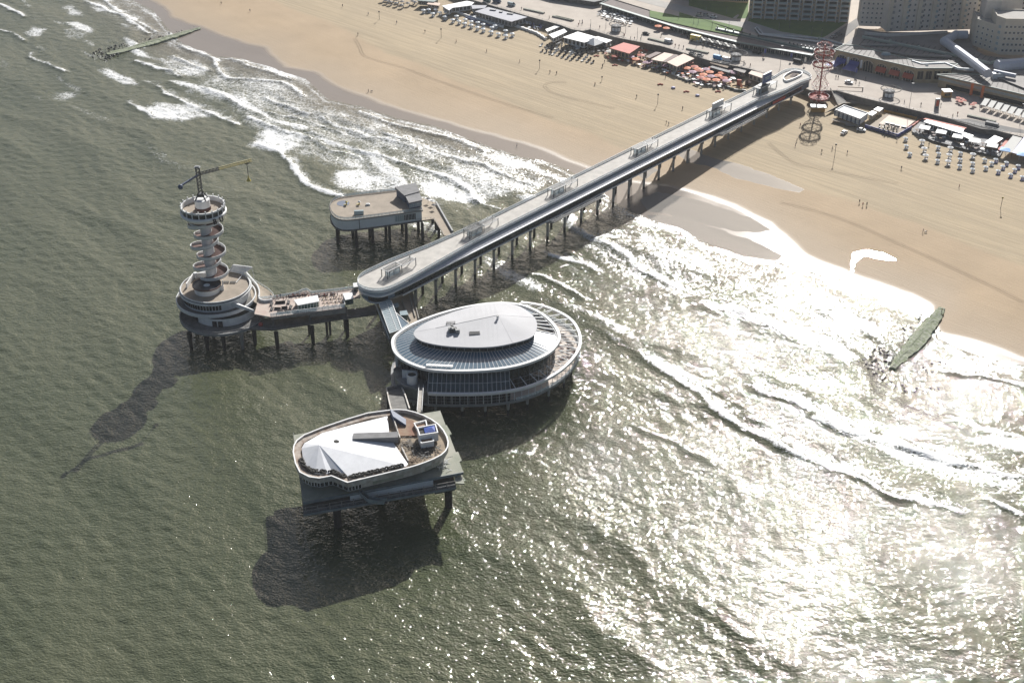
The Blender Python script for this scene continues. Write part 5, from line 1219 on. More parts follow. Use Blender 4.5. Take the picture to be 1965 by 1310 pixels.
for n_, pg in enumerate((((640, 870), (725, 855), (740, 905), (665, 930)), ((745, 980), (850, 965), (875, 1030), (755, 1040)))):
    q = T(pg, 11.6, *bk); t = thing('ticket_kiosk', ['smaller pale flat roofed kiosk by the corridor near the pier tip', 'larger pale flat roofed kiosk by the corridor near the oval pavilion'][n_], 'kiosk', Vector((q[0].x, q[0].y, 8.9)))
    mb = MB(); mb.prism([(p.x, p.y) for p in inset(q, .35)], 8.9, 11.4, cap=False); mb.build('wall', M['gglass'], t); mb = MB(); mb.prism([(p.x, p.y) for p in q], 11.4, 11.65); mb.build('roof', M['pglass'], t)
for (x, y) in ((415, 1080), (470, 1180), (985, 980), (900, 800), (560, 1420)):
    p = T([(x, y)], 0, *bk)[0]; pile(wd_, p.x, p.y + 4, -1.5, 8.2, .65, 'dpile', head=False)

# ================= NEAR PLATFORM =================
before = section(6.0)
K6 = (300 - 17.0) / (300 - 11.0)
nk = (520, 740, 4.095)
npf = thing('sea_platform', 'square algae stained two level concrete platform on huge piles nearest the camera', 'platform', (-48, 395, 8))
top = [Vector((x, y, 0)) * K6 for x, y in ((-79.5, 408.3), (-70.9, 368.9), (-17.0, 385.9), (-26.8, 424.0))]
mb = MB(); mb.prism([(p.x, p.y) for p in top], 10.3, 11.0); mb.build('upper_slab', M['algae'], npf)
mb = MB(); lowq = [Vector(v) * K6 for v in ((-78.5, 407, 0), (-70.6, 366.3, 0), (-19.4, 381.4, 0), (-27, 422, 0))]
mb.prism([(p.x, p.y) for p in lowq], 7.3, 7.9); mb.build('lower_slab', M['dconc'], npf)
mb = MB(); a, b = top[1], top[2]; mb.beam(Vector((a.x, a.y - .1, 10.6)), Vector((b.x, b.y - .1, 10.6)), .3, 1.0); a, b = lowq[1], lowq[2]; mb.beam(Vector((a.x, a.y - .1, 7.6)), Vector((b.x, b.y - .1, 7.6)), .3, .8); mb.build('front_fascia', mat('grey_blue_fascia', (0.20, 0.235, 0.25), .7, noise=.3, nscale=.3), npf)
mb = MB(); inn_ = inset(lowq, 5.5); mb.prism([(p.x, p.y) for p in inn_], 7.9, 10.3, cap=False, bottom=False); mb.build('inner_wall', M['dconc'], npf)
mb = MB(); a, b = inset(lowq, 3.0)[1], inset(lowq, 3.0)[2]; p, q = a.lerp(b, .28), a.lerp(b, .9); mb.beam(Vector((p.x, p.y, 9.1)), Vector((q.x, q.y, 9.1)), .3, 2.3); mb.build('white_panel_wall', M['panelw'], npf)
mb = MB()
for k in range(13): p = lowq[1].lerp(lowq[2], (k + .2) / 13); mb.box((p.x, p.y + .5, 7.9), (.22, .22, 2.5))

for z in (9.0, 10.2): mb.beam(Vector((lowq[1].x, lowq[1].y + .5, z)), Vector((lowq[2].x, lowq[2].y + .5, z)), .12)
mb.build('front_posts', M['conc'], npf)
railing('railing', [top[0] + Vector((.2, 0, 0)), top[1] + Vector((.3, .3, 0)), top[2] + Vector((-14, -4.3, 0))], 11.0, npf, m='steel', step=3, h=1.0, mid=False)
railing('railing', [lowq[1] + Vector((.3, .2, 0)), lowq[2] + Vector((-.3, .1, 0))], 7.9, npf, m='steel', step=2.5)
mb = MB(); q = T([(1500, 680), (1440, 690), (1450, 760), (1520, 765)], 9.6, *nk); mb.prism([(p.x, p.y) for p in q], 9.0, 9.4); mb.build('broken_ledge', M['algae'], npf); mb = MB(); q = T([(1470, 520), (1500, 590), (1480, 600), (1450, 525)], 10.6, *nk); mb.prism([(p.x, p.y) for p in q], 10.2, 10.8); mb.build('broken_ledge', M['algae'], npf); mb = MB(); q = T([(1380, 310), (1420, 380), (1400, 390), (1365, 320)], 10.6, *nk); mb.prism([(p.x, p.y) for p in q], 10.2, 10.8); mb.build('broken_ledge', M['algae'], npf)
q = T([(1285, 775), (1440, 745), (1445, 800), (1285, 830)], 7.9, *nk); mb = MB(); mb.prism([(p.x, p.y) for p in q], 6.7, 7.25); mb.build('hanging_cradle', M['dsteel'], npf)
for (x, y) in ((861, 975), (648, 1012)):
    p = W(x, y, -6); mb = MB(); mb.cyl((p.x, p.y + 1.0, -8), 1.35, 15.3, 20); mb.box((p.x, p.y + 1, 6.4), (3.6, 3.6, .9), .3); mb.build('pile', M['dpile'], npf)
for x, y in ((-66, 394), (-30, 405), (-47, 388)): mb = MB(); mb.cyl((x, y, -8), 1.35, 15.3, 20); mb.build('pile', M['dpile'], npf)
# the abandoned hall on it
ah = thing('abandoned_hall', 'stained white curved building with bright white tented roof on the near platform', 'building', (-50, 393, 11))
rim = T([(172, 520), (178, 470), (200, 430), (260, 385), (400, 328), (600, 260), (760, 213), (935, 190), (1060, 190), (1200, 232), (1320, 305), (1385, 400), (1392, 480), (1340, 545), (1215, 603), (1085, 645), (900, 690), (600, 762), (475, 710), (380, 728), (300, 718), (225, 680), (190, 610)], 17.2, *nk)
rim = [Vector((p.x, p.y, 0)) for p in rim]
rimr = []
for k, p in enumerate(rim):
    rimr.append(p)
    if k in (7, 8, 9, 10, 11, 12, 13, 14): 
        a, b, c, d = rim[k - 1], rim[k], rim[(k + 1) % len(rim)], rim[(k + 2) % len(rim)]; rimr.append((b + c) * .5 + ((b - a) - (d - c)) * .06)
mb = MB(); mb.prism([(p.x, p.y) for p in inset(rimr, 1.0)], 12.9, 15.8, cap=False); mb.build('wall', M['stain'], ah)
mb = MB(); mb.prism([(p.x, p.y) for p in inset(rimr, 3.2)], 11.0, 12.88, bottom=False, cap=False); mb.build('recessed_base', M['dsteel'], ah)  # dark colour on the set-back wall stands in for undercroft shade
mb = MB(); mb.prism([(p.x, p.y) for p in inset(rimr, .2)], 15.5, 15.95); mb.build('roof_deck', mat('dirty_roof', (0.40, 0.31, 0.22), .85, col2=(0.20, 0.165, 0.12), nscale=.16), ah)
mb = MB(); ring_wall(mb, rimr, 15.2, 17.2, .3); mb.build('parapet', M['stain'], ah)
mb = MB(); ring_wall(mb, inset(rimr, -.08), 17.21, 17.4, .45); mb.build('parapet_cap', M['white2'], ah)
mb = MB(); go, gi_ = inset(rimr, .31), inset(rimr, 2.5); find0 = lambda px, py: min(range(len(rimr)), key=lambda i: (rimr[i] - Vector((*T([(px, py)], 17.2, *nk)[0][:2], 0))).length)
gs = list(range(find0(1085, 645), len(rimr))) + list(range(0, find0(935, 190) + 1))
for i, j in zip(gs[:-1], gs[1:]):
    mb.face([Vector((go[i].x, go[i].y, 16.75)), Vector((go[j].x, go[j].y, 16.75)), Vector((gi_[j].x, gi_[j].y, 16.6)), Vector((gi_[i].x, gi_[i].y, 16.6))]); mb.face([Vector((gi_[i].x, gi_[i].y, 16.6)), Vector((gi_[j].x, gi_[j].y, 16.6)), Vector((gi_[j].x, gi_[j].y, 15.9)), Vector((gi_[i].x, gi_[i].y, 15.9))])
mb.build('gutter_walk', mat('rusty_gutter', (0.46, 0.42, 0.37), .8, col2=(0.20, 0.13, 0.09), nscale=.35), ah)
ir = inset(rimr, .98)
fr_w = [(i, j) for i, j in zip(range(len(ir)), list(range(1, len(ir))) + [0])]
def find(px, py): q = T([(px, py)], 17.2, *nk)[0]; return min(range(len(rimr)), key=lambda i: (rimr[i] - Vector((q.x, q.y, 0))).length)
i1, i2, i3 = find(600, 762), find(900, 690), find(1215, 603)
wall_windows('long_window', ir[i2].lerp(ir[i1], .35), ir[i2].lerp(ir[find(1085, 645)], .8), 13.4, 14.8, 1, ah, 'algae', .02, .1)
wall_windows('window_row', ir[i1], ir[i1].lerp(ir[i2], .35), 13.0, 15.4, 4, ah, 'glass', .12, .1, 'white')
for a_, b_ in (((475, 710), (600, 762)), ((380, 728), (475, 710)), ((300, 718), (380, 728)), ((225, 680), (300, 718))):
    wall_windows('window_row', ir[find(*a_)], ir[find(*b_)], 13.0, 15.3, 3, ah, 'glass', .14, .1, 'white')
wall_windows('side_window', ir[i3], ir[find(1340, 545)], 13.2, 14.8, 3, ah, 'algae', .1, .12)
# white tented membrane roof
eave = [(240, 490), (262, 450), (400, 372), (660, 300), (915, 238), (932, 400), (978, 470), (1078, 615), (1060, 632), (780, 685), (612, 718), (590, 706), (480, 672), (440, 692), (350, 688), (268, 640), (250, 560)]
ev = [Vector((p.x, p.y, 16.8)) for p in T(eave, 16.8, *nk)]; ap_ = T([(377, 464)], 20.2, *nk)[0]; mb = MB()
a1 = T([(930, 420)], 17.4, *nk)[0]
for k in range(len(ev)): mb.face([ev[k], ev[(k + 1) % len(ev)], ap_]) if True else 0
skirt = MB()
for k in range(len(ev)): a, b = ev[k], ev[(k + 1) % len(ev)]; skirt.face([Vector((a.x, a.y, 15.96)), Vector((b.x, b.y, 15.96)), b, a])
mo = mb.build('tent_roof', mat('white_membrane', (0.80, 0.81, 0.83), .6, noise=.10, nscale=.25), ah); bm = bmesh.new(); bm.from_mesh(mo.data); bmesh.ops.recalc_face_normals(bm, faces=bm.faces); bm.to_mesh(mo.data); bm.free()
for p in mo.data.polygons:
    if p.normal.z < 0: p.flip()
skirt.build('roof_skirt', M['stain'], ah)
mb = MB(); p, q = T([(645, 440), (1000, 428)], 17.8, *nk); d = (q - p).normalized(); nrm = Vector((-d.y, d.x, 0)); mb.prism([(v.x, v.y) for v in (p, q, q + nrm * 3.4, p + nrm * 3.4)], 16.6, 19.1); mb.build('roof_light_box', M['slate'], ah)
mb = MB(); p, q = T([(630, 470), (900, 455)], 17.7, *nk); 
mb2 = MB(); c = T([(512, 455)], 18.4, *nk)[0]; mb2.cyl((c.x, c.y, 17.6), 1.0, 1.6, 10); t = thing('burnt_vent', 'charred round vent with rusty streak on the white tented roof', 'vent', c); mb2.build('pipe', M['dsteel'], t); mb2 = MB(); mb2.cyl((c.x, c.y, 19.2), 1.2, .3, 10, r2=.9); mb2.build('cowl', M['tyre'], t)
mb = MB(); mb.prism([(v.x, v.y) for v in T([(980, 255), (1010, 400), (1180, 395), (1120, 280), (1050, 250)], 16.1, *nk)], 15.96, 16.5); mb.build('rust_roof', M['rust'], ah)
mb = MB(); a, b = T([(955, 240), (1015, 420)], 17.2, *nk); mb.beam(Vector((a.x, a.y, 17)), Vector((b.x, b.y, 17)), .35, 2.0); a, b = T([(1030, 520), (1080, 625)], 15, *nk); mb.beam(Vector((a.x, a.y, 16.6)), Vector((b.x, b.y, 16.6)), .35, 1.2); mb.build('partition_wall', M['stain'], ah)
q = T([(935, 190), (1060, 240), (1060, 285), (960, 250)], 18.4, *nk); mb = MB(); mb.prism([(v.x, v.y) for v in q], 15.96, [19, 17.2, 17.2, 19]); mb.build('stair_hood', M['slateblue'], ah)
inp = inset(rimr, .6)
def tank(poly, z0, z1, lb, fill=None):
    q = [Vector((p.x, p.y, 0)) for p in T(poly, z1, *nk)]; t = thing('roof_tank', lb, 'tank', Vector((q[0].x, q[0].y, z0)))
    mb = MB(); mb.prism([(v.x, v.y) for v in inset(q, .18)], z0, z1 - .7, bottom=False); mb.build('floor', M['rust'] if not fill else M['tyre'], t)
    mb = MB(); ring_wall(mb, q, z1 - .9, z1, .4); mb.build('rim', M['white2'], t); mb = MB(); ring_wall(mb, inset(q, .05), z0, z1 - .91, .25); mb.build('side', M['panelw'], t); return t, q
tank([(1120, 290), (1220, 265), (1232, 320), (1150, 345)], 16.5, 17.8, 'white framed open roof tank with rusty floor farthest back in the service yard')
t, q = tank([(1145, 325), (1295, 297), (1315, 365), (1165, 388)], 16.6, 20.2, 'tall white framed roof tank partly covered with blue tarpaulin', 1)
a = T([(1200, 330), (1285, 308), (1292, 360), (1210, 372)], 19.9, *nk); mb = MB(); cxy = sum(a, Vector()) / 4
for k in range(4): mb.face([a[k], a[(k + 1) % 4], Vector((cxy.x + .8, cxy.y + .3, 20.5))])
tag(mb.build('tarpaulin', M['blue'], None), 'bright blue tarpaulin over half of the tall roof tank', 'tarpaulin')
tank([(1155, 392), (1270, 380), (1282, 432), (1178, 450)], 16.5, 18.8, 'white framed open roof tank with brown floor nearest the camera')
rr = random.Random(4)
def heap(poly_c, rx, ry, n, lb, m='conc', L=2.4):
    c = T([poly_c], 16, *nk)[0]; mb = MB()
    for k in range(n):
        p = c + Vector((rr.gauss(0, rx), rr.gauss(0, ry), rr.uniform(.1, .9))); d = Vector((rr.uniform(-1, 1), rr.uniform(-1, 1), rr.uniform(-.25, .25))).normalized() * L * rr.uniform(.4, 1) * .5; mb.beam(p - d, p + d, .13)
    return tag(mb.build('scrap_pile', M[m], None), lb, 'scrap pile')
heap((1070, 455), 1.7, 1.5, 60, 'tangled pile of pale scrap poles left of the open roof tanks')
heap((1190, 520), 3.0, 1.8, 80, 'dark heap of scrap and beams below the open roof tanks', 'dsteel', 3)
heap((1110, 590), 1.6, .8, 30, 'brown heap of broken timber by the tent roof corner', 'wood')
c = T([(1340, 620)], 11.3, *nk)[0]; mb = MB()
for k in range(40): p = c + Vector((rr.gauss(0, 1.6), rr.gauss(0, 1.6), rr.uniform(0, .8))); d = Vector((rr.uniform(-1, 1), rr.uniform(-1, 1), .1)).normalized(); mb.beam(p - d, p + d, .14)
tag(mb.build('scrap_pile', M['white'], None), 'fallen white railings heaped on the platform corner', 'scrap pile')
# tyres laid along the gutter
seq = []
for a, b in (((255, 655), (300, 690)), ((300, 692), (430, 705)), ((460, 690), (590, 735))): seq.append((a, b))
n_ = 0; tlist = []
for (a, b), cnt in (((238, 600), (262, 650)), 4), (((262, 650), (330, 690)), 5), (((330, 690), (440, 700)), 6), (((470, 690), (590, 735)), 7), (((630, 735), (1050, 645)), 18):
    for k in range(cnt): tlist.append((a[0] + (b[0] - a[0]) * k / cnt, a[1] + (b[1] - a[1]) * k / cnt))
for k, (x, y) in enumerate(tlist):
    c = T([(x, y - 8)], 16.2, *nk)[0]; mb = MB(Vector((0, 0, 0))); o = None
    mb.lathe((0, 0, 0), [(.35, .12), (.5, .35), (.85, .35), (.98, .12), (.85, -.1), (.5, -.1), (.35, .12)], 12)
    if k == 0: tyre0 = mb.build('old_tyre', M['tyre'], None); o = tyre0
    else: o = tyre0.copy(); C.objects.link(o)
    o.location = (c.x, c.y, 17.0); o.rotation_euler = (rr.uniform(-.5, .5), rr.uniform(-.5, .5), 0); tag(o, 'black ballast tyre in the front gutter of the abandoned hall, %s from the left' % ordn(k), 'tyre', 'tyres weighing down the edge of the tented roof')
# curved stair at the front
p0 = T([(690, 800), (700, 850), (760, 885), (840, 885), (890, 875)], 10.6, *nk); mb = MB(); pz = [11.6, 10.6, 9.7, 8.9, 8.4]
pts_ = resample([Vector((p.x, p.y, z)) for p, z in zip(p0, pz)], 1.2)
for a, b in zip(pts_[:-1], pts_[1:]): mb.beam(a, b, .18, 1.4)
for a, b in zip(pts_[:-1], pts_[1:]): mb.beam(a + Vector((.6, 1.4, 0)), b + Vector((.6, 1.4, 0)), .18, 1.4)
t = thing('curved_stair', 'curved steel stair linking both front levels of the near platform', 'stairs', pts_[2]); mb.build('stringer', mat('stair_steel', (0.24, 0.29, 0.31), .6, noise=.2), t)
mb = MB()
for a in resample(pts_, .45): mb.box((a.x + .3, a.y + .7, a.z - .5), (1.0, 1.3, .06), .3)
mb.build('treads', M['dsteel'], t)
lift(before)
# footbridge and ramp to the oval pavilion
fk = (740, 690, 10.075)
t = thing('footbridge', 'narrow pale footbridge from the oval pavilion to the near platform building', 'footbridge', T([(670, 750)], 13, *fk)[0])
A0, A1 = T([(690, 520)], 13.4, *fk)[0], T([(655, 1020)], 21.0, *fk)[0]
mb = MB(); mb.beam(A0, A1, 1.8, .35); mb.build('deck', M['conc'], t)
d = (A1 - A0).normalized(); sx = Vector((-d.y, d.x, 0)).normalized()
for sg in (-1, 1): mb = MB(); mb.beam(A0 + sx * sg * .85 + Vector((0, 0, .6)), A1 + sx * sg * .85 + Vector((0, 0, .6)), .16, .9); mb.build('side_rail', M['white'], t)
t = thing('concrete_ramp', 'dark concrete ramp with stained side walls from the service walkway to the near platform', 'ramp', T([(200, 700)], 9, *fk)[0])
RZ = [9.4, 9.4, 12.5, 16.8, 16.8, 12.5]; q = [T([v], z, *fk)[0] for v, z in zip([(20, 570), (280, 480), (380, 700), (470, 970), (110, 985), (60, 780)], RZ)]; mb = MB(); mb.prism([(v.x, v.y) for v in q], [z - 1 for z in RZ], RZ); mb.build('slab', M['dconc'], t)
for pa, za, pb, zb_ in (((20, 570), 9.9, (60, 780), 13), ((60, 780), 13, (110, 985), 17.3), ((285, 480), 9.9, (380, 700), 13), ((380, 700), 13, (465, 965), 17.3), ((20, 560), 9.9, (275, 500), 9.9)):
    a, b = T([pa], za, *fk)[0], T([pb], zb_, *fk)[0]; mb = MB(); mb.beam(a, b, .45, 1.2); mb.build('side_wall', M['stain'], t)
for (x, y) in ((40, 900), (300, 950)): p = T([(x, y)], 4, *fk)[0]; pile(t, p.x, p.y + 3, -1.5, 8.4, .6, 'dpile', head=False)

# ================= GROYNES =================
def groyne(axis, wd, lb, z0=.75, zt_=1.5):
    pts = [W(x, y, z0) for x, y in axis]; g = thing('groyne', lb, 'groyne', pts[0]); mb = MB(); n = len(pts)
    L_, R_ = [], []
    for k, p in enumerate(pts):
        a, b = pts[max(0, k - 1)], pts[min(n - 1, k + 1)]; d = (b - a).normalized(); nn = Vector((-d.y, d.x, 0)); w_ = wd[k]; L_.append(p + nn * w_ / 2); R_.append(p - nn * w_ / 2)
    r_ = random.Random(n + int(wd[1])); out = L_ + R_[::-1]; out = resample([Vector((v.x, v.y, 0)) for v in out], 1.6, True); out = [v + Vector((r_.uniform(-.55, .55), r_.uniform(-.55, .55), 0)) for v in out]; l0, l1 = pts[0], pts[-1]; dl = l1 - l0
    mb.prism([(v.x, v.y) for v in out], -1.5, [z0 - .15 + (zt_ - z0) * max(0, min(1, (v - l0).dot(dl) / dl.dot(dl))) + r_.uniform(-.1, .1) for v in out], cap=False)
    zc = [mb.v[len(out) + k][2] for k in range(len(out))]; ii_ = []
    for f in (.45, .85):
        ring = []
        for k in range(len(out)):
            v = Vector(mb.v[len(out) + k]); t_ = max(.04, min(.96, (v - l0).dot(dl) / dl.dot(dl))); c_ = l0.lerp(l1, t_); ring.append(mb.pt((v.x + (c_.x - v.x) * f + r_.uniform(-.25, .25), v.y + (c_.y - v.y) * f + r_.uniform(-.25, .25), v.z + .25 * f + r_.uniform(-.12, .12))))
        ii_.append(ring)
    N_o = len(out); top0 = [N_o + k for k in range(N_o)]
    for ra, rb_ in ((top0, ii_[0]), (ii_[0], ii_[1])):
        for k in range(N_o): mb.f.append([ra[k], ra[(k + 1) % N_o], rb_[(k + 1) % N_o], rb_[k]])
    mb.f.append(ii_[1])
    m = mat('green_algae_stone', (0.31, 0.32, 0.26), .85, col2=(0.13, 0.17, 0.07), nscale=.8, bump=.6, bscale=1.2); mb.build('crest', m, g); return pts, L_, R_
g1 = groyne([(205, 103), (235, 97), (290, 82), (340, 68), (385, 55)], [4, 6, 7, 6, 2.5], 'long green stone groyne in the surf at the far left')
g2 = groyne([(1712, 705), (1730, 685), (1757, 658), (1782, 625), (1808, 592)], [2.5, 5, 7, 6.5, 3], 'broad green stone groyne at the right where surf meets wet sand')
def rocks(poly, n, lb, seed, s0=.6, s1=1.5, z=.1):
    r = random.Random(seed); mb = MB(); P_ = [W(x, y, 0) for x, y in poly]; xs = [p.x for p in P_]; ys = [p.y for p in P_]; k = 0
    while k < n:
        x, y = r.uniform(min(xs), max(xs)), r.uniform(min(ys), max(ys))
        if not in_poly(np.array([x]), np.array([y]), P_)[0]: continue
        k += 1; s = r.uniform(s0, s1); i = len(mb.v); q = r.uniform(0, 6.28); zz = r.uniform(-.3, .25) + z
        for (a, b, h) in ((1, 0, 0), (.3, 1, 0), (-.9, .5, 0), (-.6, -.8, 0), (.4, -.9, 0), (.5, .1, .8), (-.2, .4, .9), (-.3, -.4, .7)):
            a, b = a * s * r.uniform(.7, 1.2), b * s * r.uniform(.7, 1.2); mb.v.append((x + a * math.cos(q) - b * math.sin(q), y + a * math.sin(q) + b * math.cos(q), zz + h * s * .8))
        for f in ((0, 1, 5), (1, 6, 5), (1, 2, 6), (2, 3, 7), (2, 7, 6), (3, 4, 7), (4, 0, 5), (4, 5, 7), (5, 6, 7)): mb.f.append([i + v for v in f])
    o = mb.build('rocks', mat('wet_rock', (0.045, 0.045, 0.04), .45, noise=.4), None); tag(o, lb, 'rocks', kind='stuff')
rocks([(160, 112), (190, 95), (260, 78), (380, 52), (384, 56), (300, 88), (250, 100), (205, 118)], 230, 'dark wet rocks scattered round the left groyne', 1, .4, 1.1, -.1)
rocks([(1640, 700), (1700, 650), (1775, 598), (1785, 604), (1740, 655), (1700, 715), (1740, 745), (1800, 735), (1830, 745), (1760, 756), (1690, 735)], 170, 'dark wet rocks scattered round the right groyne', 2, .25, .85, -.15)
rocks([(1800, 690), (1750, 690), (1730, 705), (1790, 720), (1850, 710), (1830, 690)], 50, 'dark wet rocks right of the right groyne', 3, .25, .8, -.1)
person('red', W(1807, 598, 1.5), 'person in a red top standing at the landward end of the right groyne')
person('dark', W(1803, 640, 1.5), 'person in dark clothes on the right edge of the right groyne')
# ================= SEAFRONT GROUND =================
ZP, ZU = 10.5, 14.4
A_ = (680, 0, 3.93); B_ = (1000, 30, 4.094); C_ = (1340, 0, 5.459); D_ = (1560, 0, 4.852); E_ = (1520, 150, 4.416)
M['pave'] = mat('promenade_paving', (0.50, 0.44, 0.375), .85, col2=(0.42, 0.365, 0.31), nscale=.12)
M['asph'] = mat('grey_road', (0.17, 0.165, 0.16), .85, noise=.15, nscale=.2)
M['palerd'] = mat('pale_road', (0.40, 0.38, 0.35), .85, noise=.12, nscale=.2)
M['grass'] = mat('lawn_grass', (0.115, 0.19, 0.04), .9, col2=(0.08, 0.145, 0.035), nscale=.15)
M['brick'] = mat('yellow_brown_brick', (0.42, 0.34, 0.22), .85, noise=.2, nscale=.3)
M['hotel'] = mat('grey_beige_cladding', (0.66, 0.62, 0.57), .8, noise=.12, nscale=.12)
M['hotel2'] = mat('beige_cladding', (0.62, 0.57, 0.48), .8, noise=.12, nscale=.12)
M['teal'] = mat('teal_roof_metal', (0.13, 0.20, 0.195), .55, noise=.2, nscale=.4)
M['terr'] = mat('brown_roof_terrace', (0.19, 0.155, 0.145), .85, noise=.2, nscale=.3)
M['ribroof'] = mat('grey_brown_roofing', (0.235, 0.215, 0.20), .75, noise=.22, nscale=.12)
M['mint'] = mat('pale_green_cornice', (0.36, 0.42, 0.37), .6, noise=.1)
M['tube'] = mat('pale_blue_tube', (0.50, 0.53, 0.60), .45, noise=.08)
M['cream'] = mat('cream_wall', (0.50, 0.44, 0.34), .8, noise=.1)
M['redroof'] = mat('red_roof', (0.48, 0.09, 0.06), .7, noise=.15)
M['pinkroof'] = mat('cream_pink_roof', (0.62, 0.47, 0.38), .7, noise=.1)
M['ochre'] = mat('ochre_wall', (0.45, 0.26, 0.07), .7, noise=.15)
M['lilac'] = mat('lilac_awning', (0.42, 0.42, 0.62), .6, noise=.1)
M['sky'] = mat('sky_blue_cloth', (0.06, 0.28, 0.60), .6, noise=.1)
M['purple'] = mat('mauve_cloth', (0.36, 0.20, 0.27), .7, noise=.1)
M['redawn'] = mat('red_orange_awning', (0.45, 0.09, 0.05), .7, noise=.1)
M['bluepaint'] = mat('blue_fence_paint', (0.05, 0.07, 0.30), .6, noise=.15)
M['slategr'] = mat('blue_grey_roof', (0.25, 0.26, 0.31), .6, noise=.1)
M['silver2'] = mat('silver_car_paint', (0.45, 0.46, 0.48), .3, metal=.4)
def sheet(name, pts, z, m, kind='structure', th=.02):
    mb = MB(); mb.prism([(p[0], p[1]) for p in pts], z - th, z); return tag(mb.build(name, M[m], None), kind=kind)
front = PX([(640, -90), (850, -25), (909, 1), (1018, 33), (1074, 48), (1098, 57), (1118, 60), (1132, 57), (1180, 72), (1269, 89), (1366, 118), (1440, 133), (1500, 151), (1556, 174), (1606, 174), (1651, 187), (1823, 228), (1965, 264), (2200, 330)], ZP)
fs = [su(p) for p in front]
back_ = [xy(s, u + 900) for s, u in (fs[-1], fs[0])]
mb = MB(); mb.prism([(p.x, p.y) for p in front + back_], 4.0, ZP); tag(mb.build('promenade', M['pave'], None), kind='structure')
sw = thing('sea_wall', 'dark sea wall with metal railing between the beach and the promenade', 'wall', front[10])
mb = MB()
for a, b in zip(front[:-1], front[1:]): n_ = Vector((-(b - a).y, (b - a).x, 0)).normalized() * -.2; mb.beam(Vector((a.x, a.y, 8.0)) + n_, Vector((b.x, b.y, 8.0)) + n_, .6, 5.4)
mb.build('wall', M['dconc'], sw)
railing('railing', front[1:13], ZP, sw, m='steel', step=4, wd=.12); railing('railing', front[14:18], ZP, sw, m='steel', step=4, wd=.12)
# stairs down to the beach
t = thing('beach_stairs', 'concrete stairs and ramp from the promenade down to the sand beside the pier', 'stairs', W(1600, 190, 8))
q = T([(330, 110), (380, 100), (480, 200), (400, 210)], 9.2, *E_); mb = MB(); mb.prism([(p.x, p.y) for p in q], 5, [10.4, 10.4, 7.2, 7.2]); mb.build('ramp', M['conc'], t)
mb = MB(); a, b = q[0], q[3]; mb.beam(Vector((a.x - .5, a.y, 10.6)), Vector((b.x - .5, b.y, 7.6)), .4, 1.2); mb.build('parapet', M['conc'], t)
sheet('path', T([(270, 300), (400, 215), (560, 215), (780, 250), (1060, 320), (1560, 440), (1965, 520), (1965, 470), (1330, 345), (900, 235), (600, 180), (480, 190)], 7.5, *E_), 7.6, 'sand_c')
sheet('path', T([(350, 340), (560, 400), (580, 415), (330, 355)], 7.3, *E_), 7.35, 'sand_c')
sheet('ramp_road', T([(1340, 350), (1500, 345), (1965, 440), (1965, 470), (1600, 430)], ZP, *E_), ZP + .03, 'asph')
# upper street level behind the low galleries
upf = PX([(900, -45), (1060, -30), (1180, -1), (1300, 36), (1376, 58), (1470, 80), (1567, 100), (1601, 97)], ZU)
upb = [xy(s, u + 700) for s, u in (su(upf[-1]), su(upf[0]))]
mb = MB(); mb.prism([(p.x, p.y) for p in upf + upb], ZP + .1, ZU); tag(mb.build('street_terrace', M['pave'], None), kind='structure')
sheet('lawn', T([(1010, -40), (1180, -8), (1420, 55), (1740, 112), (1720, 165), (1400, 105), (1180, 55), (1010, 10)], ZU, *B_), ZU + .03, 'grass')
sheet('lawn', T([(-100, -40), (530, -10), (520, 175), (495, 195), (380, 200), (0, 88), (-100, 62)], ZU, *C_), ZU + .03, 'grass')
sheet('lawn', T([(530, 190), (1570, 230), (1350, 372), (1290, 400), (900, 345), (520, 228)], ZU, *C_), ZU + .03, 'grass')
sheet('lawn', T([(-200, 130), (0, 190), (480, 275), (450, 350), (620, 385), (560, 370), (0, 262), (-200, 210)], ZU, *C_), ZU + .05, 'grass')
sheet('road', T([(-900, -110), (-100, 80), (480, 238), (530, 225), (870, 335), (1290, 400), (1290, 425), (640, 365), (440, 285), (0, 180), (-900, -60)], ZU, *C_), ZU + .07, 'palerd')
sheet('path', T([(360, 190), (410, 155), (430, 160), (395, 205)], ZU, *C_), ZU + .09, 'palerd')
sheet('road', T([(1360, 400), (1590, 240), (1690, 170), (1690, 260), (1480, 440)], ZU, *C_), ZU + .07, 'asph')
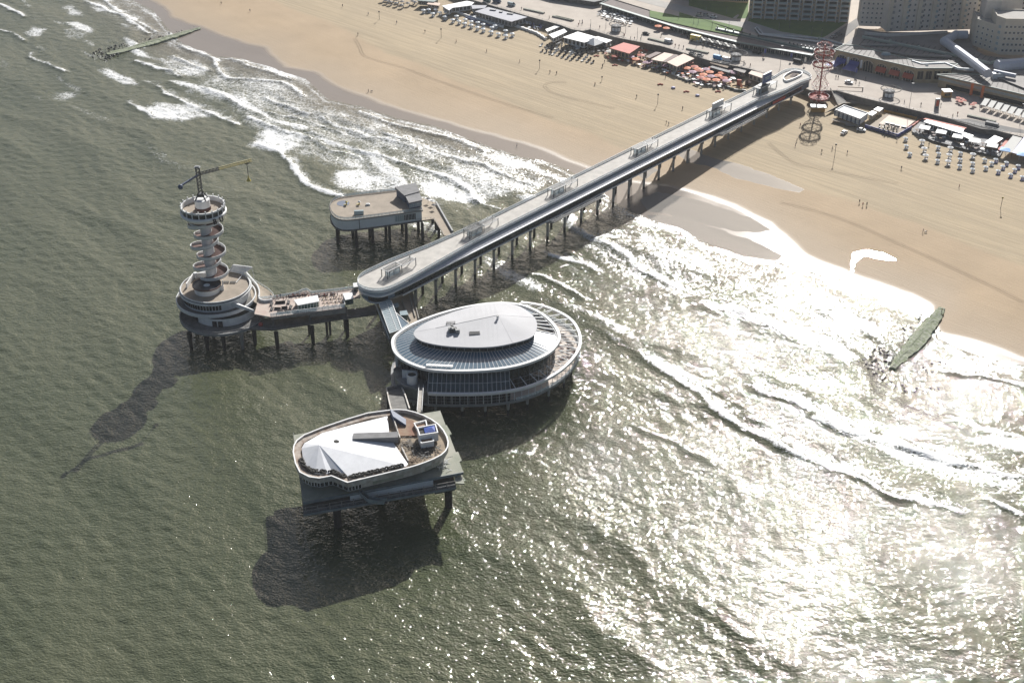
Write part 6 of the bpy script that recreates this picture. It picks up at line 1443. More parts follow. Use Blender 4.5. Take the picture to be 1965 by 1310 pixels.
# ================= LOW GALLERY BUILDINGS =================
def block(name, label, cat, roof_pts, zb, zr, wm, rm, over=.0, rim=None, group=None):
    q = [Vector((p.x, p.y, 0)) for p in roof_pts]; c = sum(q, Vector()) / len(q)
    t = thing(name, label, cat, (c.x, c.y, zb), group)
    mb = MB(); mb.prism([(p.x, p.y) for p in (inset(q, over) if over else q)], zb, zr - .25, cap=False); mb.build('wall', M[wm], t)
    mb = MB(); mb.prism([(p.x, p.y) for p in q], zr - .25, zr); mb.build('roof', M[rm], t)
    if rim: mb = MB(); ring_wall(mb, inset(q, -.04), zr + .002, zr + .45, .35); mb.build('roof_edge', M[rim], t)
    return t, q
WCOUNT = {}; WM = {}
def facade(parent, a, b, z0, z1, nx, nz, w, h, m='glass', frame=None, off=.06, name='window', skip=None):
    """grid of windows on the wall from a to b, every window a part of its own"""
    a, b = Vector((a[0], a[1], 0)), Vector((b[0], b[1], 0)); d = (b - a); L = d.length; d.normalize(); nn = Vector((d.y, -d.x, 0)); rz = math.atan2(d.y, d.x)
    key = (round(w, 2), round(h, 2), m, frame)
    if key not in WM:
        mb = MB(); mb.box((0, 0, 0), (w, .14, h)); me = bpy.data.meshes.new(name); me.from_pydata(mb.v, [], mb.f); me.materials.append(M[m]); WM[key] = me
        if frame:
            i = len(mb.f)
            mb.box((0, 0, -.12), (w + .24, .2, .12)); mb.box((0, 0, h), (w + .24, .2, .12)); mb.box((-w / 2 - .06, 0, 0), (.12, .2, h)); mb.box((w / 2 + .06, 0, 0), (.12, .2, h)); mb.box((0, -.04, 0), (.1, .14, h))
            me = bpy.data.meshes.new(name); me.from_pydata(mb.v, [], mb.f); me.materials.append(M[m]); me.materials.append(M[frame]); WM[key] = me
            for k, p in enumerate(me.polygons): p.material_index = 0 if k < i else 1
    me = WM[key]; pl = parent_loc(parent); rest = MB()
    for j in range(nz):
        for i in range(nx):
            if skip and skip(i, j): continue
            p = a + d * (L * (i + .5) / nx) + nn * off; z = z0 + (z1 - z0) * (j + .5) / nz - h / 2
            WCOUNT[parent.name] = WCOUNT.get(parent.name, 0) + 1
            if WCOUNT[parent.name] <= 96:
                o = bpy.data.objects.new(name, me); C.objects.link(o); o.parent = parent; o.location = Vector((p.x, p.y, z)) - pl; o.rotation_euler = (0, 0, rz)
            else: rest.box((p.x, p.y, z), (w, .14, h), rz)
    if rest.f: tag(rest.build('window', M[m], parent), kind='stuff')
g1p = PX([(1150, 8), (1300, 55), (1420, 84), (1558, 108), (1567, 99), (1470, 78), (1376, 57), (1300, 33), (1175, -3)], 13.9)
t, q = block('gallery_building', 'long low shopping gallery with teal edged roof terrace along the promenade', 'building', g1p, ZP, 13.9, 'dconc', 'terr', 1.2, 'teal')
mb = MB()
for a, b in zip(q[:3], q[1:4]): n_ = Vector((-(b - a).y, (b - a).x, 0)).normalized(); mb.prism([(v.x, v.y) for v in (a, b, b + n_ * 2.6, a + n_ * 2.6)], 13.92, 14.2)
mb.build('teal_eaves', M['teal'], t)
mb = MB(); bq = [q[5], q[6], q[4]]
for a, b in ((q[6], q[5]), (q[5], q[4])): n_ = Vector((-(b - a).y, (b - a).x, 0)).normalized(); mb.prism([(v.x, v.y) for v in (a, b, b - n_ * 2.4, a - n_ * 2.4)], 13.92, 15.4)
mb.build('teal_bench_wall', M['teal'], t)
wi = inset(q, 1.2)
for k, nx in ((0, 20), (1, 14), (2, 16)): facade(t, wi[k], wi[k + 1], 10.7, 13.6, nx, 1, 2.2, 2.2, 'glass', 'mint')
for k in range(14):
    p = q[5].lerp(q[4], k / 13) if k > 5 else q[6].lerp(q[5], k / 6); c = Vector((p.x, p.y, 15.4)); mb = MB(); mb.box((p.x, p.y - 1, 15.4), (.7, .7, 1.1)); mb.build('vent_post', M['dsteel'], t)
g0p = PX([(1015, -20), (1060, -8), (1140, 4), (1160, 0), (1080, -25), (1020, -38)], 14)
block('gallery_building', 'grey flat roofed gallery block cut by the top edge above the far promenade', 'building', g0p, ZP, 14, 'dconc', 'slate', 1.0)
# pale ramp bridge with white parapets
t = thing('pedestrian_ramp', 'white edged pedestrian ramp curving from the lawn to the plaza roofs', 'ramp', T([(900, 400)], ZU, *C_)[0])
rp = T([(590, 300), (640, 365), (1270, 445), (1500, 500), (1520, 470), (1290, 410), (680, 360), (615, 290)], ZU + 1.2, *C_)
mb = MB(); mb.prism([(p.x, p.y) for p in rp], ZU + .2, ZU + 1.2); mb.build('ramp_deck', M['asph'], t)
mb = MB(); ring_wall(mb, rp, ZU + 1.2, ZU + 2.0, .35); mb.build('parapet', M['white2'], t)
mb = MB(); p = T([(1265, 450)], ZU, *C_)[0]; mb.box((p.x, p.y, ZP), (1.2, 1.2, 7.5)); mb.build('pillar', M['mint'], t)
# ================= ARCADE AND PLAZA ROOFS =================
ar = T([(200, 465), (970, 640), (1290, 640), (1350, 600), (930, 560), (420, 430), (290, 420)], 19.6, *D_)
t, q = block('arcade_building', 'brown arcade building with six tall arches and blue and red awnings on the promenade', 'building', ar, ZP, 19.6, 'brick', 'ribroof', .8, 'mint')
wi = inset(q, .8); fa, fb_ = wi[0], wi[1]; d = (fb_ - fa); L = d.length; d.normalize(); nn = Vector((d.y, -d.x, 0)); rz = math.atan2(d.y, d.x)
for k in range(6):
    c = fa + d * (L * (k + .5) / 6) + nn * .1; w_ = L / 6 * .78; mb = MB(); n = 12; z0 = ZP + .1
    pts = [(-w_ / 2, z0)] + [(-w_ / 2 * math.cos(math.pi * j / n), z0 + 4.4 + w_ / 2 * .75 * math.sin(math.pi * j / n)) for j in range(n + 1)] + [(w_ / 2, z0)]
    mb.face([Vector((c.x + d.x * x, c.y + d.y * x, z)) for x, z in pts]); i = len(mb.v)
    aw = mb.build('arch_window', M['glass'], t)
    mb = MB()
    for (x0, z0_), (x1, z1_) in zip(pts[:-1], pts[1:]): mb.beam(c + d * x0 + nn * .1 + Vector((0, 0, z0_)), c + d * x1 + nn * .1 + Vector((0, 0, z1_)), .35, .45)
    for x in (-w_ / 4, 0, w_ / 4): mb.beam(c + d * x + nn * .1 + Vector((0, 0, ZP)), c + d * x + nn * .1 + Vector((0, 0, ZP + 4.4 + w_ * .3)), .22)
    mb.build('arch_frame', M['cream' if k else 'cream'], aw)
    mb = MB(); m_ = ['bluepaint', 'bluepaint', 'slate', 'redawn', 'redawn', 'redawn'][k]
    if k != 2: 
        o0, o1 = c - d * w_ * .48, c + d * w_ * .48; mb.face([o0 + nn * .3 + Vector((0, 0, ZP + 5.0)), o1 + nn * .3 + Vector((0, 0, ZP + 5.0)), o1 + nn * 2.2 + Vector((0, 0, ZP + 3.0)), o0 + nn * 2.2 + Vector((0, 0, ZP + 3.0))][::-1]); mb.face([o0 + nn * 2.2 + Vector((0, 0, ZP + 3.0)), o1 + nn * 2.2 + Vector((0, 0, ZP + 3.0)), o1 + nn * 2.2 + Vector((0, 0, ZP + 2.4)), o0 + nn * 2.2 + Vector((0, 0, ZP + 2.4))][::-1]); mb.build('awning', M[m_], t)
    if k < 2:
        c2 = c + nn * (7) ; tt = thing('terrace_awning', 'blue terrace awning on a frame before the %s arch' % ['first', 'second'][k], 'awning', (c2.x, c2.y, ZP))
        mb = MB(); mb.face([c2 + d * -3 + nn * -4 + Vector((0, 0, ZP + 3.4)), c2 + d * 3 + nn * -4 + Vector((0, 0, ZP + 3.4)), c2 + d * (3 - 5 * (k == 0) + 3) + nn * 4 + Vector((0, 0, ZP + 2.5)), c2 + d * (-3 - 3 * (k == 0)) + nn * 4 + Vector((0, 0, ZP + 2.5))]); mb.build('cloth', M['bluepaint'], tt)
        mb = MB()
        for sx in (-3, 3):
            for sy in (-3.8, 3.8): mb.beam(c2 + d * sx + nn * sy + Vector((0, 0, ZP)), c2 + d * sx + nn * sy + Vector((0, 0, ZP + 2.5)), .12)
        mb.beam(c2 + d * 3 + nn * 3.8 + Vector((0, 0, ZP + 2.45)), c2 - d * 3 + nn * 3.8 + Vector((0, 0, ZP + 2.45)), .12); mb.build('frame', M['white'], tt)
        tt = thing('beach_flag', 'tall white banner flag at the pillar by the %s arch' % ['first', 'second'][k], 'flag', c + d * 4 + nn * 1.5 + Vector((0, 0, ZP))); o = c + d * 4 + nn * 1.5
        mb = MB(); mb.box((o.x, o.y, ZP), (.1, .1, 7)); mb.build('pole', M['steel'], tt); mb = MB(); mb.box((o.x + .7, o.y, ZP + 1.8), (1.2, .06, 5)); mb.build('banner', M['white2'], tt)
facade(t, wi[1], wi[2], 12, 18.5, 4, 1, 3.4, 5.0, 'glass', 'cream')
for k in range(16):
    a, b = q[0].lerp(q[1], (k + .5) / 16), q[6].lerp(q[4], (k + .5) / 16); mb = MB(); mb.beam(Vector((a.x, a.y, 19.7)), Vector((b.x, b.y, 19.7)), .25, .2); mb.build('roof_rib', M['dconc'], t)
pr = T([(420, 260), (640, 300), (1250, 300), (1560, 330), (1480, 440), (1600, 520), (1965, 560), (2300, 620), (2300, 900), (1965, 820), (1640, 690), (1290, 640), (930, 560), (420, 430), (290, 420), (400, 330)], 18.6, *D_)
pt = thing('plaza_roofs', 'wide grey brown plaza roofs with diagonal ribs below the pale hotel blocks', 'building', (pr[0].x, pr[0].y, ZP))
mb = MB(); mb.prism([(p.x, p.y) for p in pr], ZP, 18.4, cap=False); mb.build('wall', M['dconc'], pt)
mb = MB(); mb.prism([(p.x, p.y) for p in pr], 18.4, 18.6); mb.build('roof', M['ribroof'], pt)
for k in range(26):
    a = T([(520 + k * 52, 330 + k * 9)], 18.7, *D_)[0]; b = T([(430 + k * 52, 420 + k * 9)], 18.7, *D_)[0]
    mb = MB(); mb.beam(a, b, .35, .3); mb.build('roof_rib', M['dsteel'], pt)
for pts, m_, w_, h_ in (([(460, 345), (1370, 525), (1650, 590), (1760, 560)], 'mint', 1.6, 1.4), ([(480, 310), (700, 330), (1250, 300)], 'hotel', 1.0, 1.6), ([(920, 570), (1010, 600), (1230, 590), (1350, 640), (1500, 650)], 'panelw', .8, 1.2), ([(450, 420), (790, 425)], 'steel', 1.6, 1.0), ([(560, 450), (870, 510), (1290, 530)], 'slate', 2.5, .8)):
    P_ = T(pts, 19.6, *D_)
    for a, b in zip(P_[:-1], P_[1:]): mb = MB(); mb.beam(a, b, w_, h_); mb.build('parapet', M[m_], pt)
for k, (x, y) in enumerate(((715, 400), (980, 460), (1240, 520), (1380, 540))): p = T([(x, y)], 18.6, *D_)[0]; mb = MB(); mb.box((p.x, p.y, 18.6), (1.2, 1.2, 2.2)); mb.build('roof_hut', M['mint'], pt)
for k, (x, y, lb) in enumerate(((680, 510, 'oval white roof dome behind the arcade cornice'), (1060, 615, 'small white dome at the corner of the arcade roof'))):
    p = T([(x, y)], 19.6, *D_)[0]; mb = MB(); r_ = 3 if k == 0 else 1; mb.lathe((p.x, p.y, 19.6), [(r_, 0), (r_ * .9, r_ * .3), (r_ * .5, r_ * .5), (.01, r_ * .55)], 14, sx=1, sy=.7); tag(mb.build('roof_dome', M['pglass'], None, smooth=True), lb, 'dome')
def tube(name, lb, pts, z, r):
    P_ = T(pts, z, *D_); t = thing(name, lb, 'walkway', P_[0])
    for a, b in zip(P_[:-1], P_[1:]):
        mb = MB(); n = 12; dd = (b - a).normalized(); sx = Vector((-dd.y, dd.x, 0)).normalized(); up = Vector((0, 0, 1)); i = len(mb.v)
        for p in (a - dd * .4 * r, b + dd * .4 * r):
            for k in range(n): an = 2 * math.pi * k / n; mb.v.append(tuple(p + sx * (r * math.cos(an)) + up * (r * math.sin(an))))
        for k in range(n): mb.f.append([k, (k + 1) % n, n + (k + 1) % n, n + k])
        mb.f.append(list(range(n))[::-1]); mb.f.append([n + k for k in range(n)]); mb.build('tube_section', M['tube'], t, smooth=False)
    return t
tube('enclosed_walkway', 'long pale blue tubular walkway descending over the plaza roofs in a bend', [(1420, 325), (1330, 325), (1225, 385), (1490, 580), (1620, 680)], 22, 2.6)
tube('enclosed_walkway', 'thick pale barrel shaped roof at the right edge beside the plaza roofs', [(1730, 615), (2100, 585)], 20.5, 3.6)
tube('enclosed_walkway', 'thin pale tube in front of the barrel shaped roof', [(1690, 668), (1880, 708)], 20.5, 1.3)
# lower building with windows at the right
h2 = T([(1150, 698), (2000, 895), (2300, 965), (2300, 760), (1965, 730), (1640, 700), (1340, 690)], 17.6, *D_)
t, q = block('seafront_building', 'long low brown building with pale window groups right of the arcade', 'building', h2, ZP, 17.6, 'brick', 'ribroof', .8, 'mint')
wi = inset(q, .8); facade(t, wi[0], wi[1], 14.0, 17.0, 30, 1, 2.0, 1.5, 'pglass', 'cream'); facade(t, wi[0].lerp(wi[1], .1), wi[1], 11.0, 13.4, 16, 1, 3.6, 2.2, 'glass')
for k in range(16): a, b = q[0].lerp(q[1], (k + .5) / 16), q[6].lerp(q[4], (k + .5) / 16); mb = MB(); mb.beam(Vector((a.x, a.y, 17.7)), Vector((b.x, b.y, 17.7)), .25, .2); mb.build('roof_rib', M['dconc'], t)
for k in range(3):
    p = T([(1690 + k * 32, 722)], 18, *D_)[0]; mb = MB(); mb.box((p.x, p.y, 17.6), (3.4, 3, 3.2), .1); mb.build('roof_unit', M['panelw'], t)
for k in range(10):
    p, p2 = T([(1600 + k * 62, 915 + k * 19), (1650 + k * 62, 925 + k * 19)], 14.2, *D_); tt = thing('terrace_canopy', 'white sloping canopy bay, %s from the left, in front of the right low building' % ordn(k), 'canopy', Vector((p.x, p.y, ZP)), 'white canopy bays of the terrace restaurants')
    f0, f1 = T([(1560 + k * 62, 975 + k * 19), (1608 + k * 62, 987 + k * 19)], 13.2, *D_); mb = MB(); mb.face([f0, f1, p2, p]); mb.face([f0 - Vector((0, 0, .15)), p - Vector((0, 0, .15)), p2 - Vector((0, 0, .15)), f1 - Vector((0, 0, .15))]); mb.build('cloth', M['wcloth'], tt)
    mb = MB()
    for a in (f0, f1, p, p2): mb.beam(Vector((a.x, a.y, ZP)), a, .18)
    mb.build('frame', M['white2'], tt)
# ================= APARTMENTS AND HOTELS =================
def slab(name, lb, fa, fb_, zb, h, depth, wm, base=ZU):
    a, b = Vector((fa.x, fa.y, 0)), Vector((fb_.x, fb_.y, 0)); d = (b - a).normalized(); n_ = Vector((-d.y, d.x, 0)); q = [a, b, b + n_ * depth, a + n_ * depth]
    t = thing(name, lb, 'building', (a.x, a.y, zb)); mb = MB(); mb.prism([(p.x, p.y) for p in q], zb, zb + h, cap=False); mb.build('wall', M[wm], t)
    mb = MB(); mb.prism([(p.x, p.y) for p in inset(q, -.3)], zb + h, zb + h + .6); mb.build('roof', M['slate'], t); return t, q, d, n_
fa, fb_ = T([(530, 192), (1568, 238)], ZU, *C_)
t, q, d, n_ = slab('apartment_block', 'yellow brown brick apartment block with stacked white balconies behind the lawn', fa, fb_, ZU, 34, 14, 'brick')
L = (q[1] - q[0]).length
for k in range(8):
    x = L * (k + .62) / 8; mb = MB(); c = q[0] + d * x - n_ * .9
    for j in range(10): mb.beam(c - d * 2.7 + Vector((0, 0, ZU + 1.0 + j * 3.2)), c + d * 2.7 + Vector((0, 0, ZU + 1.0 + j * 3.2)), 1.6, .3)
    for sx in (-2.8, 2.8): mb.beam(c + d * sx + Vector((0, 0, ZU)), c + d * sx + Vector((0, 0, ZU + 33)), .45)
    mb.build('balcony_stack', M['white'], t)
    mb = MB()
    for j in range(10): mb.beam(c - n_ * .7 - d * 2.5 + Vector((0, 0, ZU + 1.8 + j * 3.2)), c - n_ * .7 + d * 2.5 + Vector((0, 0, ZU + 1.8 + j * 3.2)), .1, 1.1)
    mb.build('balcony_glass', M['pglass'], t)
    for j in range(6): facade(t, c - d * 2.3 + n_ * .85, c + d * 2.3 + n_ * .85, ZU + 1.2 + j * 3.2, ZU + 3.9 + j * 3.2, 1, 1, 4.2, 2.3, 'glass')
    for j in range(5): facade(t, q[0] + d * (x - 5.0), q[0] + d * (x - 3.4), ZU + 1.2 + j * 3.2, ZU + 3.9 + j * 3.2, 1, 1, 1.0, 1.5, 'glass', 'white')
fa, fb_ = T([(-260, -15), (520, 36)], ZU, *C_)
t, q, d, n_ = slab('apartment_block', 'farther brick apartment block whose lowest storey shows at the top edge', fa, fb_, ZU, 24, 14, 'brick'); facade(t, q[0], q[1], ZU + .5, ZU + 6.5, 16, 2, 3.0, 1.8, 'glass', 'white')
def hotel(lb, pts, zb, hs, m='hotel', nzs=None):
    """prismatic tower with windows on its visible walls"""
    q = [Vector((p.x, p.y, 0)) for p in pts]; t = thing('hotel_block', lb, 'building', (q[0].x, q[0].y, zb)); mb = MB(); mb.prism([(p.x, p.y) for p in q], zb, zb + hs, cap=False); mb.build('wall', M[m], t)
    mb = MB(); mb.prism([(p.x, p.y) for p in q], zb + hs, zb + hs + .4); mb.build('roof', M['palerd'], t); mb = MB(); ring_wall(mb, inset(q, -.1), zb + hs - .3, zb + hs + 1.2, .5); mb.build('roof_parapet', M[m], t); return t, q
def depth_poly(front_, dep):
    f = [Vector((p.x, p.y, 0)) for p in front_]; return f + [p + Vector((dep * .12, dep, 0)) for p in f[::-1]]
z_ = 18.6
fr_ = T([(430, 243), (640, 250)], z_, *D_); t, q = hotel('pale grey hotel wing with small square windows left of the main slab', depth_poly(fr_, 14), z_, 30, 'hotel')
facade(t, q[0], q[1], z_ + 1, z_ + 28, 5, 9, .9, 1.1, 'glass', 'white')
fr_ = T([(625, 250), (690, 298), (1490, 275)], z_, *D_); t, q = hotel('long pale hotel slab with balcony columns rising out of the top edge', depth_poly(fr_, 16), z_, 34, 'hotel')
facade(t, q[1].lerp(q[2], .08), q[2], z_ + 1, z_ + 22, 16, 6, 1.0, 1.3, 'glass', 'white')
for k in range(6):
    c = q[1].lerp(q[2], (k * 1.0 + .12) / 6); c2 = q[1].lerp(q[2], (k + .28) / 6); dd = (c2 - c).normalized(); nn = Vector((dd.y, -dd.x, 0)); mb = MB()
    for j in range(9): mb.beam(c + nn * .8 + Vector((0, 0, z_ + 2 + j * 3.5)), c2 + nn * .8 + Vector((0, 0, z_ + 2 + j * 3.5)), 1.5, 1.1)
    mb.build('balcony_stack', M['pglass' if k % 2 else 'steel'], t)
    mb = MB(); c3, c4 = c - dd * 2.2, c + dd * .2; mb.beam(c3 + nn * .7 + Vector((0, 0, z_ + 17)), c4 + nn * .7 + Vector((0, 0, z_ + 17)), 1.4, 33); mb.build('wall_pier', M['hotel2'], t)
fr_ = T([(1490, 275), (1600, 262), (1700, 200)], z_, *D_); t, q = hotel('angled end wing of the hotel slab at the upper right', depth_poly(fr_, 16), z_, 30, 'hotel2'); facade(t, q[0], q[1], z_ + 1, z_ + 26, 3, 8, 1.0, 1.2, 'glass')
fr_ = T([(1490, 425), (1660, 485)], z_, *D_); t, q = hotel('lower beige hotel block with flat roof, left part of the pair at the right edge', depth_poly(fr_, 16), z_, 15.5, 'hotel2'); facade(t, q[0], q[1], z_ + 1, z_ + 14, 4, 4, 1.0, 1.2, 'glass', 'white')
fr_ = T([(1655, 482), (1735, 512), (2200, 520)], z_, *D_); t, q = hotel('lower beige hotel block with flat roof cut by the right edge', depth_poly(fr_, 18), z_, 21, 'hotel2'); facade(t, q[1], q[2], z_ + 1, z_ + 19, 12, 5, 1.2, 1.3, 'glass', 'white'); facade(t, q[0], q[1], z_ + 1, z_ + 18, 1, 5, 1.8, 1.6, 'pglass')
fr_ = T([(1560, 350), (1700, 350), (1900, 300), (2100, 310)], z_ + 4, *D_); t, q = hotel('stepped pale hotel block behind the flat roofed pair', depth_poly(fr_, 16), z_, 26, 'hotel'); facade(t, q[2], q[3], z_ + 3, z_ + 24, 7, 6, 1.1, 1.3, 'glass')
fr_ = T([(1850, 200), (1990, 190), (2200, 200)], z_ + 4, *D_); t, q = hotel('tallest hotel block in the top right corner', depth_poly(fr_, 16), z_, 40, 'hotel2'); facade(t, q[0], q[1], z_ + 6, z_ + 38, 4, 9, 1.1, 1.3, 'glass')
bt = T([(1680, 165), (1890, 215)], z_ + 26, *D_); mb = MB(); 
def rooms(cnt): pass
# city ground behind
mb = MB(); mb.prism([p[:2] for p in (xy(-3500, 1010), xy(2500, 1010), xy(2500, 9000), xy(-3500, 9000))], ZP - 1, ZP + .6); tag(mb.build('city_ground', M['asph'], None), kind='structure')
# ================= RED LATTICE TOWER =================
bx = G(1570, 196); HX, HY = bx.x, bx.y
lt = thing('lattice_tower', 'red and white diamond lattice amusement tower by the landward end of the pier', 'tower', bx)
prof = []
def z_at(py):
    lo, hi = 0, 120
    for _ in range(40):
        m_ = (lo + hi) / 2; d_y, d_z = HY, (bx.z + m_) - CAM_H; fw = d_y * math.cos(PITCH) - d_z * math.sin(PITCH); up = d_y * math.sin(PITCH) + d_z * math.cos(PITCH)
        if 655 - FPX * up / fw > py: lo = m_
        else: hi = m_
    return bx.z + lo
LV = [(199, 4.2), (188, 5.4), (177, 1.8), (169, 4.4), (162, 5.0), (149, 2.4), (143, 2.6), (133, 5.0), (126, 5.4), (118, 3.0), (110, 5.2), (102, 5.6), (95, 3.0), (86, 4.6), (80, 1.6)]
for k, ((y0, r0), (y1, r1)) in enumerate(zip(LV[:-1], LV[1:])):
    z0, z1 = z_at(y0), z_at(y1); mb = MB(); n = 8
    for j in range(n):
        a0, a1, a2 = 2 * math.pi * j / n, 2 * math.pi * (j + .5) / n, 2 * math.pi * (j - .5) / n; p = Vector((HX + r0 * math.cos(a0), HY + r0 * math.sin(a0), z0))
        for a in (a1, a2): mb.beam(p, (HX + r1 * math.cos(a), HY + r1 * math.sin(a), z1), .13)
        mb.beam(p, (HX + r0 * math.cos(a0 + 2 * math.pi / n), HY + r0 * math.sin(a0 + 2 * math.pi / n), z0), .16)
    mb.build('lattice_module', M['lattice' if k % 3 else 'white'], lt)
mb = MB(); mb.cyl((HX, HY, bx.z - .5), .45, z_at(84) - bx.z, 8); mb.build('central_mast', M['lattice'], lt)
for y, r in ((188, 5.6), (126, 5.5), (102, 5.6)):
    mb = MB(); mb.lathe((HX, HY, z_at(y)), [(1.5 if y == 188 else r - .9, 1.2 if y == 188 else .3), (r, 0), (r + .3, .2), (r + .3, 1.0)], 16); mb.build('platform', M['lattice'], lt)
    mb = MB()
    for j in range(16): a = 2 * math.pi * j / 16; mb.box((HX + (r + .3) * math.cos(a), HY + (r + .3) * math.sin(a), z_at(y)), (.15, .15, 1.6), a)
    mb.lathe((HX, HY, z_at(y) + 1.5), [(r + .2, 0), (r + .4, 0), (r + .4, .15)], 16); mb.build('platform_rail', M['white'], lt)
c = G(1570, 216); t = thing('beach_kiosk', 'small kiosk with pale roof and yellow green walls on the sand below the lattice tower', 'kiosk', c)
mb = MB(); mb.box((c.x, c.y + 1.5, c.z), (7.5, 3.6, 3.0), -.12); mb.build('wall', M['ochre'], t); mb = MB(); mb.box((c.x, c.y + 1.5, c.z + 3.0), (8.6, 4.6, .35), -.12); mb.build('roof', M['pglass'], t)
mb = MB(); mb.box((c.x + 1.2, c.y - .35, c.z + .4), (3.6, .2, 2.0), -.12); mb.build('counter_opening', M['glass'], t)
# ================= SMALL THINGS: PROTOTYPES =================
def set_mat(o, m):
    for s in o.material_slots: s.link = 'OBJECT'; s.material = M[m]; return
def car_proto():
    t = thing('parked_car', 'x', 'car', (0, 0, 0)); mb = MB()
    sec = [(-2.15, .45, .75), (-2.1, .3, .95), (-1.2, .25, 1.0), (1.0, .25, .98), (2.0, .3, .85), (2.15, .45, .6)]
    i = 0
    for x, z0, z1 in sec: mb.v += [(x, -.88, z0), (x, -.82, z1), (x, .82, z1), (x, .88, z0)]
    for k in range(len(sec) - 1):
        for a in range(4): mb.f.append([k * 4 + a, k * 4 + (a + 1) % 4, (k + 1) * 4 + (a + 1) % 4, (k + 1) * 4 + a])
    mb.f.append([3, 2, 1, 0]); n = (len(sec) - 1) * 4; mb.f.append([n, n + 1, n + 2, n + 3]); mb.build('body', M['white2'], t)
    mb = MB(); mb.v = [(-1.7, -.78, .96), (1.1, -.78, .96), (1.1, .78, .96), (-1.7, .78, .96), (-1.2, -.62, 1.45), (.4, -.62, 1.45), (.4, .62, 1.45), (-1.2, .62, 1.45)]; mb.f = [[0, 1, 5, 4], [1, 2, 6, 5], [2, 3, 7, 6], [3, 0, 4, 7]]; mb.build('windows', M['glass'], t)
    mb = MB(); mb.v = [(-1.2, -.62, 1.45), (.4, -.62, 1.45), (.4, .62, 1.45), (-1.2, .62, 1.45), (-1.15, -.58, 1.5), (.35, -.58, 1.5), (.35, .58, 1.5), (-1.15, .58, 1.5)]; mb.f = [[0, 1, 5, 4], [1, 2, 6, 5], [2, 3, 7, 6], [3, 0, 4, 7], [4, 5, 6, 7]]; mb.build('roof', M['white2'], t)
    for x in (-1.35, 1.35):
        for y in (-.8, .8):
            w_ = MB(); n = 10
            for yy in (y - .11, y + .11):
                for k in range(n): w_.v.append((x + .33 * math.cos(2 * math.pi * k / n), yy, .33 + .33 * math.sin(2 * math.pi * k / n)))
            for k in range(n): w_.f.append([k, n + k, n + (k + 1) % n, (k + 1) % n])
            w_.f.append(list(range(n))); w_.f.append([n + k for k in range(n)][::-1]); w_.build('wheel', M['tyre'], t)
    return t
car = car_proto(); KIDS[car.name] = list(car.children)
def put_car(x, y, fr_, z, rz, m, lb, sc=1.0, cat='car'):
    p = G(fr_[0] + x / fr_[2], fr_[1] + y / fr_[2]) if z is None else T([(x, y)], z, *fr_)[0]
    o = place(car, ST, p + Vector((0, 0, .02 if z is None else .1)), rz, lb); o.scale = (sc if isinstance(sc, tuple) else (sc,) * 3); o['category'] = cat
    for ch in o.children:
        if ch.name.startswith(('body', 'roof')): set_mat(ch, m)
    return o
BR = -BA + .12
for x, y, fr_, z, rz, m, lb, sc in ((980, 150, B_, ZP, BR, 'dcloth', 'black car on the promenade left of the orange parasols', 1.1), (1345, 305, B_, ZP, BR, 'dcloth', 'black car parked behind the pink roofed pavilion, left of two', 1.05), (1405, 320, B_, ZP, BR, 'slate', 'dark grey car parked behind the pink roofed pavilion, right of two', 1.05),
        (15, 155, C_, ZU + .1, BR + .2, 'silver2', 'silver car on the pale upper road, leftmost of three', 1.1), (80, 168, C_, ZU + .1, BR + .2, 'silver2', 'silver car on the pale upper road, middle of three', 1.1), (158, 188, C_, ZU + .1, BR + .2, 'white2', 'pale car on the pale upper road, rightmost of three', 1.1),
        (1420, 395, C_, ZU + .1, .5, 'silver2', 'silver car on the sloping street beside the brick block, lower one', 1.1), (1470, 368, C_, ZU + .1, .5, 'slate', 'grey car on the sloping street beside the brick block, upper one', 1.1),
        (1400, 5, B_, ZU + .1, BR + .2, 'silver2', 'silver car on the upper road left of the brick block shadow', 1.1), (1510, 15, B_, ZU + .1, BR + .2, 'white2', 'white car on the upper road near the shaded lawn', 1.1),
        (335, 778, D_, ZP, BR, 'white2', 'white open topped car with black roof on the promenade right of the lattice tower', 1.15), (815, 1035, D_, ZP - 2.6, BR, 'redawn', 'dark red car on the lower path behind the yellow court fence', 1.1),
        (440, 470, E_, None, .9, 'white2', 'white van on the sand in front of the pale cabins', 1.2), (585, 448, E_, None, -.4, 'white2', 'white and grey pickup on the sand beside the blue fence', 1.15)):
    put_car(x, y, fr_, z, rz, m, lb, sc)
